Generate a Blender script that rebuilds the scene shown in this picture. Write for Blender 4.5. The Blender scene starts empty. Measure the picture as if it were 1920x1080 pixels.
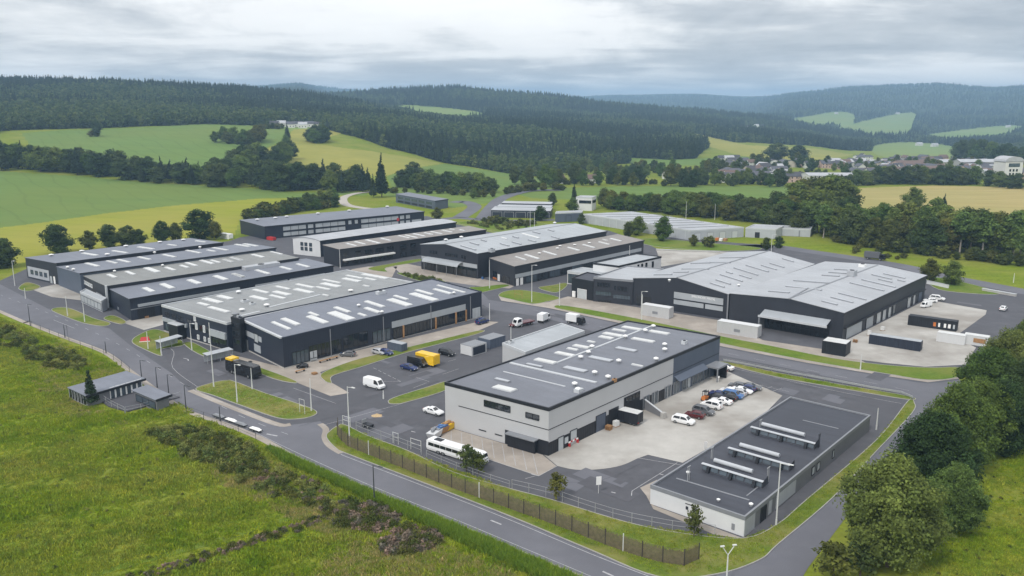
import bpy, bmesh, math, random
import numpy as np
from mathutils import Vector, Matrix
random.seed(7); rng = np.random.default_rng(7)
S = bpy.context.scene; COL = S.collection; R = math.radians
# ---------------------------------------------------------------- camera, sky, sun, exposure
F, HOR, CH = 1600.0, 190.0, 65.0            # focal length (px of a 1920 wide picture), horizon row, camera height
PIT = math.atan((540-HOR)/F); CP, SP = math.cos(PIT), math.sin(PIT)
cd = bpy.data.cameras.new('camera'); cam = bpy.data.objects.new('camera', cd); COL.objects.link(cam)
cam.location = (0, 0, CH); cam.rotation_euler = (math.pi/2-PIT, 0, 0)
cd.sensor_width = 36; cd.lens = 36*F/1920; cd.clip_start = 1; cd.clip_end = 40000
S.camera = cam
S.view_settings.view_transform = 'Standard'; S.view_settings.look = 'None'
S.view_settings.exposure = 0.66; S.view_settings.gamma = 1; S.view_settings.use_curve_mapping = False
SUN_EL, SUN_AZ = R(48), R(215)               # azimuth clockwise from +Y: behind the camera, to the left
sd = bpy.data.lights.new('sun', 'SUN'); sd.energy = 1.5; sd.angle = R(10); sd.color = (1, .955, .89)
sun = bpy.data.objects.new('sun', sd); COL.objects.link(sun)
sdir = Vector((math.sin(SUN_AZ)*math.cos(SUN_EL), math.cos(SUN_AZ)*math.cos(SUN_EL), math.sin(SUN_EL)))
sun.rotation_euler = sdir.to_track_quat('Z', 'Y').to_euler()
W = bpy.data.worlds.new('World'); S.world = W; W.use_nodes = True

class NT:
    """tiny node helper"""
    def __init__(s, nt): s.nt = nt
    def n(s, t, **kw):
        x = s.nt.nodes.new(t)
        for k, v in kw.items():
            if k[0] == 'i' and k[1:].isdigit(): s.put(x.inputs[int(k[1:])], v)
            elif k.startswith('in_'): s.put(x.inputs[k[3:].replace('_', ' ')], v)
            else: setattr(x, k, v)
        return x
    def put(s, sock, v):
        if isinstance(v, bpy.types.NodeSocket): s.nt.links.new(v, sock)
        elif isinstance(v, bpy.types.Node): s.nt.links.new(v.outputs[0], sock)
        else:
            if hasattr(sock.default_value, '__len__') and not isinstance(v, str) and len(sock.default_value) == 4 and len(v) == 3: v = (*v, 1)
            sock.default_value = v
    def math(s, op, a, b=None, c=None):
        x = s.n('ShaderNodeMath', operation=op); s.put(x.inputs[0], a)
        if b is not None: s.put(x.inputs[1], b)
        if c is not None: s.put(x.inputs[2], c)
        return x.outputs[0]
    def mix(s, f, a, b, bt='MIX'):
        x = s.n('ShaderNodeMix', data_type='RGBA', blend_type=bt)
        s.put(x.inputs[0], f); s.put(x.inputs[6], a); s.put(x.inputs[7], b); return x.outputs[2]
    def ramp(s, f, stops):
        x = s.n('ShaderNodeValToRGB'); s.put(x.inputs[0], f); e = x.color_ramp.elements
        while len(e) < len(stops): e.new(.5)
        for q, (p, c) in zip(e, stops):
            q.position = p; q.color = (*c, 1) if hasattr(c, '__len__') else (c, c, c, 1)
        return x.outputs[0]
    def noise(s, vec, scale, detail=4, rough=.55, dist=0):
        x = s.n('ShaderNodeTexNoise', in_Scale=scale, in_Detail=detail, in_Roughness=rough, in_Distortion=dist)
        if vec is not None: s.put(x.inputs['Vector'], vec)
        return x.outputs[0]
    def mapping(s, vec, scale=(1, 1, 1), rot=(0, 0, 0), loc=(0, 0, 0)):
        x = s.n('ShaderNodeMapping'); s.put(x.inputs[0], vec); x.inputs[1].default_value = loc
        x.inputs[2].default_value = rot; x.inputs[3].default_value = scale; return x.outputs[0]

# overcast sky: a broken stratus deck in front of the Nishita sky
t = NT(W.node_tree); bg = W.node_tree.nodes['Background']
sky = t.n('ShaderNodeTexSky', sky_type='NISHITA', sun_disc=False, sun_elevation=SUN_EL, sun_rotation=SUN_AZ)
geo = t.n('ShaderNodeTexCoord').outputs['Generated']
sp = t.n('ShaderNodeSeparateXYZ', i0=geo)
zz = t.math('ADD', t.math('MAXIMUM', sp.outputs[2], 0.0), 0.085)
cv = t.n('ShaderNodeCombineXYZ', i0=t.math('DIVIDE', sp.outputs[0], zz), i1=t.math('DIVIDE', sp.outputs[1], zz), i2=0.0).outputs[0]
n1 = t.noise(t.mapping(cv, (.24, .30, 1), (0, 0, .30), (5.4, 2.2, 0)), 1.0, 6, .52, .5)
n2 = t.noise(t.mapping(cv, (.75, .95, 1), (0, 0, .2), (7, 2, 0)), 1.0, 7, .6, .5)
n3 = t.noise(t.mapping(geo, (4.5, 4.5, 13), (0, 0, 0), (1.3, 4.2, 0)), 1.0, 6, .6, .3)
nn = t.math('ADD', t.math('ADD', t.math('MULTIPLY', n1, .44), t.math('MULTIPLY', n2, .24)), t.math('MULTIPLY', n3, .32))
cl = t.ramp(nn, [(.40, (3.2, 3.4, 3.7)), (.46, (4.4, 4.55, 4.75)), (.495, (5.9, 5.95, 6.0)), (.53, (7.3, 7.25, 7.2)), (.60, (7.8, 7.75, 7.65))])
lum = t.math('ADD', t.math('MULTIPLY', t.math('MAXIMUM', sp.outputs[2], 0.0), .55), .93)      # an overcast sky is brighter overhead
cl = t.n('ShaderNodeVectorMath', operation='SCALE', i0=cl); t.put(cl.inputs[3], lum)
t.put(bg.inputs[0], t.mix(.93, sky.outputs[0], cl.outputs[0])); bg.inputs[1].default_value = .1

# ---------------------------------------------------------------- picture <-> place
def ray(px, py):
    x, y = (px-960)/F, (540-py)/F
    return np.array([x, CP+y*SP, -SP+y*CP])
def G(px, py, z=0.0):
    """the point of the level z that shows at pixel px,py"""
    d = ray(px, py); k = (z-CH)/d[2]
    return np.array([d[0]*k, d[1]*k, z])
def proj(P):
    q = np.asarray(P, float)-np.array([0, 0, CH]); dep = q[..., 1]*CP-q[..., 2]*SP
    dep = np.where(dep < 1, 1e9, dep)
    return 960+F*q[..., 0]/dep, 540-F*(q[..., 1]*SP+q[..., 2]*CP)/dep, dep

# ---------------------------------------------------------------- materials
MATS = {}
def pm(name, col, rough=.7, col2=None, scale=.6, var=.12, bump=0.0, bscale=30, metal=0.0, rib=0.0, ribw=.3, world=False,
       rnd=0.0, stretch=None, big=None, spec=.4, attr=None, trans=0.0, detail=5, fine=None, lines=None):
    if name in MATS: return MATS[name]
    m = bpy.data.materials.new(name); m.use_nodes = True; MATS[name] = m
    t = NT(m.node_tree); b = m.node_tree.nodes['Principled BSDF']
    vec = t.n('ShaderNodeNewGeometry').outputs['Position'] if world else t.n('ShaderNodeTexCoord').outputs['Object']
    v = t.mapping(vec, stretch) if stretch else vec
    c2 = col2 or tuple(min(1, c*(1+var)) for c in col); c1 = col if col2 else tuple(c*(1-var) for c in col)
    f = t.ramp(t.noise(v, scale, detail, .62), [(.3, 0.0), (.7, 1.0)])
    c = t.mix(f, c1, c2)
    if fine: c = t.mix(t.ramp(t.noise(vec, fine[0], 5, .7), [(.35, 0.0), (.68, 1.0)]), t.mix(1.0, c, (fine[1],)*3, 'MULTIPLY'), c)
    if lines:
        q = t.n('ShaderNodeSeparateXYZ', i0=vec); ws = t.math('ADD', t.math('MULTIPLY', q.outputs[0], lines[1]), t.math('MULTIPLY', q.outputs[1], lines[2]))
        ws = t.math('ADD', ws, t.math('MULTIPLY', t.noise(vec, .01, 2), lines[0]*2)); k = t.ramp(t.math('DIVIDE', t.math('PINGPONG', ws, lines[0]/2), lines[0]/2), [(.05, lines[3]), (.14, 1.0)])
        c = t.mix(1.0, c, k, 'MULTIPLY')
    if big:
        bc, bs, amt = big
        c = t.mix(t.math('MULTIPLY', t.ramp(t.noise(vec, bs, 4, .6), [(.42, 0.0), (.62, 1.0)]), amt), c, bc)
    if attr:
        a = t.n('ShaderNodeAttribute', attribute_name=attr)
        c = t.mix(1.0, c, a.outputs[0], 'MULTIPLY')
    if rnd:
        oi = t.n('ShaderNodeObjectInfo')
        k = t.math('ADD', t.math('MULTIPLY', oi.outputs['Random'], 2*rnd), 1-rnd)
        kk = t.n('ShaderNodeCombineXYZ', i0=t.math('MULTIPLY', k, t.math('ADD', t.math('MULTIPLY', oi.outputs['Random'], .35), .85)), i1=k, i2=k)
        c = t.mix(1.0, c, kk.outputs[0], 'MULTIPLY')
    t.put(b.inputs['Base Color'], c); b.inputs['Roughness'].default_value = rough
    b.inputs['Metallic'].default_value = metal; b.inputs['Specular IOR Level'].default_value = spec
    h = None
    if bump: h = t.math('MULTIPLY', t.noise(v, bscale, 4, .6), bump)
    if rib:
        q = t.n('ShaderNodeSeparateXYZ', i0=vec)
        s = t.math('ADD', q.outputs[0], q.outputs[1])
        w = t.math('MULTIPLY', t.math('PINGPONG', s, ribw/2), rib*2/ribw)
        h = t.math('ADD', h, w) if h else w
    if h:
        bn = t.n('ShaderNodeBump', in_Height=h, in_Distance=1.0, in_Strength=.9); t.put(b.inputs['Normal'], bn.outputs[0])
    if trans:
        tr = t.n('ShaderNodeBsdfTranslucent'); t.put(tr.inputs[0], c); ms = t.n('ShaderNodeMixShader', i0=trans)
        t.put(ms.inputs[1], b.outputs[0]); t.put(ms.inputs[2], tr.outputs[0])
        t.put(m.node_tree.nodes['Material Output'].inputs[0], ms.outputs[0])
    return m

GR = lambda n, a, b_, brown, amt, **k: pm(n, a, .9, b_, world=True, spec=.1, big=(brown, *amt), **{**dict(detail=7), **k})
M_MEADOW = GR('meadow grass', (.14, .205, .012), (.235, .295, .024), (.26, .24, .06), (.035, .4), scale=.16, stretch=(.5, 1.6, 1), bump=.25, bscale=1.4, fine=(.9, .62))
M_VERGE = GR('verge grass', (.105, .165, .022), (.17, .225, .036), (.24, .215, .075), (.09, .75), scale=.5, bump=.12, bscale=3, fine=(1.3, .66))
M_LAWN = GR('lawn grass', (.10, .175, .020), (.15, .225, .028), (.19, .20, .05), (.06, .6), scale=.4, bump=.1, bscale=3, fine=(1.2, .72))
M_FIELDA = GR('green crop field', (.105, .175, .040), (.140, .215, .052), (.15, .19, .042), (.006, .5), scale=.06, stretch=(.4, 1.4, 1), lines=(16, .8, .6, .84))
M_FIELDB = GR('yellow green field', (.20, .235, .018), (.26, .275, .028), (.30, .27, .06), (.008, .6), scale=.05, stretch=(.4, 1.2, 1), lines=(14, .3, .95, .86))
M_FIELDC = GR('ripe yellow field', (.235, .235, .048), (.30, .28, .062), (.18, .215, .045), (.004, .6), scale=.04)
M_FIELDD = GR('tan cereal field', (.33, .27, .105), (.40, .33, .14), (.25, .25, .075), (.006, .5), scale=.04, stretch=(.3, 1.5, 1), lines=(18, .5, .86, .85))
M_FIELDE = GR('far pasture', (.14, .22, .055), (.19, .26, .07), (.20, .24, .07), (.002, .6), scale=.02)
M_FLOOR = GR('forest floor', (.020, .036, .016), (.038, .058, .022), (.05, .07, .03), (.003, .4), scale=.05)

# ---------------------------------------------------------------- mesh builder, object tags
def tag(o, label=None, cat=None, group=None, kind=None):
    if label: o['label'] = label
    if cat: o['category'] = cat
    if group: o['group'] = group
    if kind: o['kind'] = kind
    return o
def link(name, data, parent=None):
    o = bpy.data.objects.new(name, data); COL.objects.link(o)
    if parent: o.parent = parent
    return o
def thing(name, label, cat, loc=(0, 0, 0), rz=0.0, group=None):
    o = link(name, None); o.location = loc; o.rotation_euler = (0, 0, rz); o.empty_display_size = .5
    return tag(o, label, cat, group)
class MB:
    def __init__(s): s.v, s.f, s.m = [], [], []
    def add(s, vs, fs, mi=0):
        k = len(s.v); s.v += [tuple(map(float, q)) for q in vs]
        s.f += [tuple(i+k for i in f) for f in fs]; s.m += [mi]*len(fs); return s
    def hexa(s, lo, hi, mi=0):
        """lo, hi: matching rings of points, bottom counter-clockwise"""
        n = len(lo)
        return s.add(list(lo)+list(hi), [tuple(range(n))[::-1], tuple(range(n, 2*n))]+[(i, (i+1) % n, n+(i+1) % n, n+i) for i in range(n)], mi)
    def box(s, x0, x1, y0, y1, z0, z1, mi=0):
        q = [(x0, y0), (x1, y0), (x1, y1), (x0, y1)]
        return s.hexa([(*a, z0) for a in q], [(*a, z1) for a in q], mi)
    def tube(s, p, q, r, r2=None, n=8, mi=0, caps=True):
        p, q = Vector(p), Vector(q); d = (q-p).normalized(); r2 = r if r2 is None else r2
        a = d.orthogonal().normalized(); b = d.cross(a)
        A = [p+(a*math.cos(k*2*math.pi/n)+b*math.sin(k*2*math.pi/n))*r for k in range(n)]
        B = [q+(a*math.cos(k*2*math.pi/n)+b*math.sin(k*2*math.pi/n))*r2 for k in range(n)]
        fs = [(i, (i+1) % n, n+(i+1) % n, n+i) for i in range(n)]
        if caps: fs += [tuple(range(n))[::-1], tuple(range(n, 2*n))]
        return s.add(A+B, fs, mi)
    def path(s, pts, r, n=6, mi=0):
        for a, b in zip(pts, pts[1:]): s.tube(a, b, r, n=n, mi=mi)
        return s
    def mesh(s, name, mats, smooth=False):
        me = bpy.data.meshes.new(name); me.from_pydata(s.v, [], s.f)
        for m in (mats if isinstance(mats, (list, tuple)) else [mats]): me.materials.append(m)
        me.polygons.foreach_set('material_index', s.m)
        if smooth: me.shade_smooth()
        me.update(); return me
    def build(s, name, mats, parent=None, smooth=False): return link(name, s.mesh(name, mats, smooth), parent)

# ---------------------------------------------------------------- the lie of the land: a height table over azimuth and distance
def zpx(px, py, r):
    """height of a point at distance r that shows at row py, in the vertical plane met at column px"""
    phi = math.atan((px-960)/F/(CP+(540-py)/F*SP)); H = CP+(540-py)/F*SP; V = (540-py)/F*CP-SP
    return CH+r*math.cos(phi)*V/H
PROF = {   # column: list of (distance, row) or (distance, None, height)
 -700: [(560, None, 0), (770, 322), (1100, 246), (1500, 206), (2000, 164), (2800, None, 60), (4500, None, 90), (9000, None, 150), (14000, None, 100)],
 0:    [(560, None, 0), (770, 322), (1100, 246), (1500, 204), (2000, 161), (2800, None, 60), (4500, None, 90), (9000, None, 150), (14000, None, 100)],
 200:  [(560, None, 0), (740, 330), (1150, 239), (1500, 202), (2000, 161), (2800, None, 60), (4500, None, 90), (9000, None, 160), (14000, None, 100)],
 420:  [(560, None, 0), (690, 347), (1150, 236), (1500, 208), (2050, 171), (2800, None, 60), (4500, None, 80), (9000, 168), (14000, None, 100)],
 560:  [(560, None, 0), (650, 359), (1180, 238), (1550, 215), (2050, 181), (2500, None, 60), (3000, None, 70), (9000, 164), (14000, None, 100)],
 660:  [(560, None, 0), (640, 360), (1200, 243), (1550, 222), (2050, 196), (2450, 196), (3000, 181), (4700, None, 25), (9000, 168), (14000, None, 100)],
 740:  [(560, None, 0), (660, 355), (1150, 260), (1500, 228), (2000, 214), (2400, 202), (3000, 175), (4700, None, 20), (9000, 176), (14000, None, 100)],
 850:  [(560, None, 0), (680, 350), (1000, 300), (1350, 248), (1900, 226), (2400, 206), (3000, 169), (4700, None, 15), (9000, 185), (14000, None, 80)],
 1000: [(560, None, 0), (690, 347), (980, 318), (1350, 256), (1900, 232), (2400, 213), (3000, 180), (4700, None, 5), (9000, 186), (14000, None, 80)],
 1150: [(560, None, 0), (700, 347), (950, 322), (1350, 276), (1900, 242), (2400, 226), (3000, 198), (4700, None, -15), (9000, 178), (14000, None, 60)],
 1300: [(560, None, 0), (720, 347), (1000, 312), (1400, 277), (1900, 250), (2500, 226), (3200, 212), (4700, None, -25), (9000, 176), (14000, None, 60)],
 1400: [(560, None, 0), (740, 347), (1030, 308), (1450, 280), (1950, 255), (2550, 234), (3400, 220), (4700, None, -25), (9000, 181), (14000, None, 60)],
 1500: [(560, None, 0), (770, 346), (1080, 306), (1550, 284), (2050, 262), (2700, 243), (3700, 222), (7200, 176), (14000, None, 60)],
 1600: [(560, None, 0), (790, 346), (1150, 309), (1650, 290), (2150, 272), (2900, 252), (4000, 222), (7000, 166), (14000, None, 60)],
 1750: [(560, None, 0), (800, 347), (1200, 309), (1700, 293), (2250, 276), (3100, 254), (4300, 221), (6800, 159), (14000, None, 60)],
 1860: [(560, None, 0), (800, 350), (1200, 311), (1700, 293), (2300, 274), (3200, 250), (4300, 220), (6800, 168), (14000, None, 60)],
 1960: [(560, None, 0), (800, 351), (1200, 312), (1700, 293), (2300, 274), (3200, 250), (4300, 220), (6800, 162), (14000, None, 60)],
 2600: [(560, None, 0), (800, 351), (1200, 312), (1700, 293), (2300, 274), (3200, 250), (4300, 220), (6800, 168), (14000, None, 60)]}
_cols = sorted(PROF); _phi = np.array([math.atan((c-960)/F/(CP+(540-190)/F*SP)) for c in _cols])
_RR = np.exp(np.linspace(math.log(540), math.log(14000), 420)); _TAB = []
for c in _cols:
    rs, zs = [540.0], [0.0]
    for e in PROF[c]: rs.append(e[0]); zs.append(e[2] if e[1] is None else zpx(c, e[1], e[0]))
    lr = np.log(rs); zs = np.array(zs)
    sl = np.diff(zs)/np.diff(lr); mt = np.zeros(len(zs))
    mt[1:-1] = np.where(sl[:-1]*sl[1:] > 0, 2*sl[:-1]*sl[1:]/(sl[:-1]+sl[1:]+1e-9), 0)
    mt[1] = 0
    x = np.log(_RR); i = np.clip(np.searchsorted(lr, x)-1, 0, len(lr)-2); h = lr[i+1]-lr[i]; u = (x-lr[i])/h
    _TAB.append((2*u**3-3*u**2+1)*zs[i]+(u**3-2*u**2+u)*h*mt[i]+(-2*u**3+3*u**2)*zs[i+1]+(u**3-u**2)*h*mt[i+1])
_TAB = np.array(_TAB)
def Z(x, y):
    x, y = np.broadcast_arrays(np.asarray(x, float), np.asarray(y, float))
    r = np.hypot(x, y); phi = np.clip(np.arctan2(x, np.maximum(y, 1e-6)), _phi[0], _phi[-1])
    i = np.clip(np.searchsorted(_phi, phi)-1, 0, len(_phi)-2); u = (phi-_phi[i])/(_phi[i+1]-_phi[i]); u = u*u*(3-2*u)*.6+u*.4
    k = np.clip((np.log(np.maximum(r, 1))-math.log(540))/(math.log(14000)-math.log(540))*419, 0, 418.999); j = k.astype(int); w = k-j
    a = _TAB[i, j]*(1-w)+_TAB[i, j+1]*w; b = _TAB[i+1, j]*(1-w)+_TAB[i+1, j+1]*w
    z = a*(1-u)+b*u
    und = (np.sin(x*.013+y*.004)*np.sin(y*.009-x*.003)*.6+np.sin(x*.0041+1)*np.sin(y*.0037)*2.2)*np.clip((r-620)/900, 0, 1.6)
    z = z+und
    back = np.clip((-y+200)/600, 0, 1); return z*(1-back)*(r > 540)
def march(px, py):
    d = ray(px, py); h = math.hypot(d[0], d[1]); rr = np.exp(np.linspace(math.log(60), math.log(13500), 6000))
    x, y, z = d[0]/h*rr, d[1]/h*rr, CH+d[2]/h*rr
    g = Z(x, y); k = np.argmax(z < g) if (z < g).any() else len(rr)-1
    return np.array([x[k], y[k], g[k]])
def inpoly(X, Y, poly):
    P = np.asarray(poly, float); c = np.zeros(np.shape(X), bool); j = len(P)-1
    for i in range(len(P)):
        xi, yi, xj, yj = *P[i][:2], *P[j][:2]
        if yi != yj: c ^= ((yi > Y) != (yj > Y)) & (X < (xj-xi)*(Y-yi)/(yj-yi)+xi)
        j = i
    return c
FIELDS = [   # outline in the picture, carried onto the land; name, material
 ('field', M_FIELDB, [(-300, 470), (-300, 440), (-60, 434), (60, 420), (200, 400), (330, 385), (480, 373), (600, 370), (645, 366), (640, 380), (600, 385), (520, 398), (450, 412), (440, 440), (300, 452), (150, 480), (-60, 505)]),
 ('field', M_FIELDA, [(-300, 318), (-60, 320), (0, 321), (150, 331), (300, 344), (430, 351), (560, 361), (690, 359), (690, 366), (645, 367), (600, 371), (480, 374), (330, 386), (200, 401), (60, 421), (-60, 435), (-300, 441)]),
 ('field', M_FIELDA, [(40, 250), (100, 245), (250, 239), (380, 233), (490, 236), (545, 243), (535, 262), (490, 282), (500, 300), (440, 330), (330, 330), (150, 318), (70, 290)]),
 ('field', M_FIELDC, [(490, 284), (535, 264), (550, 243), (600, 240), (640, 250), (585, 268), (640, 277), (700, 284), (760, 294), (830, 306), (760, 318), (725, 330), (650, 330), (560, 320), (500, 305)]),
 ('field', M_FIELDA, [(725, 331), (760, 319), (835, 307), (900, 318), (960, 326), (1030, 338), (1050, 355), (940, 360), (740, 360)]),
 ('field', M_FIELDA, [(960, 362), (1040, 352), (1250, 348), (1510, 349), (1490, 374), (1300, 374), (1130, 376), (1000, 372)]),
 ('field', M_FIELDD, [(1560, 354), (1750, 348), (1930, 351), (2400, 362), (2400, 420), (1930, 420), (1560, 420)]),
 ('field', M_FIELDC, [(1258, 243), (1300, 250), (1400, 272), (1530, 279), (1600, 290), (1560, 298), (1480, 300), (1390, 292), (1330, 275)]),
 ('field', M_FIELDA, [(1160, 295), (1260, 300), (1390, 293), (1480, 301), (1490, 312), (1400, 318), (1330, 310), (1200, 312)]),
 ('field', M_FIELDE, [(1475, 224), (1530, 216), (1560, 209), (1605, 212), (1602, 236), (1540, 240), (1490, 234)]),
 ('field', M_FIELDE, [(1560, 242), (1600, 232), (1640, 222), (1700, 210), (1722, 213), (1712, 232), (1708, 258), (1645, 258), (1600, 252)]),
 ('field', M_FIELDE, [(1715, 256), (1790, 245), (1890, 234), (1925, 238), (1900, 254), (1860, 262), (1780, 268)]),
 ('field', M_FIELDE, [(1630, 272), (1700, 265), (1800, 274), (1800, 296), (1700, 300), (1640, 292)]),
 ('field', M_FIELDA, [(1880, 290), (1930, 285), (2000, 288), (2000, 302), (1890, 304)]),
 ('field', M_FIELDE, [(728, 197), (790, 198), (880, 207), (915, 213), (905, 228), (850, 228), (760, 216)]),
 ('field', M_FIELDE, [(500, 246), (500, 233), (605, 234), (605, 246)]), ('field', M_FIELDE, [(1345, 310), (1345, 299), (1390, 298), (1390, 308)]), ('field', M_FIELDE, [(1385, 247), (1385, 236), (1440, 235), (1440, 245)]),
 ('field', M_FIELDA, [(690, 352), (760, 352), (900, 358), (960, 362), (920, 380), (850, 390), (720, 366)]),
]
_fw = []
for n, m, poly in FIELDS:
    w = []
    for _ in range(2 if m is M_FIELDE else 0):                       # soften the corners of the far pastures
        poly = [q for (a, b), (c, d) in zip(poly, poly[1:]+poly[:1]) for q in ((a*.75+c*.25, b*.75+d*.25), (a*.25+c*.75, b*.25+d*.75))]
    for (a, b), (c, d) in zip(poly, poly[1:]+poly[:1]):
        k = max(2, int(math.hypot(c-a, d-b)/22))
        for q in range(k): w.append(march(a+(c-a)*q/k, b+(d-b)*q/k)[:2])
    _fw.append(w)
def field_of(X, Y):
    out = np.full(np.shape(X), -1)
    for i, w in enumerate(_fw):
        P = np.array(w); bb = (X >= P[:, 0].min()) & (X <= P[:, 0].max()) & (Y >= P[:, 1].min()) & (Y <= P[:, 1].max())
        k = np.zeros(np.shape(X), bool); k[bb] = inpoly(X[bb], Y[bb], w); out[k & (out < 0)] = i
    return out
FOREST_R = ([-900, 0, 40, 330, 640, 740, 850, 1000, 1150, 1290, 1330, 1400, 1500, 1650, 1920, 2600],
            [1000, 1020, 1100, 1150, 1130, 1000, 930, 850, 1060, 1120, 1650, 1700, 1800, 1900, 1900, 1900])
def forest_limit(X, Y):
    c = 960+np.arctan2(X, Y)*0+F*(X/np.maximum(Y, 1))*CP
    return np.interp(c, *FOREST_R)
def terrain():
    ph = np.concatenate([np.linspace(-180, -37, 28)[:-1], np.linspace(-37, 37, 620), np.linspace(37, 180, 28)[1:-1]])*math.pi/180
    rr = np.concatenate([[1.0, 60, 150, 250], np.exp(np.linspace(math.log(340), math.log(1400), 300)), np.exp(np.linspace(math.log(1412), math.log(14000), 200))])
    nA, nR = len(ph), len(rr)
    X = np.sin(ph)[None]*rr[:, None]; Y = np.cos(ph)[None]*rr[:, None]; Zv = Z(X, Y)
    idx = np.arange(nR*nA).reshape(nR, nA); nx = np.roll(idx, -1, 1)
    q = np.stack([idx[:-1], nx[:-1], nx[1:], idx[1:]], -1).reshape(-1, 4)[:, ::-1]
    V = np.stack([X, Y, Zv], -1).reshape(-1, 3); c = V[q].mean(1)
    fo = field_of(c[:, 0], c[:, 1]); r = np.hypot(c[:, 0], c[:, 1])
    fid = np.where(fo >= 0, fo, np.where((r > forest_limit(c[:, 0], c[:, 1])) & (c[:, 1] > 0), -2, -1))
    for i in [-1, -2]+list(range(len(FIELDS))):
        qq = q[fid == i]
        if not len(qq): continue
        u, inv = np.unique(qq, return_inverse=True)
        nm, mt = ('ground', M_MEADOW) if i == -1 else ('hills', M_FLOOR) if i == -2 else FIELDS[i][:2]
        me = bpy.data.meshes.new(nm); me.from_pydata(V[u].tolist(), [], inv.reshape(-1, 4).tolist()); me.materials.append(mt); me.shade_smooth()
        tag(link(nm, me), kind='structure')
terrain()
# ---------------------------------------------------------------- ground sheets
M_ASPH = pm('asphalt', (.094, .096, .110), .88, (.122, .123, .138), scale=.35, world=True, bump=.012, bscale=14, spec=.25, big=((.086, .087, .098), .045, .85), fine=(.22, .80))
M_ASPHD = pm('dark asphalt', (.088, .089, .102), .88, (.112, .112, .126), scale=.4, world=True, spec=.25, big=((.075, .075, .085), .06, .6))
M_ROAD = pm('road asphalt', (.138, .141, .163), .85, (.162, .164, .185), scale=.12, world=True, stretch=(.6, .6, 1), spec=.25, big=((.118, .120, .137), .05, .8), fine=(.3, .9))
M_PAVE = pm('concrete paving', (.42, .405, .38), .85, (.50, .485, .455), scale=.15, world=True, spec=.2, big=((.27, .25, .225), .05, .9), fine=(.35, .9))
M_PAVEB = pm('beige paving', (.36, .32, .28), .85, (.43, .385, .34), scale=.2, world=True, spec=.2, big=((.27, .24, .21), .07, .8), fine=(.4, .88))
M_KERB = pm('kerb concrete', (.33, .32, .30), .85, var=.12, scale=.6, world=True)
M_LINE = pm('road paint', (.50, .50, .51), .7, (.28, .28, .30), scale=1.6, world=True)
M_GRAVEL = pm('gravel', (.40, .37, .33), .9, var=.15, scale=.8, world=True)

def smooth_poly(p, closed=True, k=5):
    p = [np.array(q, float) for q in p]; n = len(p); out = []
    for i in range(n if closed else n-1):
        a, b, c, d = (p[(i-1) % n], p[i], p[(i+1) % n], p[(i+2) % n]) if closed else (p[max(i-1, 0)], p[i], p[i+1], p[min(i+2, n-1)])
        for j in range(k):
            u = j/k; out.append(.5*((2*b)+(c-a)*u+(2*a-5*b+4*c-d)*u*u+(3*b-a-3*c+d)*u**3))
    if not closed: out.append(p[-1])
    return out
def wpoly(px, sm=False):
    w = [G(*q)[:2] for q in px]
    return smooth_poly(w) if sm else w
def flat(name, w, z, mat, thick=0.0, kind='structure', parent=None):
    b = MB(); n = len(w)
    ar = sum(w[i][0]*w[(i+1) % n][1]-w[(i+1) % n][0]*w[i][1] for i in range(n))
    if ar < 0: w = w[::-1]
    if thick: b.hexa([(q[0], q[1], z-thick) for q in w], [(q[0], q[1], z) for q in w])
    else: b.add([(q[0], q[1], z) for q in w], [tuple(range(n))])
    return tag(b.build(name, mat, parent), kind=kind)
def ribbon(name, w, width, z, mat, side=0.0, thick=0.0, closed=False):
    """a strip of given width along the world polyline w; side shifts it to the left (+) or right (-)"""
    P = [np.array(q[:2], float) for q in w]; n = len(P); L, Rr = [], []
    for i in range(n):
        a, b = (P[i-1], P[(i+1) % n]) if closed else (P[max(i-1, 0)], P[min(i+1, n-1)])
        d = (b-a)/(np.linalg.norm(b-a)+1e-9); nr = np.array([-d[1], d[0]])
        L.append(P[i]+nr*(side+width/2)); Rr.append(P[i]+nr*(side-width/2))
    m = MB(); k = n if closed else n-1
    V = [(*q, z) for q in L]+[(*q, z) for q in Rr]
    m.add(V, [(i, n+i, n+(i+1) % n, (i+1) % n) for i in range(k)])
    if thick:
        m.add([(*q, z) for q in L]+[(*q, z-thick) for q in L], [(i, (i+1) % n, n+(i+1) % n, n+i) for i in range(k)])
        m.add([(*q, z) for q in Rr]+[(*q, z-thick) for q in Rr], [(i, n+i, n+(i+1) % n, (i+1) % n) for i in range(k)])
    return tag(m.build(name, mat), kind='structure')
PERIM = [(-300, 450), (0, 582), (55, 605), (125, 632), (200, 660), (245, 693), (290, 726), (350, 767), (415, 790), (492, 820), (565, 860), (700, 920), (850, 980), (960, 1027), (1090, 1080), (1250, 1140)]
ESTATE = [(-300, 425), (0, 526), (48, 505), (60, 500), (430, 452), (450, 445), (620, 420), (800, 405), (855, 420), (930, 438), (1035, 425), (1140, 432), (1200, 452), (1240, 470), (1380, 470),
          (1450, 463), (1560, 479), (1740, 512), (1920, 545), (2300, 610), (2300, 660), (1935, 640), (1850, 680), (1800, 710), (1760, 752), (1713, 815), (1605, 945), (1515, 1065), (1470, 1140)]+PERIM[::-1]
flat('yard', wpoly(ESTATE), .02, M_ASPH)
ROAD = PERIM[:-1]+[(1200, 1120), (1300, 1110), (1235, 1085), (1110, 1035), (960, 972), (800, 910), (655, 855), (630, 843), (612, 828), (608, 815), (612, 800), (600, 790), (545, 797), (520, 800), (440, 770), (357, 735), (322, 700), (270, 665), (245, 648), (205, 616), (160, 606), (98, 583), (45, 556), (0, 533), (-300, 428)]
flat('road', wpoly(ROAD), .035, M_ROAD)
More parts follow.
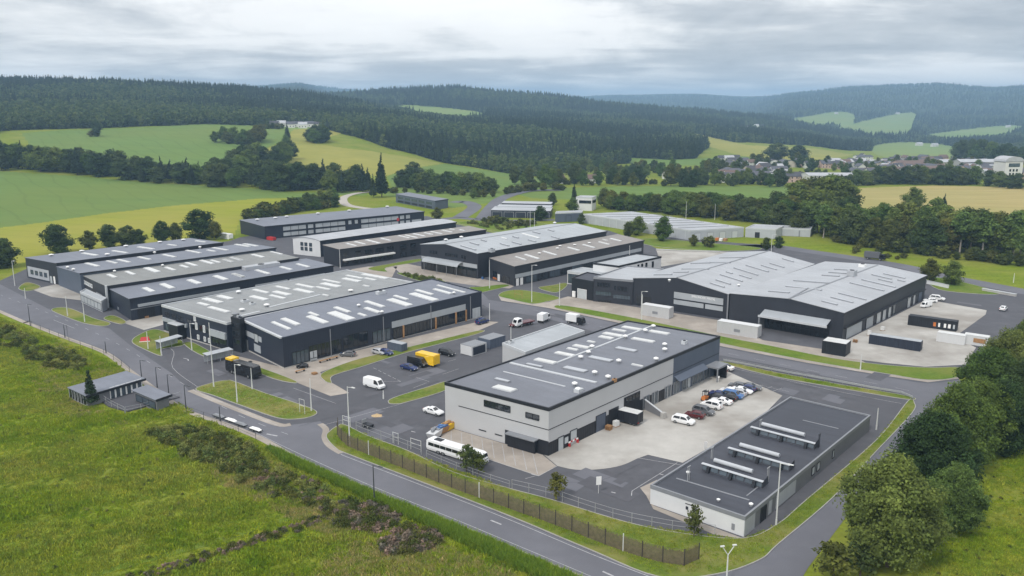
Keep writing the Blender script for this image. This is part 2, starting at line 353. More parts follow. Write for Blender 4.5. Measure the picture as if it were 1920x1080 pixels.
flat('road', smooth_poly(wpoly([(905, 562), (940, 566), (1030, 580), (1190, 614), (1355, 652), (1510, 682), (1660, 707), (1740, 719), (1800, 713), (1790, 735), (1755, 765), (1712, 750), (1650, 728), (1560, 708), (1360, 668), (1180, 640), (1080, 612), (1000, 592), (920, 580)]), k=3), .035, M_ROAD)
flat('road', wpoly([(1715, 752), (1760, 752), (1713, 815), (1605, 945), (1515, 1065), (1470, 1140), (1290, 1140), (1345, 1077), (1425, 1050), (1460, 1020), (1560, 935), (1640, 850), (1710, 775)]), .039, M_ROAD)
wl = lambda px, k=5: smooth_poly([G(*q)[:2] for q in px], False, k)
for pts, w_, mt in [([(905, 572), (880, 545), (850, 520), (820, 500)], 7, M_ROAD),
                    ([(1330, 466), (1440, 462), (1520, 472), (1620, 487), (1700, 501), (1760, 516), (1920, 547), (2250, 612)], 9, M_ROAD),
                    ([(1240, 447), (1300, 452), (1380, 459), (1450, 463)], 11, M_ASPH),
                    ([(760, 420), (850, 409), (900, 412), (980, 414), (1040, 412)], 7, M_ROAD),
                    ([(862, 408), (890, 388), (870, 378), (850, 380)], 9, M_ROAD), ([(905, 411), (925, 385), (945, 370), (990, 358), (1050, 356)], 9, M_ROAD)]:
    ribbon('road', wl(pts), w_, .043, mt)
ribbon('path', wl([(715, 358), (672, 362), (645, 370), (648, 383), (680, 390), (720, 393)]), 6, .06, M_GRAVEL)
# paved aprons
DARK = [(305, 660), (345, 650), (420, 690), (428, 712), (372, 728), (324, 698)]
flat('yard', wpoly(DARK), .043, M_ASPHD)
flat('pavement', smooth_poly(wpoly([(1020, 853), (1350, 690), (1365, 697), (1467, 742), (1425, 785), (1280, 868), (1215, 853)]), k=1)+smooth_poly([G(*q)[:2] for q in [(1195, 860), (1165, 873), (1125, 880), (1080, 881), (1045, 874)]], False), .045, M_PAVE)
flat('pavement', wpoly([(835, 800), (1017, 853), (1043, 874), (1010, 893), (880, 850), (826, 822)]), .049, M_PAVEB)
flat('pavement', wpoly([(430, 664), (533, 690), (903, 602), (935, 604), (892, 622), (730, 660), (660, 678), (600, 698), (612, 712), (655, 737), (620, 743), (545, 713), (450, 676)]), .045, M_PAVEB)
flat('pavement', wpoly([(935, 556), (998, 571), (1030, 566), (1065, 556), (1115, 564), (1192, 576), (1370, 604), (1430, 638), (1590, 662), (1640, 690), (1800, 695), (1798, 710), (1740, 717), (1660, 705), (1510, 680), (1355, 650), (1190, 612), (1030, 578), (940, 564)]), .051, M_PAVEB)
flat('pavement', wpoly([(1583, 640), (1592, 660), (1560, 668), (1660, 681), (1735, 688), (1810, 684), (1830, 652), (1790, 632), (1848, 590), (1850, 582), (1760, 566), (1730, 566)]), .055, M_PAVE)
flat('pavement', wpoly([(735, 498), (760, 494), (790, 500), (893, 521), (967, 535), (955, 541), (900, 537), (830, 527), (750, 512)]), .045, M_PAVEB)
flat('pavement', wpoly([(60, 543), (105, 533), (162, 543), (200, 562), (150, 563), (97, 557)]), .045, M_PAVE)
flat('pavement', wpoly([(230, 605), (245, 599), (307, 588), (310, 608), (270, 619)]), .045, M_PAVE)
flat('pavement', wpoly([(1212, 930), (1200, 915), (1232, 900), (1225, 948), (1400, 1012), (1340, 1003), (1225, 955)]), .045, M_PAVEB)
flat('pavement', wpoly([(1230, 466), (1300, 470), (1420, 474), (1300, 490), (1240, 500)]), .045, M_PAVE)
flat('pavement', wpoly([(660, 505), (690, 500), (745, 500), (735, 520), (640, 520)]), .045, M_PAVEB)
# raised grass verges with kerbs
VERGES = [
 (M_VERGE, [(367, 730), (400, 718), (425, 714), (440, 716), (495, 737), (560, 758), (592, 771), (588, 780), (560, 786), (520, 784), (450, 760), (400, 742)]),
 (M_VERGE, [(248, 642), (258, 630), (290, 618), (325, 630), (345, 647), (303, 655), (303, 668), (270, 655)]),
 (M_LAWN, [(345, 645), (362, 643), (395, 660), (418, 668), (400, 673), (370, 663)]),
 (M_VERGE, [(97, 582), (112, 577), (135, 580), (175, 597), (206, 606), (194, 612), (160, 607), (125, 595)]),
 (M_VERGE, [(195, 598), (212, 592), (236, 603), (225, 608)]),
 (M_VERGE, [(35, 541), (50, 530), (75, 537), (66, 543), (50, 546)]),
 (M_VERGE, [(605, 700), (662, 677), (730, 660), (810, 641), (895, 621), (897, 626), (765, 661), (675, 689), (632, 702), (620, 709), (621, 719), (608, 714)]),
 (M_VERGE, [(729, 756), (737, 747), (800, 727), (838, 716), (836, 732), (765, 754), (742, 758)]),
 (M_VERGE, [(430, 673), (445, 675), (548, 712), (546, 718), (500, 706)]),
 (M_LAWN, [(1040, 577), (1062, 574), (1190, 597), (1352, 631), (1440, 648), (1560, 672), (1660, 685), (1740, 690), (1798, 690), (1797, 707), (1740, 713), (1660, 701), (1510, 676), (1355, 645), (1190, 608), (1080, 586)]),
 (M_LAWN, [(935, 555), (950, 546), (985, 545), (1048, 558), (1025, 566), (998, 570), (960, 562)]),
 (M_VERGE, [(1010, 540), (1037, 535), (1060, 531), (1062, 537), (1042, 549)]),
 (M_LAWN, [(745, 513), (768, 514), (832, 527), (826, 532), (790, 528)]), (M_LAWN, [(880, 540), (905, 538), (940, 534), (955, 536), (920, 545), (900, 548)]),
 (M_LAWN, [(690, 504), (732, 495), (785, 486), (785, 491), (725, 502), (725, 510)]),
 (M_LAWN, [(858, 418), (900, 414), (1000, 417), (1030, 424), (985, 430), (940, 436), (880, 424)]),
 (M_LAWN, [(1195, 453), (1215, 447), (1330, 456), (1425, 465), (1400, 470), (1330, 470), (1235, 463)]),
 (M_LAWN, [(1738, 521), (1790, 526), (1872, 548), (1845, 552), (1760, 543)]),
 (M_VERGE, [(1352, 681), (1372, 681), (1450, 698), (1560, 719), (1700, 743), (1698, 749), (1560, 726), (1450, 706)]),
 (M_VERGE, [(612, 820), (620, 808), (632, 800), (646, 797), (690, 818), (765, 846), (850, 886), (960, 918), (1035, 938), (1175, 980), (1280, 1001), (1395, 1010), (1460, 982), (1512, 938), (1645, 824), (1703, 752), (1714, 756), (1710, 775), (1640, 850), (1560, 935), (1460, 1020), (1425, 1050), (1345, 1077), (1235, 1082), (1110, 1033), (960, 970), (800, 908), (655, 853), (630, 841)]),
]
VERGE_W = []
for mt, p in VERGES:
    w = wpoly(p, True); VERGE_W.append(w)
    flat('grass_verge', w, .13, mt, .13); ribbon('kerb', w, .15, .15, M_KERB, thick=.15, closed=True)
pw = smooth_poly([G(*q)[:2] for q in PERIM], False)
ribbon('pavement', pw, 1.5, .06, M_PAVEB, side=-.6)
ribbon('pavement', smooth_poly([G(*q)[:2] for q in [(357, 732), (400, 750), (450, 770), (520, 796), (545, 796)]], False), 1.6, .055, M_PAVEB)
ribbon('pavement', smooth_poly([G(*q)[:2] for q in [(600, 795), (611, 805), (609, 820), (618, 836), (640, 850)]], False), 1.3, .055, M_PAVEB)
# painted lines
def line(px, width=.14, z=.062, dash=None):
    w = smooth_poly([G(*q)[:2] for q in px], False, 4) if len(px) > 2 else [G(*q)[:2] for q in px]
    if not dash: ribbon('road_marking', w, width, z, M_LINE); return
    P = [np.array(q) for q in w]; acc = 0.0; on, off = dash
    for a, b in zip(P, P[1:]):
        L = np.linalg.norm(b-a); s = -acc
        while s < L:
            u, v = max(0, s), min(L, s+on)
            if v > u: ribbon('road_marking', [a+(b-a)*u/L, a+(b-a)*v/L], width, z, M_LINE)
            s += on+off
        acc = (acc+L) % (on+off)
line([(640, 852), (655, 859), (800, 914), (960, 977), (1110, 1040), (1245, 1092)])
line([(480, 812), (565, 853), (700, 913), (850, 973), (960, 1019), (1110, 1082)], .10)
line([(920, 976), (940, 984)], .30); line([(1130, 1072), (1150, 1081)], .3); line([(500, 814), (520, 818)], .4)
line([(0, 553), (130, 603), (230, 650), (330, 712), (440, 775), (540, 815)], .11, dash=(2.5, 5))
line([(100, 600), (140, 616)], .12); line([(375, 738), (440, 765), (520, 798)], .1)
line([(1000, 581), (1190, 628), (1360, 662), (1560, 703), (1730, 738)], .10, dash=(3, 4)); line([(1370, 690), (1560, 732), (1690, 757)], .12)
line([(1360, 672), (1520, 702), (1700, 738)], .10)
for a, b in [((545, 655), (560, 658)), ((605, 798), (780, 750))]: line([a, b], .1)
for k in range(9):                                                   # bays in front of the grey wall
    u = k/9; a, b = np.array([838+u*172, 803+u*50]), np.array([832+u*182, 824+u*66]); line([tuple(a+(8, 3)), tuple(b+(14, 6))], .11, z=.066)
line([(880, 850), (1010, 893)], .12, z=.066); line([(1010, 893), (1045, 874)], .12, z=.066); line([(985, 898), (1010, 891)], .12)
line([(1185, 921), (1270, 868)], .12); line([(1190, 858), (1285, 874)], .12); line([(1185, 921), (1184, 930)], .12)
for x, y in [(1240, 890), (1150, 924), (1000, 890), (775, 810)]: line([(x-4, y-1), (x+4, y+1)], .25)
for k in range(6): line([(700+k*9, 690+k*4.5), (706+k*9, 693+k*4.5)], .12)
for a, b in [((690, 715), (752, 716)), ((780, 708), (805, 716)), ((830, 702), (860, 692)), ((550, 728), (630, 757)), ((840, 678), (855, 674)), ((775, 728), (800, 718))]: line([a, b], .1)
for k in range(4): line([(1395+k*18, 725+k*3), (1412+k*18, 719+k*3)], .1)
line([(305, 645), (326, 660), (324, 690), (372, 727)], .1, z=.066); line([(344, 672), (352, 674), (353, 677)], .25, z=.066)
line([(1380, 712), (1480, 735)], .08); line([(1182, 668), (1200, 672)], .1)

# ---------------------------------------------------------------- greenery
def leaf_mat(name, a, b, rnd=.18, rough=.75):
    return pm(name, a, rough, b, scale=.35, attr='tint', rnd=rnd, spec=.12, trans=.22)
M_BARK = pm('bark', (.10, .075, .055), .9, var=.25, scale=3)
M_BARKL = pm('pale bark', (.34, .31, .27), .9, var=.25, scale=3)
L_OAK = leaf_mat('broad leaves', (.066, .112, .022), (.118, .170, .036))
L_WIL = leaf_mat('willow leaves', (.086, .132, .032), (.150, .205, .050), .10)
L_DRK = leaf_mat('dark leaves', (.040, .070, .022), (.072, .108, .032), .25)
L_OLV = leaf_mat('olive leaves', (.060, .080, .018), (.105, .120, .026), .2)
L_CON = leaf_mat('needles', (.022, .042, .020), (.040, .064, .026), .4)
L_FOR = leaf_mat('forest leaves', (.050, .088, .028), (.092, .130, .038), .4)
L_BRN = leaf_mat('dry stems', (.135, .11, .09), (.20, .17, .12), .25)
L_SCR = leaf_mat('scrub leaves', (.11, .15, .040), (.20, .23, .065), .3)
L_GRS = pm('grass blades', (.15, .245, .012), .8, (.295, .375, .032), scale=.13, world=True, attr='tint', rnd=.15, spec=.1, trans=.2, big=((.36, .34, .09), .045, .4))
L_GRT = leaf_mat('tall grass', (.13, .225, .022), (.22, .33, .042), .22)
L_RUSH = leaf_mat('dry grass', (.28, .27, .09), (.40, .37, .15), .2)

def set_tint(me, t):
    a = me.color_attributes.new('tint', 'FLOAT_COLOR', 'CORNER')
    c = np.ones((len(t), 4), np.float32); c[:, :3] = t; a.data.foreach_set('color', c.ravel())
ICO = None
def ico_data():
    global ICO
    if ICO is None:
        b = bmesh.new(); bmesh.ops.create_icosphere(b, subdivisions=1, radius=1)
        ICO = np.array([v.co for v in b.verts]), np.array([[v.index for v in f.verts] for f in b.faces]); b.free()
    return ICO
def leafy(name, lobes, mats, n, size, seed, core=.72, trunk=None, wood=None, flat_=.0, up=.35):
    """crown of leaf-clump faces on lumpy lobes (cx,cy,cz,rx,rz); trunk: list of (p,q,r,r2)"""
    g = np.random.default_rng(seed); lob = np.array(lobes, float); V, Fc, T = [], [], []; k = 0
    iv, iff = ico_data()
    w = lob[:, 3]**1.7; w = w/w.sum(); lt = g.uniform(.72, 1.28, len(lob))
    if core:
        for q, s in zip(lob, lt):
            p = iv*np.array([q[3], q[3], q[4]])*core*g.uniform(.8, 1.15, (len(iv), 1))+q[:3]
            V.append(p); Fc.append(iff+k); k += len(p); T.append(np.repeat(s*.8, len(iff)*3))
    li = g.choice(len(lob), n, p=w); d = g.normal(size=(n, 3)); d /= np.linalg.norm(d, axis=1)[:, None]
    d[:, 2] = np.where(d[:, 2] < -.3, -d[:, 2], d[:, 2])
    rr = g.uniform(.6, 1.2, n)[:, None]; q = lob[li]
    c = q[:, :3]+d*np.stack([q[:, 3], q[:, 3], q[:, 4]], 1)*rr
    nr = d+g.normal(size=(n, 3))*.7; nr[:, 2] += up; nr /= np.linalg.norm(nr, axis=1)[:, None]
    a = np.cross(nr, g.normal(size=(n, 3))); a /= np.linalg.norm(a, axis=1)[:, None]; b = np.cross(nr, a)
    s = size*g.uniform(.6, 1.4, n)[:, None]
    P = np.stack([c-a*s*.5-b*s*.35, c+a*s*.5-b*s*.3, c+b*s*.75+nr*s*.15], 1).reshape(-1, 3)
    V.append(P); Fc.append(np.arange(n*3).reshape(n, 3)+k); k += n*3
    T.append(np.repeat(lt[li]*g.uniform(.7, 1.35, n), 3))
    vs, fs, tt = np.concatenate(V), np.concatenate(Fc), np.concatenate(T)
    me = bpy.data.meshes.new(name); mi = np.zeros(len(fs), int)
    if trunk:
        b = MB()
        for p, q, r, r2 in trunk: b.tube(p, q, r, r2, n=6)
        fs = fs.tolist(); base = len(vs); nb = 0
        vs = np.concatenate([vs, np.array(b.v)]); extra = [tuple(i+base for i in f) for f in b.f]
        me.from_pydata(vs.tolist(), [], fs+extra); mi = np.concatenate([mi, np.ones(len(extra), int)])
        tt = np.concatenate([tt, np.ones(sum(len(f) for f in extra))])
    else: me.from_pydata(vs.tolist(), [], fs.tolist())
    for m in (mats if isinstance(mats, (list, tuple)) else [mats]): me.materials.append(m)
    if wood: me.materials.append(wood)
    me.polygons.foreach_set('material_index', mi)
    set_tint(me, np.repeat(tt[:, None], 3, 1)); me.update(); return me
def round_lobes(h, rad, n, seed, base=.22, top=1.0, pw=1.0, sz=1.0):
    g = np.random.default_rng(seed); out = []
    for i in range(n):
        u = (i+.5)/n; z = h*(base+(top-base)*u); prof = math.sin(math.pi*min(1, (u*.86+.12)))**pw
        a = i*2.4+g.uniform(-.5, .5); r = rad*prof*g.uniform(.35, .80); s = sz*rad*(.36+.22*prof)*g.uniform(.75, 1.2)
        out.append((math.cos(a)*r, math.sin(a)*r, z-s*.3, s, s*.85))
    for i in range(n):                                               # small outer sprays break the outline
        a, u = g.uniform(0, 6.28), g.uniform(.1, 1.0); prof = math.sin(math.pi*min(1, (u*.86+.12)))**pw; r = rad*(.72+.3*prof)*prof; s = rad*g.uniform(.13, .24)
        out.append((math.cos(a)*r, math.sin(a)*r, h*(base+(top-base)*u)+g.uniform(-.1, .5)*s, s, s*g.uniform(.9, 1.5)))
    out.append((0, 0, h*(base+.35), rad*.6, h*.26)); return out
def cone_lobes(h, rad, n, seed):
    g = np.random.default_rng(seed); out = []
    for i in range(n):
        u = (i+.3)/n; r = rad*(1-u)**.8; k = 1 if u > .75 else 3
        for j in range(k):
            a = i*1.9+j*2.1; out.append((math.cos(a)*r*.45, math.sin(a)*r*.45, h*(.12+.86*u), max(.35, r*.62), max(.6, h/n*.9)))
    return out
def trunk_of(h, r, top=.75, limbs=5, seed=1, spread=.35):
    g = np.random.default_rng(seed); out = [((0, 0, -.1), (0, 0, h*.4), r, r*.75), ((0, 0, h*.4), (0, 0, h*top), r*.75, r*.25)]
    for i in range(limbs):
        a = i*2.4; z = h*(.25+.08*i); out.append(((0, 0, z), (math.cos(a)*h*spread*.6, math.sin(a)*h*spread*.6, z+h*.22), r*.45, r*.12))
    return out
# near roadside trees: trunk and crown are separate parts
CROWNS = {}
for i in range(3):
    CROWNS['willow', i] = leafy('crown', round_lobes(14, 6.2, 44, 40+i, .12, .98, .75, .72), L_WIL, 26000, .30, 50+i, core=.6)
    CROWNS['oak', i] = leafy('crown', round_lobes(14, 6.0, 40, 60+i, .12, .98, .75, .75), L_OAK, 22000, .31, 70+i, core=.62)
    CROWNS['dark', i] = leafy('crown', round_lobes(14, 6.2, 40, 80+i, .10, .97, .72, .75), L_DRK, 22000, .31, 90+i, core=.62)
CROWNS['shrub', 0] = leafy('crown', round_lobes(5, 1.7, 9, 5, .25, .95, .8), L_DRK, 900, .30, 6, core=.5)
CROWNS['shrub', 1] = leafy('crown', round_lobes(5, 1.8, 9, 8, .25, .95, .8), L_OLV, 800, .30, 9, core=.45)
CROWNS['cypress', 0] = leafy('crown', cone_lobes(9, 1.7, 11, 3), L_CON, 2200, .32, 4, core=.7)
def _tm(h, r, seed, mat=M_BARK, **k):
    b = MB()
    for p, q, a, c in trunk_of(h, r, seed=seed, **k): b.tube(p, q, a, c, n=8)
    return b.mesh('trunk', mat)
TRUNK_BIG, TRUNK_SMALL = _tm(14, .34, 3), _tm(5, .10, 4)
def big_tree(px, py, kind, i, h, label, group=None, wide=1.0, name='broadleaf_tree'):
    p = G(px, py); t = thing(name, label, 'tree', (p[0], p[1], 0), random.uniform(0, 6.3), group)
    ref = 14 if kind in ('willow', 'oak', 'dark') else 9 if kind == 'cypress' else 5; s = h/ref; t.scale = (s*wide, s*wide, s)
    link('trunk', TRUNK_BIG if ref == 14 else TRUNK_SMALL, t); link('crown', CROWNS[kind, i], t); return t
# middle and far trees
def tree_mesh(name, kind, seed):
    if kind == 'round': return leafy(name, round_lobes(14, 4.6, 13, seed, .12, .97, .8), L_OAK, 3200, .52, seed, core=.68, trunk=trunk_of(14, .28, limbs=3), wood=M_BARK)
    if kind == 'olive': return leafy(name, round_lobes(14, 4.4, 13, seed, .14, .97, .8), L_OLV, 3200, .52, seed, core=.72, trunk=trunk_of(14, .25, limbs=3), wood=M_BARK)
    if kind == 'dark': return leafy(name, round_lobes(14, 4.8, 13, seed, .08, .97, .8), L_DRK, 3200, .52, seed, core=.7, trunk=trunk_of(14, .28, limbs=3), wood=M_BARK)
    if kind == 'birch': return leafy(name, round_lobes(16, 3.0, 11, seed, .38, .98, .8), L_WIL, 2400, .5, seed, core=.66, trunk=[((0, 0, -.2), (.3, 0, 8), .26, .2), ((.3, 0, 8), (.2, 0, 14), .2, .06)], wood=M_BARKL)
    if kind == 'spruce': return leafy(name, cone_lobes(18, 3.1, 11, seed), L_CON, 2000, .65, seed, core=.8, trunk=[((0, 0, -.2), (0, 0, 16), .25, .08)], wood=M_BARK)
    if kind == 'bush': return leafy(name, round_lobes(4, 2.2, 8, seed, .05, .95, .8), L_OLV, 420, .5, seed, core=.74)
PROTO = {}
for kind, n in (('round', 4), ('olive', 4), ('dark', 4), ('birch', 3), ('spruce', 3), ('bush', 3)):
    PROTO[kind] = [tree_mesh(kind+'_tree', kind, 200+13*i+len(kind)*7) for i in range(n)]
REFH = dict(round=14, olive=14, dark=14, birch=16, spruce=18, bush=4)
NAMES = dict(round='broadleaf_tree', olive='broadleaf_tree', dark='broadleaf_tree', birch='birch_tree', spruce='spruce_tree', bush='bush')
def tree(x, y, kind, h, label, group, wide=1.0):
    o = link(NAMES[kind], random.choice(PROTO[kind])); s = h/REFH[kind]
    label = label.replace('tree', {'spruce': 'pointed conifer', 'dark': 'dark crowned tree', 'olive': 'yellowish green tree', 'birch': 'slim pale trunked birch', 'round': 'rounded green tree', 'bush': 'bush'}[kind], 1).replace('dark dark', 'dark').replace('hedge hedge', 'hedge') if group else label
    o.location = (x, y, float(Z(x, y))-.1); o.rotation_euler.z = random.uniform(0, 6.3); o.scale = (s*wide*random.uniform(.9, 1.15), s*wide*random.uniform(.9, 1.15), s)
    return tag(o, label, 'bush' if kind == 'bush' else 'tree', group)
def belt(px, n, kinds, h, label, group, depth=0.0, wide=1.0):
    """n trees along a line of picture points, heights h=(lo,hi) m, jittered away from the viewer by up to depth m"""
    P = [march(*q)[:2] for q in px]; L = [0]; made = []
    for a, b in zip(P, P[1:]): L.append(L[-1]+np.linalg.norm(b-a))
    for i in range(n):
        s = (i+random.uniform(.1, .9))/n*L[-1]; k = min(len(P)-2, int(np.searchsorted(L, s, 'right'))-1)
        p = P[k]+(P[k+1]-P[k])*(s-L[k])/(L[k+1]-L[k]); p = p*(1+random.uniform(0, depth)/np.linalg.norm(p))
        kd = random.choice(kinds); hh = random.uniform(*h); o = tree(p[0], p[1], kd, hh*(1.12 if kd in ('spruce', 'birch') else 1), label, group, wide)
        made.append((float(proj(o.location)[0]), (hh-h[0])/(h[1]-h[0]), o))
    made.sort(key=lambda q: q[0]); N = len(made)
    places = ['at its left end', 'near its left end', 'in its left third', 'left of its middle', 'at its middle', 'right of its middle', 'in its right third', 'near its right end', 'at its right end']
    for i, (x, u, o) in enumerate(made):
        size = 'low ' if u < .2 else 'smaller ' if u < .4 else '' if u < .6 else 'taller ' if u < .82 else 'very tall '
        o['label'] = ' '.join((size+o['label']+', '+places[min(8, int(9*i/max(1, N)))]).split()[:16])
def scatter(name, label, pts, sc, protos, kind='stuff', tilt=0.12):
    """one object that carries many instances of a few meshes"""
    me = bpy.data.meshes.new(name); me.from_pydata(np.asarray(pts).tolist(), [], [])
    n = len(pts); a = me.attributes.new('sc', 'FLOAT', 'POINT'); a.data.foreach_set('value', np.asarray(sc, np.float32))
    a = me.attributes.new('ix', 'INT', 'POINT'); a.data.foreach_set('value', rng.integers(0, len(protos), n).astype(np.int32))
    a = me.attributes.new('ro', 'FLOAT_VECTOR', 'POINT'); r = np.zeros((n, 3), np.float32)
    r[:, :2] = rng.normal(0, tilt, (n, 2)); r[:, 2] = rng.uniform(0, 6.28, n); a.data.foreach_set('vector', r.ravel())
    o = link(name, me); tag(o, label, None, None, kind)
    g = bpy.data.node_groups.new(name, 'GeometryNodeTree')
    g.interface.new_socket('Geometry', in_out='INPUT', socket_type='NodeSocketGeometry'); g.interface.new_socket('Geometry', in_out='OUTPUT', socket_type='NodeSocketGeometry')
    t = NT(g); gi, go = t.n('NodeGroupInput'), t.n('NodeGroupOutput'); j = t.n('GeometryNodeJoinGeometry')
    for m in protos:
        po = bpy.data.objects.new(m.name, m); oi = t.n('GeometryNodeObjectInfo'); oi.inputs['Object'].default_value = po; oi.inputs['As Instance'].default_value = True
        g.links.new(oi.outputs['Geometry'], j.inputs[0])
    at = lambda nm, ty: t.n('GeometryNodeInputNamedAttribute', data_type=ty, in_Name=nm).outputs[0]
    i = t.n('GeometryNodeInstanceOnPoints'); g.links.new(gi.outputs[0], i.inputs['Points']); g.links.new(j.outputs[0], i.inputs['Instance'])
    i.inputs['Pick Instance'].default_value = True
    g.links.new(at('ix', 'INT'), i.inputs['Instance Index']); g.links.new(at('ro', 'FLOAT_VECTOR'), i.inputs['Rotation'])
    g.links.new(at('sc', 'FLOAT'), i.inputs['Scale']); g.links.new(i.outputs[0], go.inputs[0])
    md = o.modifiers.new('scatter', 'NODES'); md.node_group = g; return o
def in_world(poly, n, seed=0):
    """n random points inside a world polygon"""
    g = np.random.default_rng(seed); P = np.array(poly); lo, hi = P.min(0), P.max(0); out = np.zeros((0, 2))
    while len(out) < n:
        q = g.uniform(lo, hi, (n*2, 2)); out = np.concatenate([out, q[inpoly(q[:, 0], q[:, 1], P)]])
    return out[:n]
# forests on the hills
def forest():
    out = []; g = np.random.default_rng(11); r = 700.0
    while r < 7600:
        sp = max(6.2, r*.0042); na = int(1.5*r/sp)
        ph = g.uniform(-.74, .74, na); rr = r+g.uniform(-.5, .5, na)*sp*1.2
        out.append(np.stack([np.sin(ph)*rr, np.cos(ph)*rr], 1)); r += sp*(1 if r < 2600 else 1.5)
    p = np.concatenate(out); d = np.hypot(p[:, 0], p[:, 1])
    keep = (d > forest_limit(p[:, 0], p[:, 1])) & (field_of(p[:, 0], p[:, 1]) < 0)
    n = np.sin(p[:, 0]*.011+p[:, 1]*.004)+np.sin(p[:, 1]*.013-p[:, 0]*.006)+g.normal(0, .6, len(p))
    p, d, n = p[keep], d[keep], n[keep]; z = Z(p[:, 0], p[:, 1])
    con = n > .05+1.5*((p[:, 0] < -150) & (d < 1480))+.5*((p[:, 0] > 120) & (d < 1150))
    P3 = np.stack([p[:, 0], p[:, 1], z-.3], 1); s = g.uniform(.62, 1.2, len(p))*np.clip(d/2600, 1, 1.12)
    return P3, s, con
def far_mesh(name, kind, seed):
    if kind == 'c': return leafy(name, cone_lobes(19, 3.6, 6, seed), L_CON, 110, 1.7, seed, core=.85)
    return leafy(name, round_lobes(14, 4.4, 6, seed, .1, .95, .8), L_FOR, 110, 1.6, seed, core=.8)
FP, FS, FC = forest()
scatter('conifer_forest', 'dark conifer woods covering the hills', FP[FC], FS[FC], [far_mesh('conifer', 'c', 300+i) for i in range(4)], tilt=.03)
scatter('broadleaf_forest', 'lighter broadleaf woods mixed into the hill forest', FP[~FC], FS[~FC], [far_mesh('broadleaf', 'b', 320+i) for i in range(4)], tilt=.05)
print('forest', len(FP))

# repairs and wear in the asphalt
random.seed(33); _ua = math.radians(47.5)
for (x0, x1, y0, y1), n in (((690, 840, 672, 740), 9), ((1060, 1190, 890, 925), 6), ((1480, 1660, 700, 735), 7), ((1500, 1640, 735, 775), 4), ((600, 700, 770, 800), 4), ((340, 410, 672, 705), 3), ((700, 800, 775, 820), 5), ((500, 600, 735, 765), 4), ((1000, 1180, 592, 612), 4), ((1760, 1900, 560, 620), 3)):
    for i in range(n):
        c = G(random.uniform(x0, x1), random.uniform(y0, y1))[:2]; a, b_ = random.uniform(1.0, 5.5), random.uniform(.6, 2.2); u = np.array([math.cos(_ua), math.sin(_ua)]); v = np.array([-u[1], u[0]])
        if random.random() < .5: u, v = v, u
        flat('asphalt_patch', [c-u*a-v*b_, c+u*a-v*b_*random.uniform(.8, 1.1), c+u*a+v*b_, c-u*a*random.uniform(.85, 1)+v*b_], .053+.001*i, M_ASPHD if i % 3 else M_ROAD)
for px in ([(640, 770), (700, 745), (760, 735), (850, 705)], [(560, 800), (650, 775), (730, 760)], [(1390, 705), (1500, 722), (1640, 748)], [(1420, 700), (1530, 730), (1650, 765)], [(360, 690), (390, 700), (425, 700)], [(1060, 905), (1130, 900), (1200, 870)]): ribbon('tar_seam', wl(px), .10, .075, M_ASPHD)
# ---------------------------------------------------------------- buildings
C = lambda n, col, **k: pm(n, col, **{**dict(rough=.5, rib=.02, ribw=.6, var=.07, scale=.25), **k})
M_WNAVY = C('navy wall cladding', (.021, .027, .044)); M_WCHAR = C('charcoal wall cladding', (.027, .030, .040)); M_WBLACK = C('black wall cladding', (.014, .016, .022))
M_WGREY = C('pale grey wall panel', (.46, .465, .475), rib=0, var=.04, scale=.15); M_WLIGHT = C('light grey wall cladding', (.40, .42, .45), ribw=.8)
M_WWHITE = C('white wall', (.64, .65, .66), rib=0, var=.05); M_BAND = C('silver grey band', (.36, .385, .41), rib=.008, ribw=1.1, var=.06)
M_WBLUE = C('blue grey wall cladding', (.085, .105, .145)); M_WMID = C('mid grey wall cladding', (.17, .175, .19))
RF = lambda n, col, **k: pm(n, col, **{**dict(rough=.6, var=.10, scale=.30, stretch=(2.2, .35, 1), fine=(1.1, .9), big=(tuple(c*.78 for c in col), .07, .55), spec=.35), **k})
M_RBLUE = RF('blue grey roof membrane', (.185, .200, .240)); M_RDARK = RF('slate grey roof membrane', (.180, .190, .220)); M_RGREY = RF('grey roof membrane', (.27, .28, .285))
M_RTAN = RF('taupe roof membrane', (.27, .25, .235)); M_RLIGHT = RF('light metal roof', (.42, .435, .46), metal=.0, rough=.45); M_RANTH = RF('anthracite roof felt', (.058, .062, .078), var=.15)
M_RPALE = RF('pale grey roof membrane', (.40, .425, .45)); M_ROLIVE = RF('olive grey roof membrane', (.235, .24, .235))
M_TRIMD = pm('dark trim', (.016, .018, .024), .5); M_TRIML = pm('light metal trim', (.50, .52, .54), .4, var=.05); M_TRIMG = pm('grey metal', (.22, .23, .25), .45, var=.06)
M_GLASS = pm('dark glass', (.012, .016, .022), .08, var=.3, scale=.2, spec=.8); M_GLASSB = pm('bluish glass', (.06, .08, .10), .12, var=.25, scale=.4, spec=.8)
M_PALEG = pm('pale blinds glass', (.44, .47, .49), .25, var=.12, scale=.3, spec=.6); M_WHITE = pm('white plastic', (.80, .80, .79), .4, var=.03)
M_ROOFLT = pm('opal rooflight', (.68, .69, .69), .35, (.58, .58, .56), scale=.5); M_DULL = pm('grey rooflight', (.45, .47, .50), .3, var=.08)
M_WOOD = pm('timber', (.36, .20, .09), .7, var=.2, scale=2); M_RUST = pm('orange paint', (.55, .17, .04), .6); M_RED = pm('red paint', (.45, .03, .03), .5); M_YEL = pm('yellow paint', (.75, .48, .02), .5)
M_PLINTH = pm('concrete plinth', (.40, .39, .37), .85, var=.1)

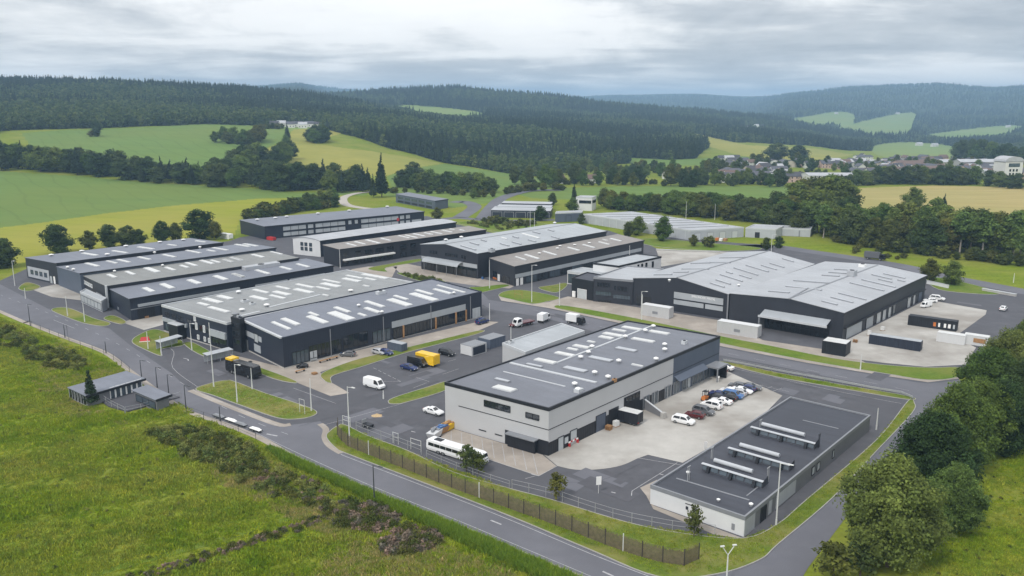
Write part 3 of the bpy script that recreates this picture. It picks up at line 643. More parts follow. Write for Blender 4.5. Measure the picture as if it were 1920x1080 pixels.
M_GALVR = pm('galvanised mast', (.36, .37, .38), .45)
def height_of(top, bot):
    b = G(*bot); return min(np.arange(1, 25, .02), key=lambda z: abs(proj(b+np.array([0, 0, z]))[1]-top[1]))
class Bld:
    """P near top corner, PL and PR the top corners at the far ends of the left and the right face (picture points);
    prof: roof profile over the left face, list of (share of its length, height above the eaves)"""
    def __init__(s, name, label, cat, P, base, PL, PR, wall, roof, prof=((0, 0), (1, 0)), H=None, parapet=None, over=0.0, back=None, group=None, plinth=None, lwall=None):
        s.H = H or height_of(P, base); s.prof = prof
        A = [G(*q, s.H)[:2] for q in (P, PL, PR)]; s.P = A[0]; U, V = A[2]-A[0], A[1]-A[0]
        s.lu, s.lv = np.linalg.norm(U), np.linalg.norm(V); s.ang = math.atan2(U[1], U[0]); s.tu, s.tv = U/s.lu, V/s.lv
        s.root = thing(name, label, cat, (*s.P, 0), s.ang, group); ca, sa = math.cos(-s.ang), math.sin(-s.ang)
        s.ev = np.array([s.tv[0]*ca-s.tv[1]*sa, s.tv[0]*sa+s.tv[1]*ca])
        m = MB(); n = len(prof); top = [(f*s.lv, s.H+h) for f, h in prof]; zb = -.3
        ring = [(0, zb)]+[(b, z) for b, z in top]+[(s.lv, zb)]; k = len(ring)
        v0 = [s.L(0, b, z) for b, z in ring]; v1 = [s.L(s.lu, b, z) for b, z in ring]
        m.add(v0, [tuple(range(k))], 1 if lwall else 0); m.add(v1, [tuple(range(k))[::-1]]); m.add(v0+v1, [(0, k, k+1, 1)]); m.add(v0+v1, [(k-2, 2*k-2, 2*k-1, k-1)])
        m.build('wall', [wall]+([lwall] if lwall else []), s.root)
        r = MB(); t = .16; o = over
        if parapet:
            r.hexa([s.L(a, b, s.H-.5) for a, b in ((.2, .2), (s.lu-.2, .2), (s.lu-.2, s.lv-.2), (.2, s.lv-.2))], [s.L(a, b, s.H+.02) for a, b in ((.2, .2), (s.lu-.2, .2), (s.lu-.2, s.lv-.2), (.2, s.lv-.2))]); s.zr = .02
            p = MB()
            for a0, a1, b0, b1 in ((-.06, s.lu+.06, -.06, .26), (-.06, s.lu+.06, s.lv-.26, s.lv+.06), (-.06, .26, .26, s.lv-.26), (s.lu-.26, s.lu+.06, .26, s.lv-.26)):
                q = [(a0, b0), (a1, b0), (a1, b1), (a0, b1)]; p.hexa([s.L(*c, s.H-.35) for c in q], [s.L(*c, s.H+.32) for c in q])
            p.build('parapet', parapet, s.root)
        else:
            for (f0, h0), (f1, h1) in zip(prof, prof[1:]):
                b0, b1 = f0*s.lv-(o if f0 == 0 else 0), f1*s.lv+(o if f1 == 1 else 0); q = [(-o, b0, h0), (s.lu+o, b0, h0), (s.lu+o, b1, h1), (-o, b1, h1)]
                r.hexa([s.L(a, b, s.H+h+.004) for a, b, h in q], [s.L(a, b, s.H+h+t) for a, b, h in q])
            s.zr = t
        r.build('roof', roof, s.root)
        if not parapet:
            for f, h in prof[1:-1] if len(prof) == 3 else []:
                c = MB(); q = [(-o, f*s.lv-.28), (s.lu+o, f*s.lv-.28), (s.lu+o, f*s.lv+.28), (-o, f*s.lv+.28)]; c.hexa([s.L(*e, s.H+h-.05) for e in q], [s.L(*e, s.H+h+t+.10) for e in q]); c.build('ridge_cap', M_TRIMG, s.root)
            c = MB(); s.fb(c, 'R', -o, s.lu+o, s.H+prof[0][1]-.32, s.H+prof[0][1]+t+.04, o-.02, o+.12); c.build('gutter', M_TRIMD, s.root)
        if plinth:
            s.band('R', 0, s.lu, 0, plinth[0], .06, plinth[1], 'plinth'); s.band('L', 0, s.lv, 0, plinth[0], .06, plinth[1], 'plinth')
    def L(s, a, b, z): return (a+b*s.ev[0], b*s.ev[1], z)
    def zroof(s, b):
        f = b/s.lv; xs, ys = zip(*s.prof); return s.H+float(np.interp(f, xs, ys))+s.zr
    def wp(s, face, px, py):
        """picture point -> (metres along the face, height)"""
        t = s.tu if face == 'R' else s.tv; d = ray(px, py)
        A = np.array([[d[0], -t[0]], [d[1], -t[1]]]); k, q = np.linalg.solve(A, s.P); return q, CH+d[2]*k
    def rp(s, px, py):
        """picture point -> (a, b) on the roof"""
        z = s.H
        for _ in range(6):
            w = G(px, py, z)[:2]-s.P; a, b = np.linalg.solve(np.array([s.tu, s.tv]).T, w); z = s.zroof(min(max(b, 0), s.lv))
        return a, b
    def fb(s, m, face, s0, s1, z0, z1, d0, d1, mi=0):
        """box on a face: along s0..s1, z0..z1, standing d0..d1 out from it"""
        if face == 'R': n = np.array([0, -1.0]); P = lambda q, d: (q+n[0]*d, n[1]*d)
        else:
            e = s.ev; n = np.array([-e[1], e[0]]); n = n if n[0] < 0 else -n; P = lambda q, d: (e[0]*q+n[0]*d, e[1]*q+n[1]*d)
        q = [P(s0, d1), P(s1, d1), P(s1, d0), P(s0, d0)]
        if face == 'L': q = q[::-1]
        return m.hexa([(*c, z0) for c in q], [(*c, z1) for c in q], mi)
    def band(s, face, s0, s1, z0, z1, d, mat, name='wall_panel', d0=-.05):
        m = MB(); s.fb(m, face, s0, s1, z0, z1, d0, d); return m.build(name, mat, s.root)
    def bandpx(s, face, tl, br, d, mat, name='wall_panel', zs=None):
        (a, z1), (b, z0) = s.wp(face, *tl), s.wp(face, *br)
        if zs: z0, z1 = zs
        return s.band(face, min(a, b), max(a, b), min(z0, z1), max(z0, z1), d, mat, name)
    def window(s, face, s0, s1, z0, z1, n=1, rows=1, glass=None, frame=None, fw=.1, name='window', d=0.0):
        s0, s1 = min(s0, s1), max(s0, s1); z0, z1 = min(z0, z1), max(z0, z1)
        m = MB(); s.fb(m, face, s0, s1, z0-fw, z0, -.05, .14+d); s.fb(m, face, s0, s1, z1, z1+fw, -.05, .10+d); w = (s1-s0)/n
        for i in range(n+1): s.fb(m, face, s0+w*i-fw*.5, s0+w*i+fw*.5, z0, z1, -.05, .10+d)
        for j in range(1, rows):
            z = z0+(z1-z0)*j/rows
            for i in range(n): s.fb(m, face, s0+w*i+fw*.5, s0+w*i+w-fw*.5, z-fw*.4, z+fw*.4, -.05, .09+d)
        o = m.build(name, frame or M_TRIMD, s.root)
        for i in range(n):
            p = MB(); s.fb(p, face, s0+w*i+fw*.5, s0+w*i+w-fw*.5, z0, z1, -.04, .05+d); p.build('pane', glass or M_GLASS, o)
        return o
    def winpx(s, face, tl, br, n=1, rows=1, **k):
        (a, z1), (b, z0) = s.wp(face, *tl), s.wp(face, *br); return s.window(face, a, b, z0, z1, n, rows, **k)
    def door(s, face, c, w, h, mat, frame=None, name='door', z0=.05):
        m = MB(); s.fb(m, face, c-w/2, c+w/2, z0, z0+h, -.05, .06); o = m.build(name, mat, s.root)
        f = MB(); s.fb(f, face, c-w/2-.12, c-w/2, z0, z0+h+.12, -.05, .12); s.fb(f, face, c+w/2, c+w/2+.12, z0, z0+h+.12, -.05, .12); s.fb(f, face, c-w/2, c+w/2, z0+h, z0+h+.12, -.05, .12)
        f.build('frame', frame or M_TRIMD, o); return o
    def sky(s, ends, mat=None, width=None, h=.32):
        """rooflights: list of (x0,y0,x1,y1[,width]) picture points of their centre lines"""
        for e in ends:
            a0, b0 = s.rp(e[0], e[1]); a1, b1 = s.rp(e[2], e[3]); w = e[4] if len(e) > 4 else (width or 1.3)
            if abs(b1-b0) >= abs(a1-a0)*.6: a = (a0+a1)/2; A = (a-w/2, a+w/2); B = sorted((b0, b1))
            else: b = (b0+b1)/2; A = sorted((a0, a1)); B = (b-w/2, b+w/2)
            A = (max(A[0], .4), min(A[1], s.lu-.4)); B = (max(B[0], .4), min(B[1], s.lv-.4))
            if A[1]-A[0] < .25 or B[1]-B[0] < .25: continue
            q = [(A[0], B[0]), (A[1], B[0]), (A[1], B[1]), (A[0], B[1])]; i = .12; qi = [(A[0]+i, B[0]+i), (A[1]-i, B[0]+i), (A[1]-i, B[1]-i), (A[0]+i, B[1]-i)]
            m = MB(); m.hexa([s.L(*c, s.zroof(c[1])-.1) for c in q], [s.L(*c, s.zroof(c[1])+h*.6) for c in q], 0)
            m.hexa([s.L(*c, s.zroof(c[1])+h*.6+.003) for c in qi], [s.L(*c, s.zroof(c[1])+h) for c in qi], 1)
            m.build('skylight', [M_TRIML if mat is not M_DULL else M_TRIMG, mat or M_ROOFLT], s.root)
    def vents(s, pts, r=.45, h=.9, mat=None):
        for x, y in pts:
            a, b = s.rp(x, y); z = s.zroof(min(max(b, 0), s.lv)); p = Vector(s.L(a, b, z)); m = MB()
            m.tube(p-Vector((0, 0, .1)), p+Vector((0, 0, h*.6)), r*.7, mi=0); m.tube(p+Vector((0, 0, h*.55)), p+Vector((0, 0, h*.8)), r*1.15, r*1.2, mi=1); m.tube(p+Vector((0, 0, h*.8)), p+Vector((0, 0, h)), r*1.2, r*.4, mi=1)
            m.build('roof_vent', [M_TRIMG, mat or M_WHITE], s.root)
    def unit(s, x, y, la=2.0, lb=1.4, h=1.1, mat=None, name='rooftop_unit'):
        a, b = s.rp(x, y); z = s.zroof(min(max(b, 0), s.lv)); m = MB()
        q = [(a-la/2, b-lb/2), (a+la/2, b-lb/2), (a+la/2, b+lb/2), (a-la/2, b+lb/2)]; m.hexa([s.L(*c, z-.1) for c in q], [s.L(*c, z+h) for c in q])
        p = Vector(s.L(a, b, z+h-.01)); m.tube(p, p+Vector((0, 0, .15)), min(la, lb)*.35, mi=1); m.build(name, [mat or M_TRIML, M_TRIMD], s.root)
    def ridge(s, p, q, w=.35, h=.22, mat=None, name='ridge_cap'):
        a0, b0 = s.rp(*p); a1, b1 = s.rp(*q); d = np.array([a1-a0, b1-b0]); d /= np.linalg.norm(d); n = np.array([-d[1], d[0]])*w/2
        c = [(a0-n[0], b0-n[1]), (a1-n[0], b1-n[1]), (a1+n[0], b1+n[1]), (a0+n[0], b0+n[1])]; m = MB()
        m.hexa([s.L(*e, s.zroof(min(max(e[1], 0), s.lv))-.05) for e in c], [s.L(*e, s.zroof(min(max(e[1], 0), s.lv))+h) for e in c]); m.build(name, mat or M_TRIML, s.root)
def zz(lst, ox, oy, k=4.0): return [(ox+a/k, oy+b/k, ox+c/k, oy+d/k, *r) for a, b, c, d, *r in lst]
def zp(lst, ox, oy, k=4.0): return [(ox+a/k, oy+b/k) for a, b in lst]

# ---- C: pale grey two-storey hall with a slate flat roof, front centre
b = Bld('pale_hall', 'pale grey flat roofed hall with black base in the front yard', 'warehouse', (1029, 768), (1017, 855), (834, 719), (1350, 632), M_WGREY, M_RDARK, parapet=M_TRIMD)
BC = b; zb0 = b.wp('R', 1029, 830)[1]; zg = b.wp('R', 1029, 806)[1]
b.band('R', .0, b.lu, zg-.07, zg+.07, .05, M_TRIMD, 'groove_trim'); b.band('L', -.05, b.lv*.86, zg-.07, zg+.07, .05, M_TRIMD, 'groove_trim')
sb = b.wp('R', 1262, 700)[0]
b.band('R', sb, b.lu, 0, b.H-.36, .04, M_WBLUE, 'wall_panel'); b.band('R', sb, b.lu-6, zg-.06, zg+.06, .10, M_TRIMD, 'groove_trim')
b.band('R', -.02, sb-.01, 0, zb0, .05, M_WBLACK, 'base_panel'); sl = b.wp('L', 947, 810)[0]; b.band('L', -.02, sl, 0, zb0+.25, .05, M_WBLACK, 'base_panel')
b.band('L', b.lv*.02, sl-.3, .1, .35, .3, M_PLINTH, 'plinth') if False else None
b.winpx('L', (908, 750), (957, 773), 4, d=.03); b.winpx('L', (986, 773), (1011, 788), 2, d=.03)
b.bandpx('L', (958, 823), (948, 840), .12, M_WBLACK, 'hatch_cover') if False else None
m = MB(); q0, q1 = b.wp('L', 1010, 838)[0], b.wp('L', 955, 815)[0]; b.fb(m, 'L', q0, q1, 2.7, 2.9, .03, 1.6); m.build('canopy', M_TRIMG, b.root)
m = MB(); b.fb(m, 'L', q0+.3, q1-.2, .1, 2.6, .04, .9); m.build('store_box', M_WBLACK, b.root)
for z in (835, 841): 
    a = b.wp('L', 905 if z == 835 else 935, z)[0]; b.band('L', a-.9, a+.9, 1.3, 1.5, .08, M_TRIMD, 'wall_grille')
b.bandpx('R', (1170, 748), (1199, 755), .09, M_TRIMD, 'wall_panel', zs=(zb0+.02, zg-.45))
b.winpx('R', (1172, 752), (1197, 758), 4, d=.06) if False else b.window('R', b.wp('R', 1172, 760)[0], b.wp('R', 1197, 750)[0], zb0+.9, zb0+1.9, 4, d=.1)
b.door('R', b.wp('R', 1051, 845)[0], 1.6, 2.6, M_PALEG); b.door('R', b.wp('R', 1075, 828)[0], 2.0, 2.8, M_PALEG); b.window('R', b.wp('R', 1057, 842)[0], b.wp('R', 1065, 838)[0], .9, 2.2, 1, glass=M_PALEG, d=.05)
b.door('R', b.wp('R', 1126, 795)[0], 3.2, 3.4, M_WBLUE, name='roller_door'); b.door('R', b.wp('R', 1150, 785)[0], 3.2, 3.4, M_TRIMD, name='roller_door')
for x in (1206, 1222, 1246, 1262, 1278, 1296, 1306, 1318): 
    q = b.wp('R', x, 740)[0]; b.window('R', q, q+2.4, .3, 2.9, 2, glass=M_GLASSB, frame=M_TRIMG, d=.05)
for x in (1230, 1254, 1289): 
    q = b.wp('R', x, 740)[0]; b.door('R', q, 1.5, 2.8, M_PALEG, frame=M_TRIML)
m = MB(); q0, q1 = b.wp('R', 1264, 712)[0], b.wp('R', 1318, 690)[0]; m.hexa([b.L(q0, -1.4, 3.3), b.L(q1, -1.4, 3.3), b.L(q1, .0, 4.3), b.L(q0, .0, 4.3)], [b.L(q0, -1.4, 3.45), b.L(q1, -1.4, 3.45), b.L(q1, .0, 4.45), b.L(q0, .0, 4.45)]); m.build('canopy', M_WBLUE, b.root)
q0 = b.wp('R', 1322, 705)[0]; m = MB(); b.fb(m, 'R', q0, q0+5, 3.2, 3.6, .05, 3.4); b.fb(m, 'R', q0, q0+.2, 0, 3.2, 3.0, 3.3); m.build('porch', M_TRIMG, b.root); m = MB(); b.fb(m, 'R', q0+4.2, q0+4.6, 0, 3.2, .05, 3.3); m.build('porch_wall', M_WBLACK, b.root); b.band('R', q0+.4, q0+3.6, 2.6, 3.15, .12, M_RUST, 'fascia_sign')
b.sky(zz([(895, 458, 1050, 487, 1.7), (1045, 408, 1190, 432, 1.6), (1135, 375, 1215, 390, 1), (1185, 352, 1300, 375, 1.5), (1375, 287, 1480, 303, 1.6), (1400, 264, 1560, 283, 1.7), (1285, 322, 1345, 332, .8), (1475, 233, 1575, 250, 1.1), (1550, 214, 1690, 237, 1.6), (1760, 242, 1890, 272, 1.6), (1630, 297, 1780, 332, 1.5), (595, 660, 735, 697, 2), (1620, 494, 1700, 514, .6)], 780, 560))
b.sky(zz([(1505, 370, 1650, 400, 1.6), (1305, 438, 1465, 475, 1.7), (1115, 517, 1275, 553, 1.7), (835, 490, 940, 520, .9), (640, 587, 655, 645, 1)], 780, 560), M_DULL)
b.vents(zp([(1235, 455), (1292, 418), (1320, 376), (1570, 300), (1720, 255), (1780, 222), (1865, 360), (1190, 658), (1440, 605), (1215, 700), (1800, 470), (1865, 398), (1340, 572), (1520, 484)], 780, 560), .5, 1.0)
b.unit(1152, 715, .9, .6, .6, M_WOOD); b.unit(1085, 735, 1.6, 1.2, .7); b.unit(1283, 645, 1.2, 1, .8)
b.ridge((1043, 681), (1224, 611), .5, .18); b.ridge((957, 681), (1118, 718), .7, .2); b.ridge((944, 697), (1060, 725), .3, .12)
# ---- annex with the pale roof behind it
b = Bld('grey_annex', 'low annex with plain pale grey roof behind the pale hall', 'building', (985, 662), (985, 690), (942, 645), (1096, 622), M_WGREY, M_RPALE, parapet=M_TRIML, H=5.2); b.unit(958, 643, 1.5, 1, .5)
# ---- D: long low building with monitors, right front
b = Bld('low_workshop', 'low building with anthracite flat roof and raised lantern lights beside the side road', 'workshop', (1397, 972), (1395, 1007), (1220, 912), (1632, 781), M_WMID, M_RANTH, parapet=M_TRIMG, lwall=M_WWHITE); BD = b
b.band('R', -.03, 3.6, 0, b.H-.36, .04, M_WLIGHT, 'wall_panel'); q = b.wp('R', 1428, 960)[0]; b.door('R', q+.6, 1.8, 2.4, M_WBLACK)
for x0, x1 in ((1442, 1448), (1455, 1490)):
    b.band('R', b.wp('R', x0, 940)[0], b.wp('R', x1, 930)[0], .3, 2.6, .05, M_WLIGHT, 'wall_panel')
for x0, x1 in ((1522, 1528), (1531, 1537), (1558, 1562)): b.window('R', b.wp('R', x0, 880)[0], b.wp('R', x1, 870)[0], .9, 2.3, 1, glass=M_PALEG)
for x, y in ((1290, 952), (1302, 953)): a, z = b.wp('L', x, y); b.band('L', a-.5, a+.5, 2.2, 2.3, .08, M_TRIMD, 'wall_grille')
a, z = b.wp('L', 1288, 960); b.band('L', a-.2, a+.2, 1.3, 1.8, .12, M_TRIMD, 'meter_box'); a, z = b.wp('L', 1375, 985); b.band('L', a-.25, a+.25, .6, 1.6, .1, M_TRIMG, 'meter_box')
for (x0, y0), (x1, y1) in (((1319, 879), (1434, 912)), ((1367, 850), (1485, 880)), ((1413, 808), (1528, 842))):
    (a0, b0), (a1, b1) = b.rp(x0, y0), b.rp(x1, y1); a = (a0+a1)/2; B0, B1 = sorted((b0, b1)); z = b.zroof(0)
    m = MB(); m.hexa([b.L(a-.9, B0, z), b.L(a+1.5, B0, z), b.L(a+1.5, B1, z), b.L(a-.9, B1, z)], [b.L(a-.5, B0, z+1.15), b.L(a+1.3, B0, z+1.5), b.L(a+1.3, B1, z+1.5), b.L(a-.5, B1, z+1.15)]); o = m.build('roof_lantern', M_RANTH, b.root)
    n = 7; w = (B1-B0)/n
    for i in range(n):
        p = MB(); y0_, y1_ = B0+w*i+.12, B0+w*(i+1)-.12; p.hexa([b.L(a-.93, y0_, z+.25), b.L(a-.85, y0_, z+.25), b.L(a-.85, y1_, z+.25), b.L(a-.93, y1_, z+.25)], [b.L(a-.66, y0_, z+1.0), b.L(a-.58, y0_, z+1.0), b.L(a-.58, y1_, z+1.0), b.L(a-.66, y1_, z+1.0)]); p.build('pane', M_GLASSB, o)
    p = MB(); p.tube(b.L(a+.7, B0+2.5, z+1.75), b.L(a+.7, B1-1.5, z+1.75), .38, n=10); p.build('light_tube', M_DULL, o)
    p = MB()
    p.hexa([b.L(a-1.0, B0-.1, z+1.12), b.L(a-.45, B0-.1, z+1.18), b.L(a-.45, B1+.1, z+1.18), b.L(a-1.0, B1+.1, z+1.12)], [b.L(a-1.0, B0-.1, z+1.22), b.L(a-.45, B0-.1, z+1.28), b.L(a-.45, B1+.1, z+1.28), b.L(a-1.0, B1+.1, z+1.22)]); p.build('gutter', M_DULL, o)
    for f in (.12, .5, .88):
        p = MB(); y = B0+(B1-B0)*f; p.hexa([b.L(a-1.6, y-.25, z), b.L(a-.9, y-.25, z), b.L(a-.9, y+.25, z), b.L(a-1.6, y+.25, z)], [b.L(a-1.25, y-.25, z+1.0), b.L(a-.8, y-.25, z+1.1), b.L(a-.8, y+.25, z+1.1), b.L(a-1.25, y+.25, z+1.0)]); p.build('buttress', M_WBLACK, o)
b.ridge((1268, 897), (1405, 938), .3, .08, M_TRIMG); b.ridge((1400, 930), (1432, 905), .2, .08, M_TRIMG); b.vents([(1347, 940)], .25, .5); b.vents([(1408, 950), (1290, 890)], .3, .7)
b.ridge((1505, 788), (1572, 804), .25, .08, M_TRIMG)
for x, y0_, y1_, mt in ((1289, 903, 876, M_GALVR), (1333, 866, 848, M_GALVR), (1424, 812, 783, M_GALVR), (1534, 840, 800, M_TRIMD), (1438, 905, 868, M_GALVR)):
    a, q = b.rp(x, y0_); z = b.zroof(0); m = MB(); m.tube(b.L(a, q, z-.05), b.L(a, q, z+2.6), .06); m.tube(b.L(a+.5, q, z-.05), b.L(a+.5, q, z+2.6), .06); m.tube(b.L(a-.2, q, z+2.6), b.L(a+.8, q, z+2.6), .07); m.build('roof_mast', mt, b.root)
# ---- M2 and M1: long navy pair in the middle left
b = Bld('navy_hall', 'long navy hall with twin rows of white rooflights beside the car park', 'warehouse', (530, 635), (533, 692), (447, 598), (903, 548), M_WNAVY, M_RBLUE, parapet=M_WNAVY, plinth=(.35, M_PLINTH)); BM2 = b
for f in (.2, .45, .7, .93): b.band('R', b.lu*f-.09, b.lu*f+.09, .1, b.H-.4, .16, M_TRIMG, 'downpipe')
b.ridge((528, 634.5), (447, 597.5), .7, .36, M_TRIML, 'coping')
b.sky(zz([(430, 822, 590, 870, 1.2), (500, 797, 660, 835, 1.7), (690, 780, 875, 820, 2), (710, 748, 795, 770, 1.1), (870, 748, 1050, 797, 3), (900, 710, 1035, 742, 1.5), (1085, 755, 1150, 773, 1), (1130, 715, 1260, 745, 1.6), (1130, 665, 1290, 702, 1.6), (1310, 650, 1485, 692, 2.6), (1350, 622, 1465, 648, 1.3), (1485, 605, 1675, 655, 2.6), (1510, 580, 1655, 610, 1.5), (1650, 572, 1790, 605, 1.5), (1690, 540, 1880, 600, .9)], 400, 400))
b.vents(zp([(1090, 702), (1265, 752), (1805, 608)], 400, 400)); b.unit(714, 551, 3, 1.6, .9)
z0, z1 = b.wp('R', 736, 624)[1], b.wp('R', 736, 612)[1]; q0, q1 = b.wp('R', 735, 620)[0], b.wp('R', 873, 590)[0]
b.band('R', q0, q1, 3.6, 5.4, .07, M_BAND, 'fascia_band')
for i, (x0, x1, n) in enumerate(((737, 754, 3), (757, 800, 6), (801, 815, 3), (818, 853, 6), (856, 872, 3))): b.window('R', b.wp('R', x0, 620)[0], b.wp('R', x1, 610)[0], .4, 3.45, n, glass=M_GLASS, d=.04)
for x in (755.5, 816.5, 854.5, 873.5):
    q = b.wp('R', x, 610)[0]; b.band('R', q-.25, q+.25, .1, 3.6, .3, M_WOOD, 'timber_post')
for x, w in ((890, 1.6), (897, 1.2)): b.door('R', b.wp('R', x, 600)[0], w, 3.2, M_PALEG, frame=M_TRIML)
for x0, x1, za, zb_, n in ((548, 578, .6, 3.6, 4), (580, 640, 1.0, 4.2, 8), (645, 690, 1.2, 4.6, 5), (700, 733, .6, 3.8, 4)): b.window('R', b.wp('R', x0, 670)[0], b.wp('R', x1, 650)[0], za, zb_, n, glass=M_GLASSB if n == 4 else M_GLASS, fw=.14)
b.door('R', b.wp('R', 588, 672)[0], 1.8, 2.6, M_PALEG, frame=M_TRIML)
a0, a1 = b.wp('L', 462, 640)[0], b.wp('L', 491, 645)[0]; b.band('L', min(a0, a1), max(a0, a1), 4.2, 5.6, .06, M_BAND); b.winpx('L', (477, 625), (485, 643), 1, glass=M_PALEG, d=.04); a0, a1 = b.wp('L', 478, 668)[0], b.wp('L', 490, 672)[0]; b.band('L', min(a0, a1), max(a0, a1), 1.0, 3.0, .06, M_BAND); b.door('L', b.wp('L', 464, 662)[0], 2.0, 3.0, M_PALEG)
b = Bld('grey_roof_hall', 'hall with grey roof full of white rooflights behind the navy hall', 'warehouse', (425, 607), (427, 662), (303, 573), (775, 530), M_WNAVY, M_RGREY, parapet=M_TRIML, H=7.6, plinth=(.35, M_PLINTH))
b.sky(zz([(35, 622, 140, 645, 2), (-60, 640, 50, 675, 2), (-110, 675, -35, 695, 1.3), (-25, 705, 110, 745, 1.6), (285, 625, 400, 652, 2), (305, 575, 410, 600, 1.4), (440, 615, 525, 645, 1.3), (455, 590, 575, 615, 2), (470, 550, 575, 572, 1.3), (620, 535, 760, 560, 1.5), (620, 570, 735, 600, 2), (785, 552, 865, 578, 1.1), (820, 527, 945, 555, 2.3), (820, 500, 955, 525, 1.2), (820, 612, 865, 622, .8), (980, 490, 1095, 515, 2), (1005, 467, 1115, 492, 1.2), (1140, 455, 1290, 495, 2.2), (1140, 488, 1215, 505, 1.3), (1125, 543, 1170, 552, .8)], 400, 400))
b.vents(zp([(1030, 590), (190, 600), (215, 735), (400, 700)], 400, 400), .7, .9); b.unit(459, 566, 2, 1.5, .6); b.unit(473, 571, 1.4, 1.2, .6); b.ridge((506, 576), (600, 553), .7, .15); b.ridge((445, 594), (487, 584), .7, .15)
for i, x in enumerate((310, 322, 334, 350)):
    a = b.wp('L', x, 590)[0]; b.window('L', a, a-2.4, 4.9, 6.0, 2)
for x0, x1 in ((311, 320), (322, 332)): b.window('L', b.wp('L', x0, 615)[0], b.wp('L', x1, 618)[0], .8, 2.9, 2, glass=M_GLASSB)
a0, a1 = b.wp('L', 308, 606)[0], b.wp('L', 352, 615)[0]; m = MB(); b.fb(m, 'L', min(a0, a1), max(a0, a1), 3.3, 4.3, .0, .5); m.build('fascia_band', M_BAND, b.root)
a = b.wp('L', 342, 630)[0]; m = MB(); b.fb(m, 'L', a-2.4, a+2.4, 0, 4.1, 0, 2.6); m.build('entrance_porch', M_WBLACK, b.root); m = MB(); b.fb(m, 'L', a-2.5, a+2.5, 4.1, 4.3, 0, 2.8); m.build('porch_roof', M_TRIML, b.root)
for x, z0, z1 in ((368, 5.9, 7.0), (370, 3.6, 5.4), (384, 3.4, 5.2), (372, .9, 2.0), (384, .9, 2.0), (392, .9, 2.0)): a = b.wp('L', x, 630)[0]; b.window('L', a-.5, a+.5, z0, z1, 1, glass=M_PALEG, frame=M_WHITE)
for x in (364, 378, 390): a = b.wp('L', x, 632)[0]; b.window('L', a-.7, a+.7, 3.5, 5.0, 1)
a0, a1 = b.wp('L', 396, 630)[0], b.wp('L', 426, 640)[0]; m = MB(); b.fb(m, 'L', min(a0, a1), max(a0, a1), 3.2, 5.0, .05, .6); m.build('fascia_band', M_BAND, b.root); b.window('L', min(a0, a1)+.3, max(a0, a1)-.3, .4, 3.0, 4)
b = Bld('stair_tower', 'black stair tower wedged between the two mid-left halls', 'tower', (449, 600), (449, 672), (433, 596), (458, 597), M_WBLACK, M_RANTH, H=9.0, parapet=M_WBLACK); b.vents([(441, 594)], .8, 1.2, M_TRIMG); b.unit(447, 594, 1.2, 1, .6)
for z in (2.2, 4.4, 6.6): b.window('L', .4, b.lv-.4, z, z+1.2, 2)
# ---- L1..L4: the four-bay works at the far left
L4 = Bld('blue_roof_bay', 'blue roofed works bay with dark loading wall, nearest bay of the far left works', 'warehouse', (243, 561), (245, 600), (205, 538), (625, 498), M_WNAVY, M_RBLUE, prof=((0, 0), (1, -.7)), over=.2, H=6.7)
b = L4; b.sky(zz([(1080, 562, 1150, 590, 1.8), (1215, 532, 1295, 565, 2), (1415, 502, 1500, 530, 2), (1610, 472, 1700, 500, 2), (1750, 455, 1825, 480, 1.6)], 0, 400)); b.sky(zz([(150, 457, 225, 480, 1.4), (325, 427, 415, 457, 1.5), (500, 404, 590, 425, 1.4), (630, 382, 715, 405, 1.4)], 400, 400))
q = [b.wp('R', x, 560)[0] for x in (257, 450, 480, 540, 545, 610)]
b.band('R', q[0], q[1], 3.9, 4.7, .5, M_BAND, 'canopy_band'); b.band('R', q[2], q[3], 3.9, 4.5, .5, M_BAND, 'canopy_band'); b.band('R', q[4], q[5], 3.9, 4.5, .5, M_BAND, 'canopy_band'); b.band('R', 0, b.lu, 3.3, 3.5, .3, M_TRIMG, 'gutter')
for x0, x1 in ((262, 285), (300, 330), (350, 400), (420, 450)): b.door('R', (b.wp('R', x0, 580)[0]+b.wp('R', x1, 575)[0])/2, 5, 3.1, M_WBLACK, name='roller_door')
b.band('R', 1.2, 2.6, .6, 2.4, .1, M_RED, 'door_sign') if False else None
b.sky([], None); b.unit(490, 502, 14, 3.4, 1.3, M_RLIGHT, 'roof_house')
a0 = b.wp('L', 222, 580)[0]; b.band('L', a0-.6, a0+.6, .8, 1.6, .1, M_TRIMG, 'vent_grille')
L3 = Bld('olive_roof_bay', 'olive grey roofed works bay with slanted office front in the far left works', 'warehouse', (200, 537), (202, 588), (150, 511), (560, 484), M_WCHAR, M_ROLIVE, prof=((0, 0), (1, -.7)), over=.2, H=7.1)
b = L3; b.sky(zz([(805, 462, 875, 483, 1.4), (945, 439, 1010, 462, 1.4), (1085, 412, 1195, 442, 2.2), (1245, 407, 1310, 430, 1.4), (1355, 392, 1410, 410, 1.3), (1400, 372, 1470, 397, 1.4), (1510, 354, 1595, 382, 1.6), (1585, 354, 1650, 373, 1.2), (1680, 347, 1745, 366, 1.2), (1730, 332, 1815, 353, 1.4)], 0, 400)); b.sky(zz([(80, 347, 140, 367, 1.2), (135, 332, 215, 352, 1.3), (300, 310, 370, 333, 1.6), (440, 289, 515, 310, 1.4)], 400, 400)); b.vents([(215, 511), (305, 500)])
for i in range(6): a = b.lv-2.5-i*2.1; b.window('L', a-.7, a+.7, 3.9, 5.0, 1, glass=M_PALEG, frame=M_WHITE)
a = b.lv*.30; b.band('L', a-3, a+3.4, 1.6, 3.2, .1, M_BAND); b.window('L', a-2.8, a+3, .3, 1.5, 3, glass=M_PALEG)
b.band('L', -.35, .35, 0, b.H+.3, .5, M_TRIML, 'corner_fin')
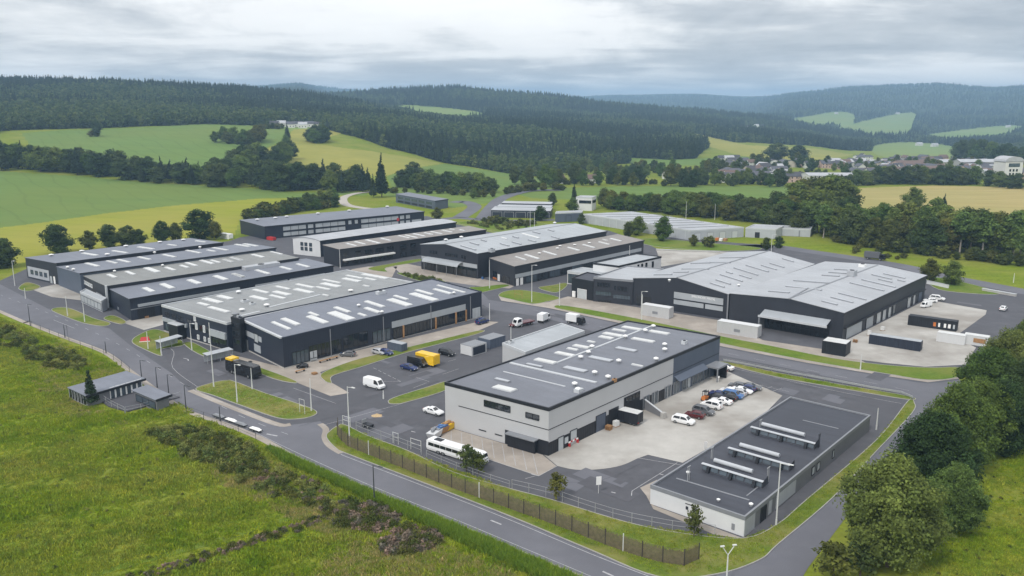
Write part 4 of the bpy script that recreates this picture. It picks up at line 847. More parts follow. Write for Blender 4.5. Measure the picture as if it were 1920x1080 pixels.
L2 = Bld('slate_roof_bay', 'blue grey roofed works bay, third bay back in the far left works', 'warehouse', (150, 513), (152, 560), (106, 497), (517, 465), M_WBLUE, M_RBLUE, prof=((0, 0), (1, -.7)), over=.2, H=7.5)
b = L2; b.sky(zz([(665, 374, 720, 402, 1.5), (820, 357, 860, 380, 1), (900, 347, 955, 372, 1.3), (1060, 327, 1105, 352, 1.3), (1240, 310, 1300, 333, 1.3), (1420, 277, 1480, 303, 1.3), (1565, 277, 1605, 290, 1.1), (1620, 257, 1685, 282, 1.3), (1775, 230, 1850, 255, 1.4), (1840, 230, 1920, 250, 1.3)], 0, 400)); b.vents([(127, 504), (138, 508), (290, 476), (375, 466)], .5, 1.0)
L1 = Bld('far_left_bay', 'gabled works bay with pale panelled end wall, rearmost of the far left works', 'warehouse', (106, 494), (110, 536), (47, 482), (418, 455), M_WCHAR, M_RBLUE, prof=((0, 0), (1, -.3)), over=.2, H=7.9, lwall=M_WCHAR)
b = L1; b.sky(zz([(650, 297, 700, 322, 1.5), (875, 280, 925, 303, 1.3), (1060, 252, 1130, 273, 1.5), (1275, 234, 1310, 247, 1), (1485, 207, 1525, 220, 1)], 0, 400)); b.vents(zp([(385, 320), (615, 290), (945, 252), (1200, 222), (1375, 205), (805, 315)], 0, 400), .8, .8)
b.band('L', b.lv*.28, b.lv*.96, .6, 4.6, .06, M_WLIGHT, 'wall_panel')
for i in range(4): a = b.lv*(.34+.145*i); b.window('L', a, a+2.0, 1.9, 3.4, 1, glass=M_GLASSB, d=.05)
b.door('L', b.lv*.22, 1.6, 2.6, M_PALEG); b.door('L', b.lv*.12, 1.4, 2.8, M_WHITE)
b = Bld('works_porch', 'flat roofed glazed porch in front of the far left works', 'porch', (190, 566), (190, 580), (150, 548), (200, 560), M_WLIGHT, M_RPALE, H=3.4, parapet=M_TRIML); b.window('L', .5, b.lv-.5, .5, 2.6, 6, glass=M_PALEG)
# ---- K1..K4: the halls further back
b = Bld('ribbon_window_hall', 'navy hall with two rows of pale windows at the edge of the yellow green field', 'office building', (496, 425), (496, 449), (450, 415), (795, 397), M_WNAVY, M_RBLUE, prof=((0, 0), (1, .6)), over=.3)
for row, (z0, z1) in enumerate(((3.4, 5.3), (.7, 2.5))):
    for x0, x1, n in ((530, 573, 3), (577, 587, 1), (591, 647, 4), (653, 659, 1), (665, 671, 1), (677, 747, 5), (750, 758, 1), (761, 769, 1), (772, 790, 1)):
        if row == 1 and x0 in (653, 665): continue
        if row == 0 and x0 == 772: continue
        b.window('R', b.wp('R', x0, 425)[0], b.wp('R', x1, 410)[0], z0, z1, n, glass=M_PALEG, fw=.2)
b.vents(zp([(250, 333), (385, 320), (470, 310), (705, 287), (940, 265), (1225, 235)], 420, 330), .9, .9); b.band('R', b.wp('R', 503, 447)[0], b.wp('R', 520, 444)[0], .1, 1.4, 1.8, M_RED, 'red_container') if False else None
b.band('R', b.wp('R', 744, 410)[0], b.wp('R', 748, 410)[0], 2.6, 4.2, .3, M_RED, 'red_sign')
b = Bld('barrel_roof_hall', 'hall with pale barrel roof and white end wall with six windows', 'warehouse', (600, 452), (600, 482), (549, 447), (855, 417), M_WNAVY, M_RLIGHT, prof=((0, 0), (.2, .7), (.5, 1.0), (.8, .7), (1, 0)), over=.3, lwall=M_WWHITE, H=6.9)
for z in (2.2, 4.2):
    for f in (.62, .47, .30): b.window('L', b.lv*f, b.lv*(f+.1), z, z+1.4, 2, glass=M_GLASSB)
b = Bld('taupe_roof_hall', 'charcoal hall with taupe roof carrying a line of rooflights', 'warehouse', (637, 468), (637, 501), (606, 461), (911, 431), M_WCHAR, M_RTAN, prof=((0, 0), (1, .3)), over=.25)
b.sky(zz([(920, 507, 990, 527, 1), (985, 494, 1055, 515, 1), (1070, 482, 1165, 507, 1.3), (1180, 469, 1245, 488, 1), (1325, 447, 1375, 470, .9), (1370, 444, 1440, 467, 1), (1425, 434, 1500, 455, 1.1), (1510, 427, 1560, 443, .9), (1560, 417, 1625, 438, 1), (1645, 407, 1700, 425, 1), (1690, 399, 1730, 405, .9), (1765, 405, 1805, 413, .9)], 420, 330))
for x0, x1, n in ((643, 652, 1), (665, 677, 2), (684, 698, 3), (704, 720, 3), (726, 738, 3), (751, 762, 2), (770, 780, 2), (795, 806, 2), (820, 832, 2), (850, 862, 2)): b.window('R', b.wp('R', x0, 480)[0], b.wp('R', x1, 475)[0], 3.7, 5.6, n); b.window('R', b.wp('R', x0, 490)[0], b.wp('R', x1, 485)[0], .6, 2.3, n)
m = MB(); b.fb(m, 'R', b.wp('R', 643, 492)[0], b.wp('R', 738, 478)[0], 2.5, 3.1, 0, 1.4); m.build('canopy', M_WHITE, b.root)
b = Bld('field_edge_hall', 'small navy gabled hall at the end of the gravel path', 'warehouse', (816, 377), (816, 394), (742, 364), (840, 373.5), M_WBLUE, M_RBLUE, prof=((0, 0), (1, 0)), over=.2, H=5.4) 
for i in range(5): b.band('L', b.lv*(.08+.18*i), b.lv*(.22+.18*i), 2.8, 4.2, .06, M_GLASSB, 'window'); b.band('L', b.lv*(.08+.18*i), b.lv*(.22+.18*i), .5, 1.7, .06, M_TRIMD, 'window')
# ---- N: halls in the middle
b = Bld('central_gable_hall', 'charcoal gabled hall with grey roof and curved entrance canopy in the centre', 'warehouse', (896, 476), (893, 523), (789, 460), (1137, 434), M_WCHAR, M_RPALE, prof=((0, 0), (.55, 1.9), (1, .35)), over=.25, lwall=M_WCHAR)
b.sky(zz([(400, 487, 545, 515, .8), (480, 462, 555, 478, .8), (570, 442, 605, 452, .7), (710, 469, 780, 487, .8), (800, 457, 870, 475, .8), (800, 417, 855, 425, .9), (915, 442, 985, 455, .8), (950, 382, 1015, 392, .8), (1090, 417, 1160, 430, .8), (1065, 367, 1120, 375, .8)], 760, 340), M_DULL, h=.5); b.sky(zz([(705, 425, 775, 432, 1.2), (860, 397, 1020, 425, 1.6)], 760, 340)); b.vents([(836, 452), (865, 447), (1040, 420)], .7, 1); b.unit(922, 472, 2, 1.6, 1.2, M_RPALE)
a0, a1 = b.wp('L', 788, 480)[0], b.wp('L', 894, 500)[0]; hi, lo = max(a0, a1), min(a0, a1)
b.band('L', .4, b.lv-.3, 3.9, 5.4, .08, M_BAND, 'fascia_band'); b.window('L', .8, b.lv-1, .4, 3.7, 12)
for f in (.80, .75, .70): b.window('L', b.lv*f, b.lv*f+1, 7.0, 8.1, 1)
b.window('L', b.lv*.34, b.lv*.56, 6.9, 8.0, 6); b.window('L', b.lv*.20, b.lv*.23, 6.9, 8.1, 1); b.window('L', b.lv*.25, b.lv*.28, 6.9, 8.1, 1)
m = MB(); L_, n = (b.lv*.25, b.lv*.88), 6
ring = [(3.2*math.sin(i/n*math.pi/2), 3.9+1.5*math.cos(i/n*math.pi/2)) for i in range(n+1)]
for (d0, z0), (d1, z1) in zip(ring, ring[1:]):
    P = lambda q, d, z: (b.ev[0]*q-abs(b.ev[1])*d, b.ev[1]*q+b.ev[0]*d*np.sign(b.ev[1]), z)
    m.hexa([P(L_[0], d0, z0), P(L_[0], d1, z1), P(L_[1], d1, z1), P(L_[1], d0, z0)], [P(L_[0], d0, z0+.12), P(L_[0], d1+.1, z1+.12), P(L_[1], d1+.1, z1+.12), P(L_[1], d0, z0+.12)])
m.build('curved_canopy', M_RPALE, b.root)
for f in (.28, .45, .62, .85):
    m = MB(); p = P(b.lv*f, 2.9, 0); m.tube(p, (p[0], p[1], 4.1), .1); m.build('canopy_post', M_TRIMG, b.root)
b = Bld('central_lean_hall', 'charcoal hall with taupe roof joined to the central gabled hall', 'warehouse', (965, 500), (965, 537), (918, 486), (1207, 451), M_WCHAR, M_RTAN, prof=((0, 0), (1, .35)), over=.2)
b.sky(zz([(825, 567, 905, 592, .9), (895, 552, 1005, 583, 1.5), (1030, 527, 1135, 555, 1.2), (1220, 497, 1305, 522, 1.2), (1330, 477, 1420, 500, 1.2), (1445, 457, 1535, 475, 1.2), (1535, 432, 1620, 450, 1.5), (1480, 437, 1515, 447, .8)], 760, 340)); b.vents(zp([(1005, 545), (1140, 508), (1270, 482), (1160, 490), (1380, 468)], 760, 340), .6, .6)
b.band('R', .3, b.lu*.98, 2.9, 4.3, .08, M_BAND, 'fascia_band'); 
for i in range(9): b.window('R', 6+i*6.6, 6+i*6.6+6, .4, 2.7, 4, glass=M_GLASS if i % 2 else M_GLASSB)
b.door('R', 1.4, 1.6, 2.7, M_WHITE); b.door('R', 3.6, 1.6, 2.7, M_WHITE); a = b.lv
b.door('L', a*.62, 1.8, 2.6, M_WWHITE); b.window('L', a*.70, a*.86, .5, 3.3, 2, glass=M_GLASS); b.band('L', a*.70, a*.86, .2, .9, .1, M_RUST, 'planter'); b.window('L', a*.2, a*.5, .2, 2.6, 4)
b = Bld('white_pavilion', 'white two storey pavilion with flat grey roof beside the charcoal office', 'building', (1160, 500), (1163, 523), (1112, 494), (1240, 482), M_WWHITE, M_RPALE, H=7.4, parapet=M_TRIMD)
for x in (1172, 1195, 1202, 1210, 1222): q = b.wp('R', x, 500)[0]; b.window('R', q, q+1.1, 4.2, 6.4, 1)
b.window('L', 2, 3.2, 1.2, 4.2, 1); m = MB(); q = b.wp('R', 1168, 510)[0]; b.fb(m, 'R', q, q+9, 3.5, 3.75, 0, 2.6); m.build('canopy', M_WHITE, b.root)
b = Bld('canopy_lobby', 'low lobby with broad white flat canopy roof beside the white pavilion', 'building', (1120, 516), (1120, 535), (1064, 509), (1148, 509), M_WWHITE, M_RPALE, H=4.6, over=.0, parapet=M_TRIML); b.window('L', b.lv*.45, b.lv*.97, .5, 3.8, 6, glass=M_GLASSB)
# ---- R: big charcoal halls with pale roofs, right
b = Bld('charcoal_office', 'charcoal three storey office with window bands beside the white pavilion', 'office building', (1187, 527), (1190, 579), (1113, 521), (1245, 505), M_WCHAR, M_RLIGHT, over=.0, H=8.0, parapet=M_TRIMG)
for (tl, br, n) in (((1120, 530), (1144, 537), 5), ((1151, 536), (1155, 542), 1), ((1158, 537), (1176, 545), 3), ((1117, 544), (1146, 556), 6), ((1150, 551), (1182, 562), 6), ((1121, 561), (1144, 571), 3)):
    a0, a1 = b.wp('L', tl[0], tl[1])[0], b.wp('L', br[0], br[1])[0]; zc = (b.wp('L', tl[0], tl[1])[1]+b.wp('L', br[0], br[1])[1])/2; b.window('L', a0, a1, zc-.75, zc+.55, n, glass=M_GLASSB if tl[1] in (544, 551) else M_GLASS)
b = Bld('black_gatehouse', 'black clad gatehouse block with entrance beside the charcoal office', 'building', (1112, 532), (1112, 570), (1066, 543), (1125, 517), M_WBLACK, M_RANTH, H=6.0, parapet=M_WBLACK) if False else Bld('black_gatehouse', 'black clad gatehouse block with white entrance beside the charcoal office', 'building', (1112, 529), (1112, 569), (1072, 522), (1140, 518), M_WBLACK, M_RANTH, H=6.4, parapet=M_WBLACK)
b.door('L', 4.5, 3.6, 3.2, M_PALEG, frame=M_WHITE); b.band('L', 7.2, 8.4, .2, 2.2, .5, M_WHITE, 'notice_board')
M_RW = M_RLIGHT
b = Bld('charcoal_gable_hall', 'charcoal gabled hall with pale ribbed roof and long silver window strip', 'warehouse', (1366, 552), (1367, 607), (1187, 527), (1527, 496), M_WCHAR, M_RW, prof=((0, 0), (.52, 3.0), (1, .9)), over=.25, H=7.9); BR1 = b
b.sky(zz([(1160, 447, 1280, 475, .9), (1205, 422, 1325, 453, .9), (1230, 384, 1420, 430, .8), (1280, 362, 1340, 373, .8), (1380, 387, 1480, 410, .9), (1340, 332, 1530, 385, .8), (1425, 314, 1615, 358, .9), (1540, 314, 1675, 343, .8), (1605, 299, 1730, 325, .8), (1700, 264, 1800, 283, .9), (760, 380, 865, 386, .9), (905, 362, 990, 367, .8), (965, 337, 1145, 345, .8), (1170, 287, 1295, 300, .8), (1035, 294, 1150, 299, .7), (1255, 252, 1410, 258, .7)], 1040, 420), M_DULL, h=.4); b.vents([(1385, 537), (1255, 528)], .4, .8)
a0, a1 = b.wp('L', 1263, 560)[0], b.wp('L', 1356, 580)[0]; lo, hi = min(a0, a1), max(a0, a1)
b.window('L', lo, hi, 4.3, 6.4, 1, glass=M_BAND, fw=.16); b.window('L', lo, lo+(hi-lo)*.36, 2.4, 3.9, 1, glass=M_BAND, fw=.16); b.window('L', lo+(hi-lo)*.38, hi, 2.4, 3.9, 1, glass=M_BAND, fw=.16)
b.band('L', -.2, .25, 0, b.H, .15, M_TRIMG, 'downpipe'); a = b.wp('L', 1205, 570)[0]; b.band('L', a-3, a+2.4, .3, 3.4, .06, M_GLASS, 'window')
fc = bpy.data.curves.new('sign_lettering', 'FONT'); fc.body = 'SPRONDER MAOIL'; fc.size = .95; fc.extrude = .04; fc.align_x = 'CENTER'
fo = bpy.data.objects.new('sign_lettering', fc); dg = bpy.context.evaluated_depsgraph_get(); COL.objects.link(fo); dg.update()
me = bpy.data.meshes.new_from_object(fo.evaluated_get(bpy.context.evaluated_depsgraph_get())); bpy.data.objects.remove(fo); me.materials.clear(); me.materials.append(M_WHITE)
so = link('sign_lettering', me, b.root); e = Vector((b.ev[0], b.ev[1], 0)); nn_ = Vector((-abs(b.ev[1]), b.ev[0]*np.sign(b.ev[1]), 0)); q, z = b.wp('L', 1319, 558)
so.matrix_local = Matrix((( -e.x, 0, nn_.x, e.x*q+nn_.x*.06), (-e.y, 0, nn_.y, e.y*q+nn_.y*.06), (0, 1, 0, z-.4), (0, 0, 0, 1)))
b = Bld('charcoal_depot', 'largest charcoal hall with pale roof, loading doors and canopy by the paved yard', 'warehouse', (1583, 587), (1583, 640), (1369, 554), (1737, 517), M_WCHAR, M_RW, prof=((0, 0), (.46, 1.7), (1, .6)), over=.25); BR2 = b
b.sky(zz([(405, 499, 520, 530, .9), (470, 472, 640, 512, .9), (525, 442, 740, 490, .7), (610, 364, 875, 422, .9), (695, 342, 965, 395, 1), (775, 302, 930, 335, .9), (830, 335, 930, 360, .9), (865, 295, 1030, 330, .9), (970, 342, 1030, 355, .7)], 1440, 440), M_DULL, h=.38)
b.sky(zz([(190, 347, 460, 365, .9), (105, 400, 430, 410, .8), (0, 427, 165, 437, .9), (400, 307, 540, 313, .9), (450, 287, 610, 293, .7), (490, 264, 620, 266, .7)], 1440, 440), M_DULL, h=.38)
b.unit(1597, 517, 3, 2.2, 1.8, M_RLIGHT); b.unit(1617, 500, 2, 2, .9, M_WHITE); b.ridge((1480, 561), (1515, 541), .4, .25, M_TRIMG)
q0 = b.wp('R', 1585, 620)[0]; hs = [1585, 1618, 1622, 1637, 1640, 1650, 1653, 1659, 1662, 1668, 1670, 1677]
for x0, x1, mt in ((1584, 1618, M_BAND), (1621, 1637, M_BAND), (1640, 1650, M_PALEG), (1651, 1659, M_PALEG), (1661, 1668, M_PALEG), (1669, 1676, M_GLASSB), (1695, 1703, M_PALEG), (1705, 1711, M_PALEG), (1714, 1723, M_WBLUE)):
    a0, a1 = b.wp('R', x0, 625)[0], b.wp('R', x1, 610)[0]; b.door('R', (a0+a1)/2, abs(a1-a0)*.86, 3.3, mt, name='loading_door')
b.band('R', .4, b.lu-1, 3.6, 3.85, .7, M_TRIMD, 'dock_canopy')
a0, a1 = b.wp('L', 1432, 610)[0], b.wp('L', 1556, 625)[0]; lo, hi = min(a0, a1), max(a0, a1); PL = lambda q, d, z: (b.ev[0]*q-abs(b.ev[1])*d, b.ev[1]*q+b.ev[0]*d*np.sign(b.ev[1]), z)
m = MB(); m.hexa([PL(lo, 0, 5.4), PL(lo, 3.6, 4.3), PL(hi, 3.6, 4.3), PL(hi, 0, 5.4)], [PL(lo, 0, 5.6), PL(lo, 3.6, 4.5), PL(hi, 3.6, 4.5), PL(hi, 0, 5.6)]); m.build('entrance_canopy', M_BAND, b.root)
m = MB(); m.hexa([PL(lo-.3, 3.6, 4.0), PL(lo-.3, 3.9, 4.0), PL(hi+.3, 3.9, 4.0), PL(hi+.3, 3.6, 4.0)], [PL(lo-.3, 3.6, 4.55), PL(lo-.3, 3.9, 4.55), PL(hi+.3, 3.9, 4.55), PL(hi+.3, 3.6, 4.55)]); m.build('canopy_fascia', M_TRIML, b.root)
m = MB(); m.hexa([PL(hi-.2, 0, 0), PL(hi-.2, 3.7, 0), PL(hi+.2, 3.7, 0), PL(hi+.2, 0, 0)], [PL(hi-.2, 0, 4.2), PL(hi-.2, 3.7, 4.0), PL(hi+.2, 3.7, 4.0), PL(hi+.2, 0, 4.2)]); m.build('canopy_wall', M_TRIMG, b.root)
b.window('L', lo+.3, hi-1.2, .2, 3.2, 13, rows=2, glass=M_GLASS)
# ---- far low sheds
b = Bld('pale_storage_shed', 'long pale grey storage shed with flat light roof in front of the tree belt', 'storage shed', (1295, 433), (1297, 447), (1092, 402), (1395, 427), M_WLIGHT, M_RLIGHT, H=4.6, parapet=M_TRIML)
for i in range(14): b.band('L', b.lv*(.04+.068*i), b.lv*(.04+.068*i)+.25, 0, 4.2, .1, M_TRIML, 'wall_rib')
for i in range(4): b.door('R', 4+i*7, 3.2, 3.2, M_TRIML, frame=M_TRIMG, name='shed_door')
for i in range(7): b.ridge((1110+i*27, 402.5+i*4.2), (1240+i*21, 402+i*3.6), .4, .2, M_TRIMG, 'roof_rib')
b = Bld('pale_store', 'pale store block at the right end of the long shed', 'storage shed', (1455, 431), (1455, 446), (1398, 428), (1470, 424), M_WLIGHT, M_RLIGHT, H=4.4, parapet=M_TRIML, group='pale storage sheds'); b.door('L', b.lv*.6, 2, 2.6, M_TRIMD, name='shed_door')
b = Bld('pale_store', 'small pale store at the far right end of the shed row by the woods', 'storage shed', (1520, 431), (1520, 442), (1456, 428), (1523, 426), M_WLIGHT, M_RLIGHT, H=3.6, parapet=M_TRIML, group='pale storage sheds'); b.band('L', b.lv*.3, b.lv*.34, 0, 3.0, .08, M_TRIMG, 'wall_rib')
b = Bld('garage_row', 'navy garage row with wide doors behind the central halls', 'garage', (1032, 396), (1032, 409), (921, 394), (1036, 389), M_WNAVY, M_RLIGHT, H=4.2, over=.2)
for i in range(5): b.door('L', b.lv*(.1+.2*i), b.lv*.16, 3.2, M_WNAVY, frame=M_TRIML, name='garage_door')
for k, (y, lab) in enumerate(((385.5, 'second pale roofed garage row behind the navy garages'), (379, 'rearmost flat garage row below the far green field'))): Bld('garage_row', lab, 'garage', (1033, y+4), (1033, y+12), (932+k*9, y+2), (1036, y), M_WNAVY, M_RLIGHT, H=4.4, over=.2)
b = Bld('blue_store', 'blue grey box store at the left end of the pale shed', 'storage shed', (1091, 398), (1091, 415), (1041, 400), (1093, 395), M_WBLUE, M_RPALE, H=5, parapet=M_TRIML); b.door('L', b.lv*.5, 3, 3.4, M_WBLUE, name='shed_door')
b = Bld('white_lodge', 'white flat roofed lodge with dark window band in front of the green field', 'building', (1110, 371), (1110, 392), (1080, 370), (1118, 368), M_WWHITE, M_RLIGHT, H=8, parapet=M_TRIML); b.window('L', b.lv*.05, b.lv*.8, 4.6, 6.2, 3); b.window('R', 1, b.lu-1, 4.6, 6.2, 2)
# ---- low flat roofed buildings in the meadow, left
b = Bld('meadow_shed', 'flat grey roofed shed with open bays at the edge of the meadow', 'shed', (163, 741), (163, 758), (133, 727), (266, 711), M_WMID, M_RBLUE, H=2.7, over=.6) 
for i in range(6): b.window('R', b.lu*(.40+.10*i), b.lu*(.40+.10*i)+b.lu*.085, .3, 2.7, 1, glass=M_GLASSB, frame=M_WHITE, fw=.18)
for i in range(5): b.window('L', b.lv*(.06+.19*i), b.lv*(.06+.19*i)+2.4, .2, 2.4, 1, frame=M_TRIML)
b = Bld('meadow_hut', 'small flat grey roofed hut on the asphalt deck beside the meadow', 'shed', (293, 749), (293, 762), (252, 732), (316, 741), M_WMID, M_RBLUE, H=2.8, over=.5); b.window('L', .5, b.lv-.5, .6, 2.0, 3, glass=M_GLASSB)
DK = [(186, 750), (228, 740), (275, 724), (316, 738), (338, 746), (239, 773), (203, 763)]
flat('yard', wpoly(DK), .30, M_ASPHD, .3)
def mass(px, n, kinds, h, label, group, depth=0.0, wide=1.0):
    # far tree clumps that read as one mass
    P = [march(*q)[:2] for q in px]; L = np.concatenate([[0], np.cumsum([np.linalg.norm(b-a) for a, b in zip(P, P[1:])])]); pts, sc = [], []
    for i in range(n):
        s = (i+random.uniform(.1, .9))/n*L[-1]; p = np.array([np.interp(s, L, [q[0] for q in P]), np.interp(s, L, [q[1] for q in P])]); p = p*(1+random.uniform(0, depth)/np.linalg.norm(p))
        pts.append((p[0], p[1], float(Z(p[0], p[1]))-.1)); sc.append(random.uniform(*h)/14*wide)
    scatter('tree_clump', group, pts, sc, [m for k in kinds for m in PROTO[k][:2]], tilt=.03)
# ---------------------------------------------------------------- trees one by one
big_tree(1663, 1062, 'willow', 0, 16.0, 'large pale green bushy tree nearest the camera beside the side road', wide=.92)
big_tree(1740, 945, 'dark', 0, 15.5, 'dark brownish green tree behind the pale front tree', wide=.92)
big_tree(1790, 880, 'oak', 0, 15.0, 'broad mid green tree at the back left of the dark roadside tree', wide=.9)
big_tree(1785, 1000, 'willow', 1, 11.0, 'lower willowy tree on the meadow side of the front roadside tree', wide=.85)
big_tree(1830, 850, 'oak', 1, 14.5, 'full crowned tree midway along the roadside tree row', 'roadside trees', .95)
big_tree(1850, 775, 'oak', 2, 14.0, 'olive crowned tree where the side road meets the main road', 'roadside trees', .95)
big_tree(1890, 735, 'willow', 2, 14.0, 'light crowned tree second from the far end of the roadside row', 'roadside trees', .9)
big_tree(1922, 700, 'oak', 0, 13.0, 'tree at the far right end of the roadside row by the paved yard', 'roadside trees', 1.0)
big_tree(1930, 790, 'dark', 1, 14.0, 'dark tree at the right edge of the picture behind the row', 'roadside trees', 1.0)
big_tree(1880, 850, 'dark', 2, 14.0, 'dark leaved tree on the meadow side of the roadside row', 'roadside trees', .9)  # crown in the dark leaf colour
big_tree(1970, 690, 'willow', 1, 12.0, 'light tree partly outside the right edge of the picture', 'roadside trees', 1.0)
big_tree(1560, 1098, 'shrub', 1, 6.5, 'straggly low bush by the road in front of the large pale tree', wide=1.3, name='bush')
big_tree(1612, 1085, 'shrub', 0, 5.5, 'dark low bush at the foot of the large pale tree', wide=1.4, name='bush')
big_tree(875, 884, 'shrub', 0, 5.2, 'small dark tree in front of the white coach', wide=1.0, name='small_tree')
big_tree(897, 889, 'shrub', 1, 4.2, 'yellowish shrub beside the small dark tree', wide=1.0, name='bush')
big_tree(1043, 938, 'shrub', 1, 5.0, 'brownish shrub on the verge behind the mesh fence', wide=.9, name='bush')
big_tree(1301, 1008, 'shrub', 1, 5.4, 'small round crowned tree before the low workshop end wall', wide=.75, name='small_tree')
big_tree(172, 760, 'cypress', 0, 8.2, 'dark narrow conifer beside the meadow shed', name='conifer')
for x, y, k, h, w, l in [(108, 476, 'dark', 13, 1.45, 'dark round tree left of the far left works'), (168, 470, 'olive', 9, 1.2, 'lighter tree between two dark trees behind the works roof'), (205, 466, 'dark', 11, 1.2, 'dark tree behind the far left works near its rooflights'), (240, 463, 'dark', 10, 1.3, 'dark wide tree behind the rear works bay'), (263, 461, 'dark', 8, 1.1, 'small dark tree at the end of the group behind the works'),
                       (305, 455, 'dark', 10.5, 1.1, 'dark upright tree left of the yellowish bush'), (330, 453, 'olive', 9, 1.1, 'yellowish bushy tree between two dark ones'), (375, 450, 'dark', 15, 1.3, 'tallest dark tree between the works and the navy window hall'), (405, 450, 'olive', 9, 1.0, 'green tree right of the tallest dark tree behind the works'), (12, 502, 'dark', 12, 1.3, 'dark tree at the left edge above the road'), (-35, 505, 'dark', 13, 1.3, 'dark tree just outside the left edge'),
                       (1177, 446, 'olive', 8, 1.0, 'light green small tree left of the pair by the pale shed'), (1196, 441, 'round', 9.5, 1.2, 'rounded green tree in front of the pale shed'), (1243, 452, 'round', 12, 1.0, 'tall leafy tree before the white corner of the pale shed'), (1090, 420, 'dark', 6, 1.0, 'small dark tree by the long shed wall'), (1074, 398, 'round', 9, 1.2, 'broad tree left of the white lodge'), (1076, 384, 'spruce', 15, .8, 'tall slim tree above the white lodge'), (1012, 414, 'dark', 8.5, 1.2, 'dark bushy tree in front of the navy garages'), (1036, 385, 'dark', 8, 1, 'dark tree at the right end of the rear garages'),
                       (1742, 530, 'olive', 9, 1.2, 'yellow green tree behind the charcoal depot'), (1784, 534, 'round', 9, 1.2, 'darker green tree right of its yellow green neighbour behind the depot'), (820, 414, 'olive', 7.5, 1.2, 'olive bush beside the end of the navy window hall'), (888, 372, 'round', 7, 1.3, 'round bush by the back road junction'), (1436, 470, 'olive', 6, 1.0, 'light bush behind the charcoal gable hall'), (1460, 465, 'dark', 5.5, 1.0, 'dark bush right of a light one behind the gable hall'), (1300, 462, 'olive', 5.5, 1.2, 'scrubby bush in front of the pale shed'), (1330, 463, 'bush', 5, 1.2, 'low bush on the grass before the pale shed doors'),
                       (700, 370, 'spruce', 16, .9, 'slim dark conifer at the end of the gravel path'), (716, 370, 'spruce', 30, 1.1, 'tallest dark conifer behind the navy field edge hall'), (182, 256, 'dark', 18, .9, 'tall lone tree in the upper green field'), (172, 256, 'bush', 7, 1, 'bush beside the lone tree in the upper green field'), (539, 262, 'spruce', 18, 1.2, 'lone conifer on the yellow field edge'), (537, 275, 'round', 13, 1.0, 'lone round tree below the conifer in the yellow field'), (1455, 300, 'dark', 22, 1.7, 'dark round copse tree in the right hand field'), (1497, 302, 'dark', 20, 2.0, 'wide grey green copse tree right of the dark round one'),
                       (1711, 398, 'round', 15, 1.3, 'single round oak standing out above the woods in the tan field'), (1768, 405, 'spruce', 13, 1.1, 'dark conifer standing above the woods by the tan field'), (776, 333, 'dark', 14, 1.6, 'dark rounded tree at the left of the hedge below the green field')]:
    p = march(x, y); tree(p[0], p[1], k, h, l, None, w)
belt([(5, 322), (70, 323), (150, 332), (300, 345), (420, 352)], 56, ['dark', 'dark', 'spruce', 'round', 'dark'], (11, 20), 'dark tree in the row between the lower and upper left fields', 'dark tree belt between the left fields', 45, 1.3)
belt([(-60, 319), (5, 322)], 5, ['dark', 'spruce', 'round'], (20, 28), 'dark tree in the belt just beyond the left edge', 'dark tree belt beyond the left edge', 75, 1.15)
belt([(420, 352), (470, 356), (560, 362), (640, 363), (695, 361)], 36, ['dark', 'round', 'dark', 'spruce'], (12, 22), 'dark tree in the clump behind the yellow green field', 'dark trees behind the yellow green field', 50, 1.2)
belt([(430, 330), (470, 318), (530, 316), (545, 310)], 14, ['dark', 'round'], (14, 20), 'rounded tree in the copse rising from the tree belt', 'copse above the tree belt', 40, 1.2)
belt([(395, 272), (420, 274), (450, 280), (490, 270), (480, 262)], 13, ['round', 'olive', 'dark'], (12, 19), 'round tree in the upper copse between the green and yellow fields', 'upper copse between two fields', 40, 1.2)
belt([(480, 242), (530, 242)], 8, ['bush', 'dark'], (5, 9), 'hedge bush along the top of the upper green field', 'hedge at the top of the upper field', 15, 1.4)
belt([(580, 268), (615, 270)], 6, ['dark', 'round'], (13, 18), 'tree at the left tip of the central forest', 'trees at the forest tip', 40, 1.2)
belt([(752, 352), (800, 356), (850, 360), (930, 364)], 22, ['dark', 'round', 'dark'], (9, 15), 'tree in the hedge along the foot of the green field', 'hedge trees behind the navy halls', 18, 1.2)
belt([(725, 362), (780, 364), (850, 366), (930, 372)], 14, ['bush', 'olive'], (4, 6.5), 'light green bush below the hedge trees', 'light bushes below the hedge', 12, 1.2)
mass([(960, 350), (1020, 352), (1080, 350), (1160, 349), (1260, 350)], 26, ['olive', 'round', 'bush', 'dark'], (8, 15), 'scattered tree along the far edge of the pale green field', 'trees along the pale green field', 35, 1.25)
mass([(1080, 332), (1160, 335), (1300, 338), (1400, 335)], 44, ['round', 'olive', 'dark', 'olive'], (7, 12), 'mixed tree on the slope below the central forest', 'mixed trees below the central forest', 140, 1.25)
mass([(1250, 350), (1330, 352), (1430, 352), (1470, 352)], 20, ['dark', 'round', 'dark'], (8, 13), 'dark tree between the pale green field and the town', 'dark trees before the town', 45, 1.15)
belt([(1640, 346), (1700, 346), (1760, 347), (1830, 348)], 24, ['dark', 'dark', 'round'], (12, 17), 'dark tree in the row between the tan field and the town', 'dark tree row above the tan field', 18, 1.2)
belt([(1560, 352), (1600, 350), (1640, 347)], 8, ['dark', 'round', 'bush'], (8, 14), 'tree at the near edge of the town', 'trees at the town edge', 12, 1.2)
belt([(1850, 350), (1920, 356), (2000, 358)], 9, ['round', 'dark'], (9, 15), 'tree right of the white tower at the town edge', 'trees near the white tower', 12, 1.2)
mass([(1790, 304), (1830, 308), (1880, 314), (1930, 316)], 20, ['dark', 'round', 'dark'], (16, 24), 'large dark tree in the grove behind the town', 'grove behind the town', 130, 1.3)
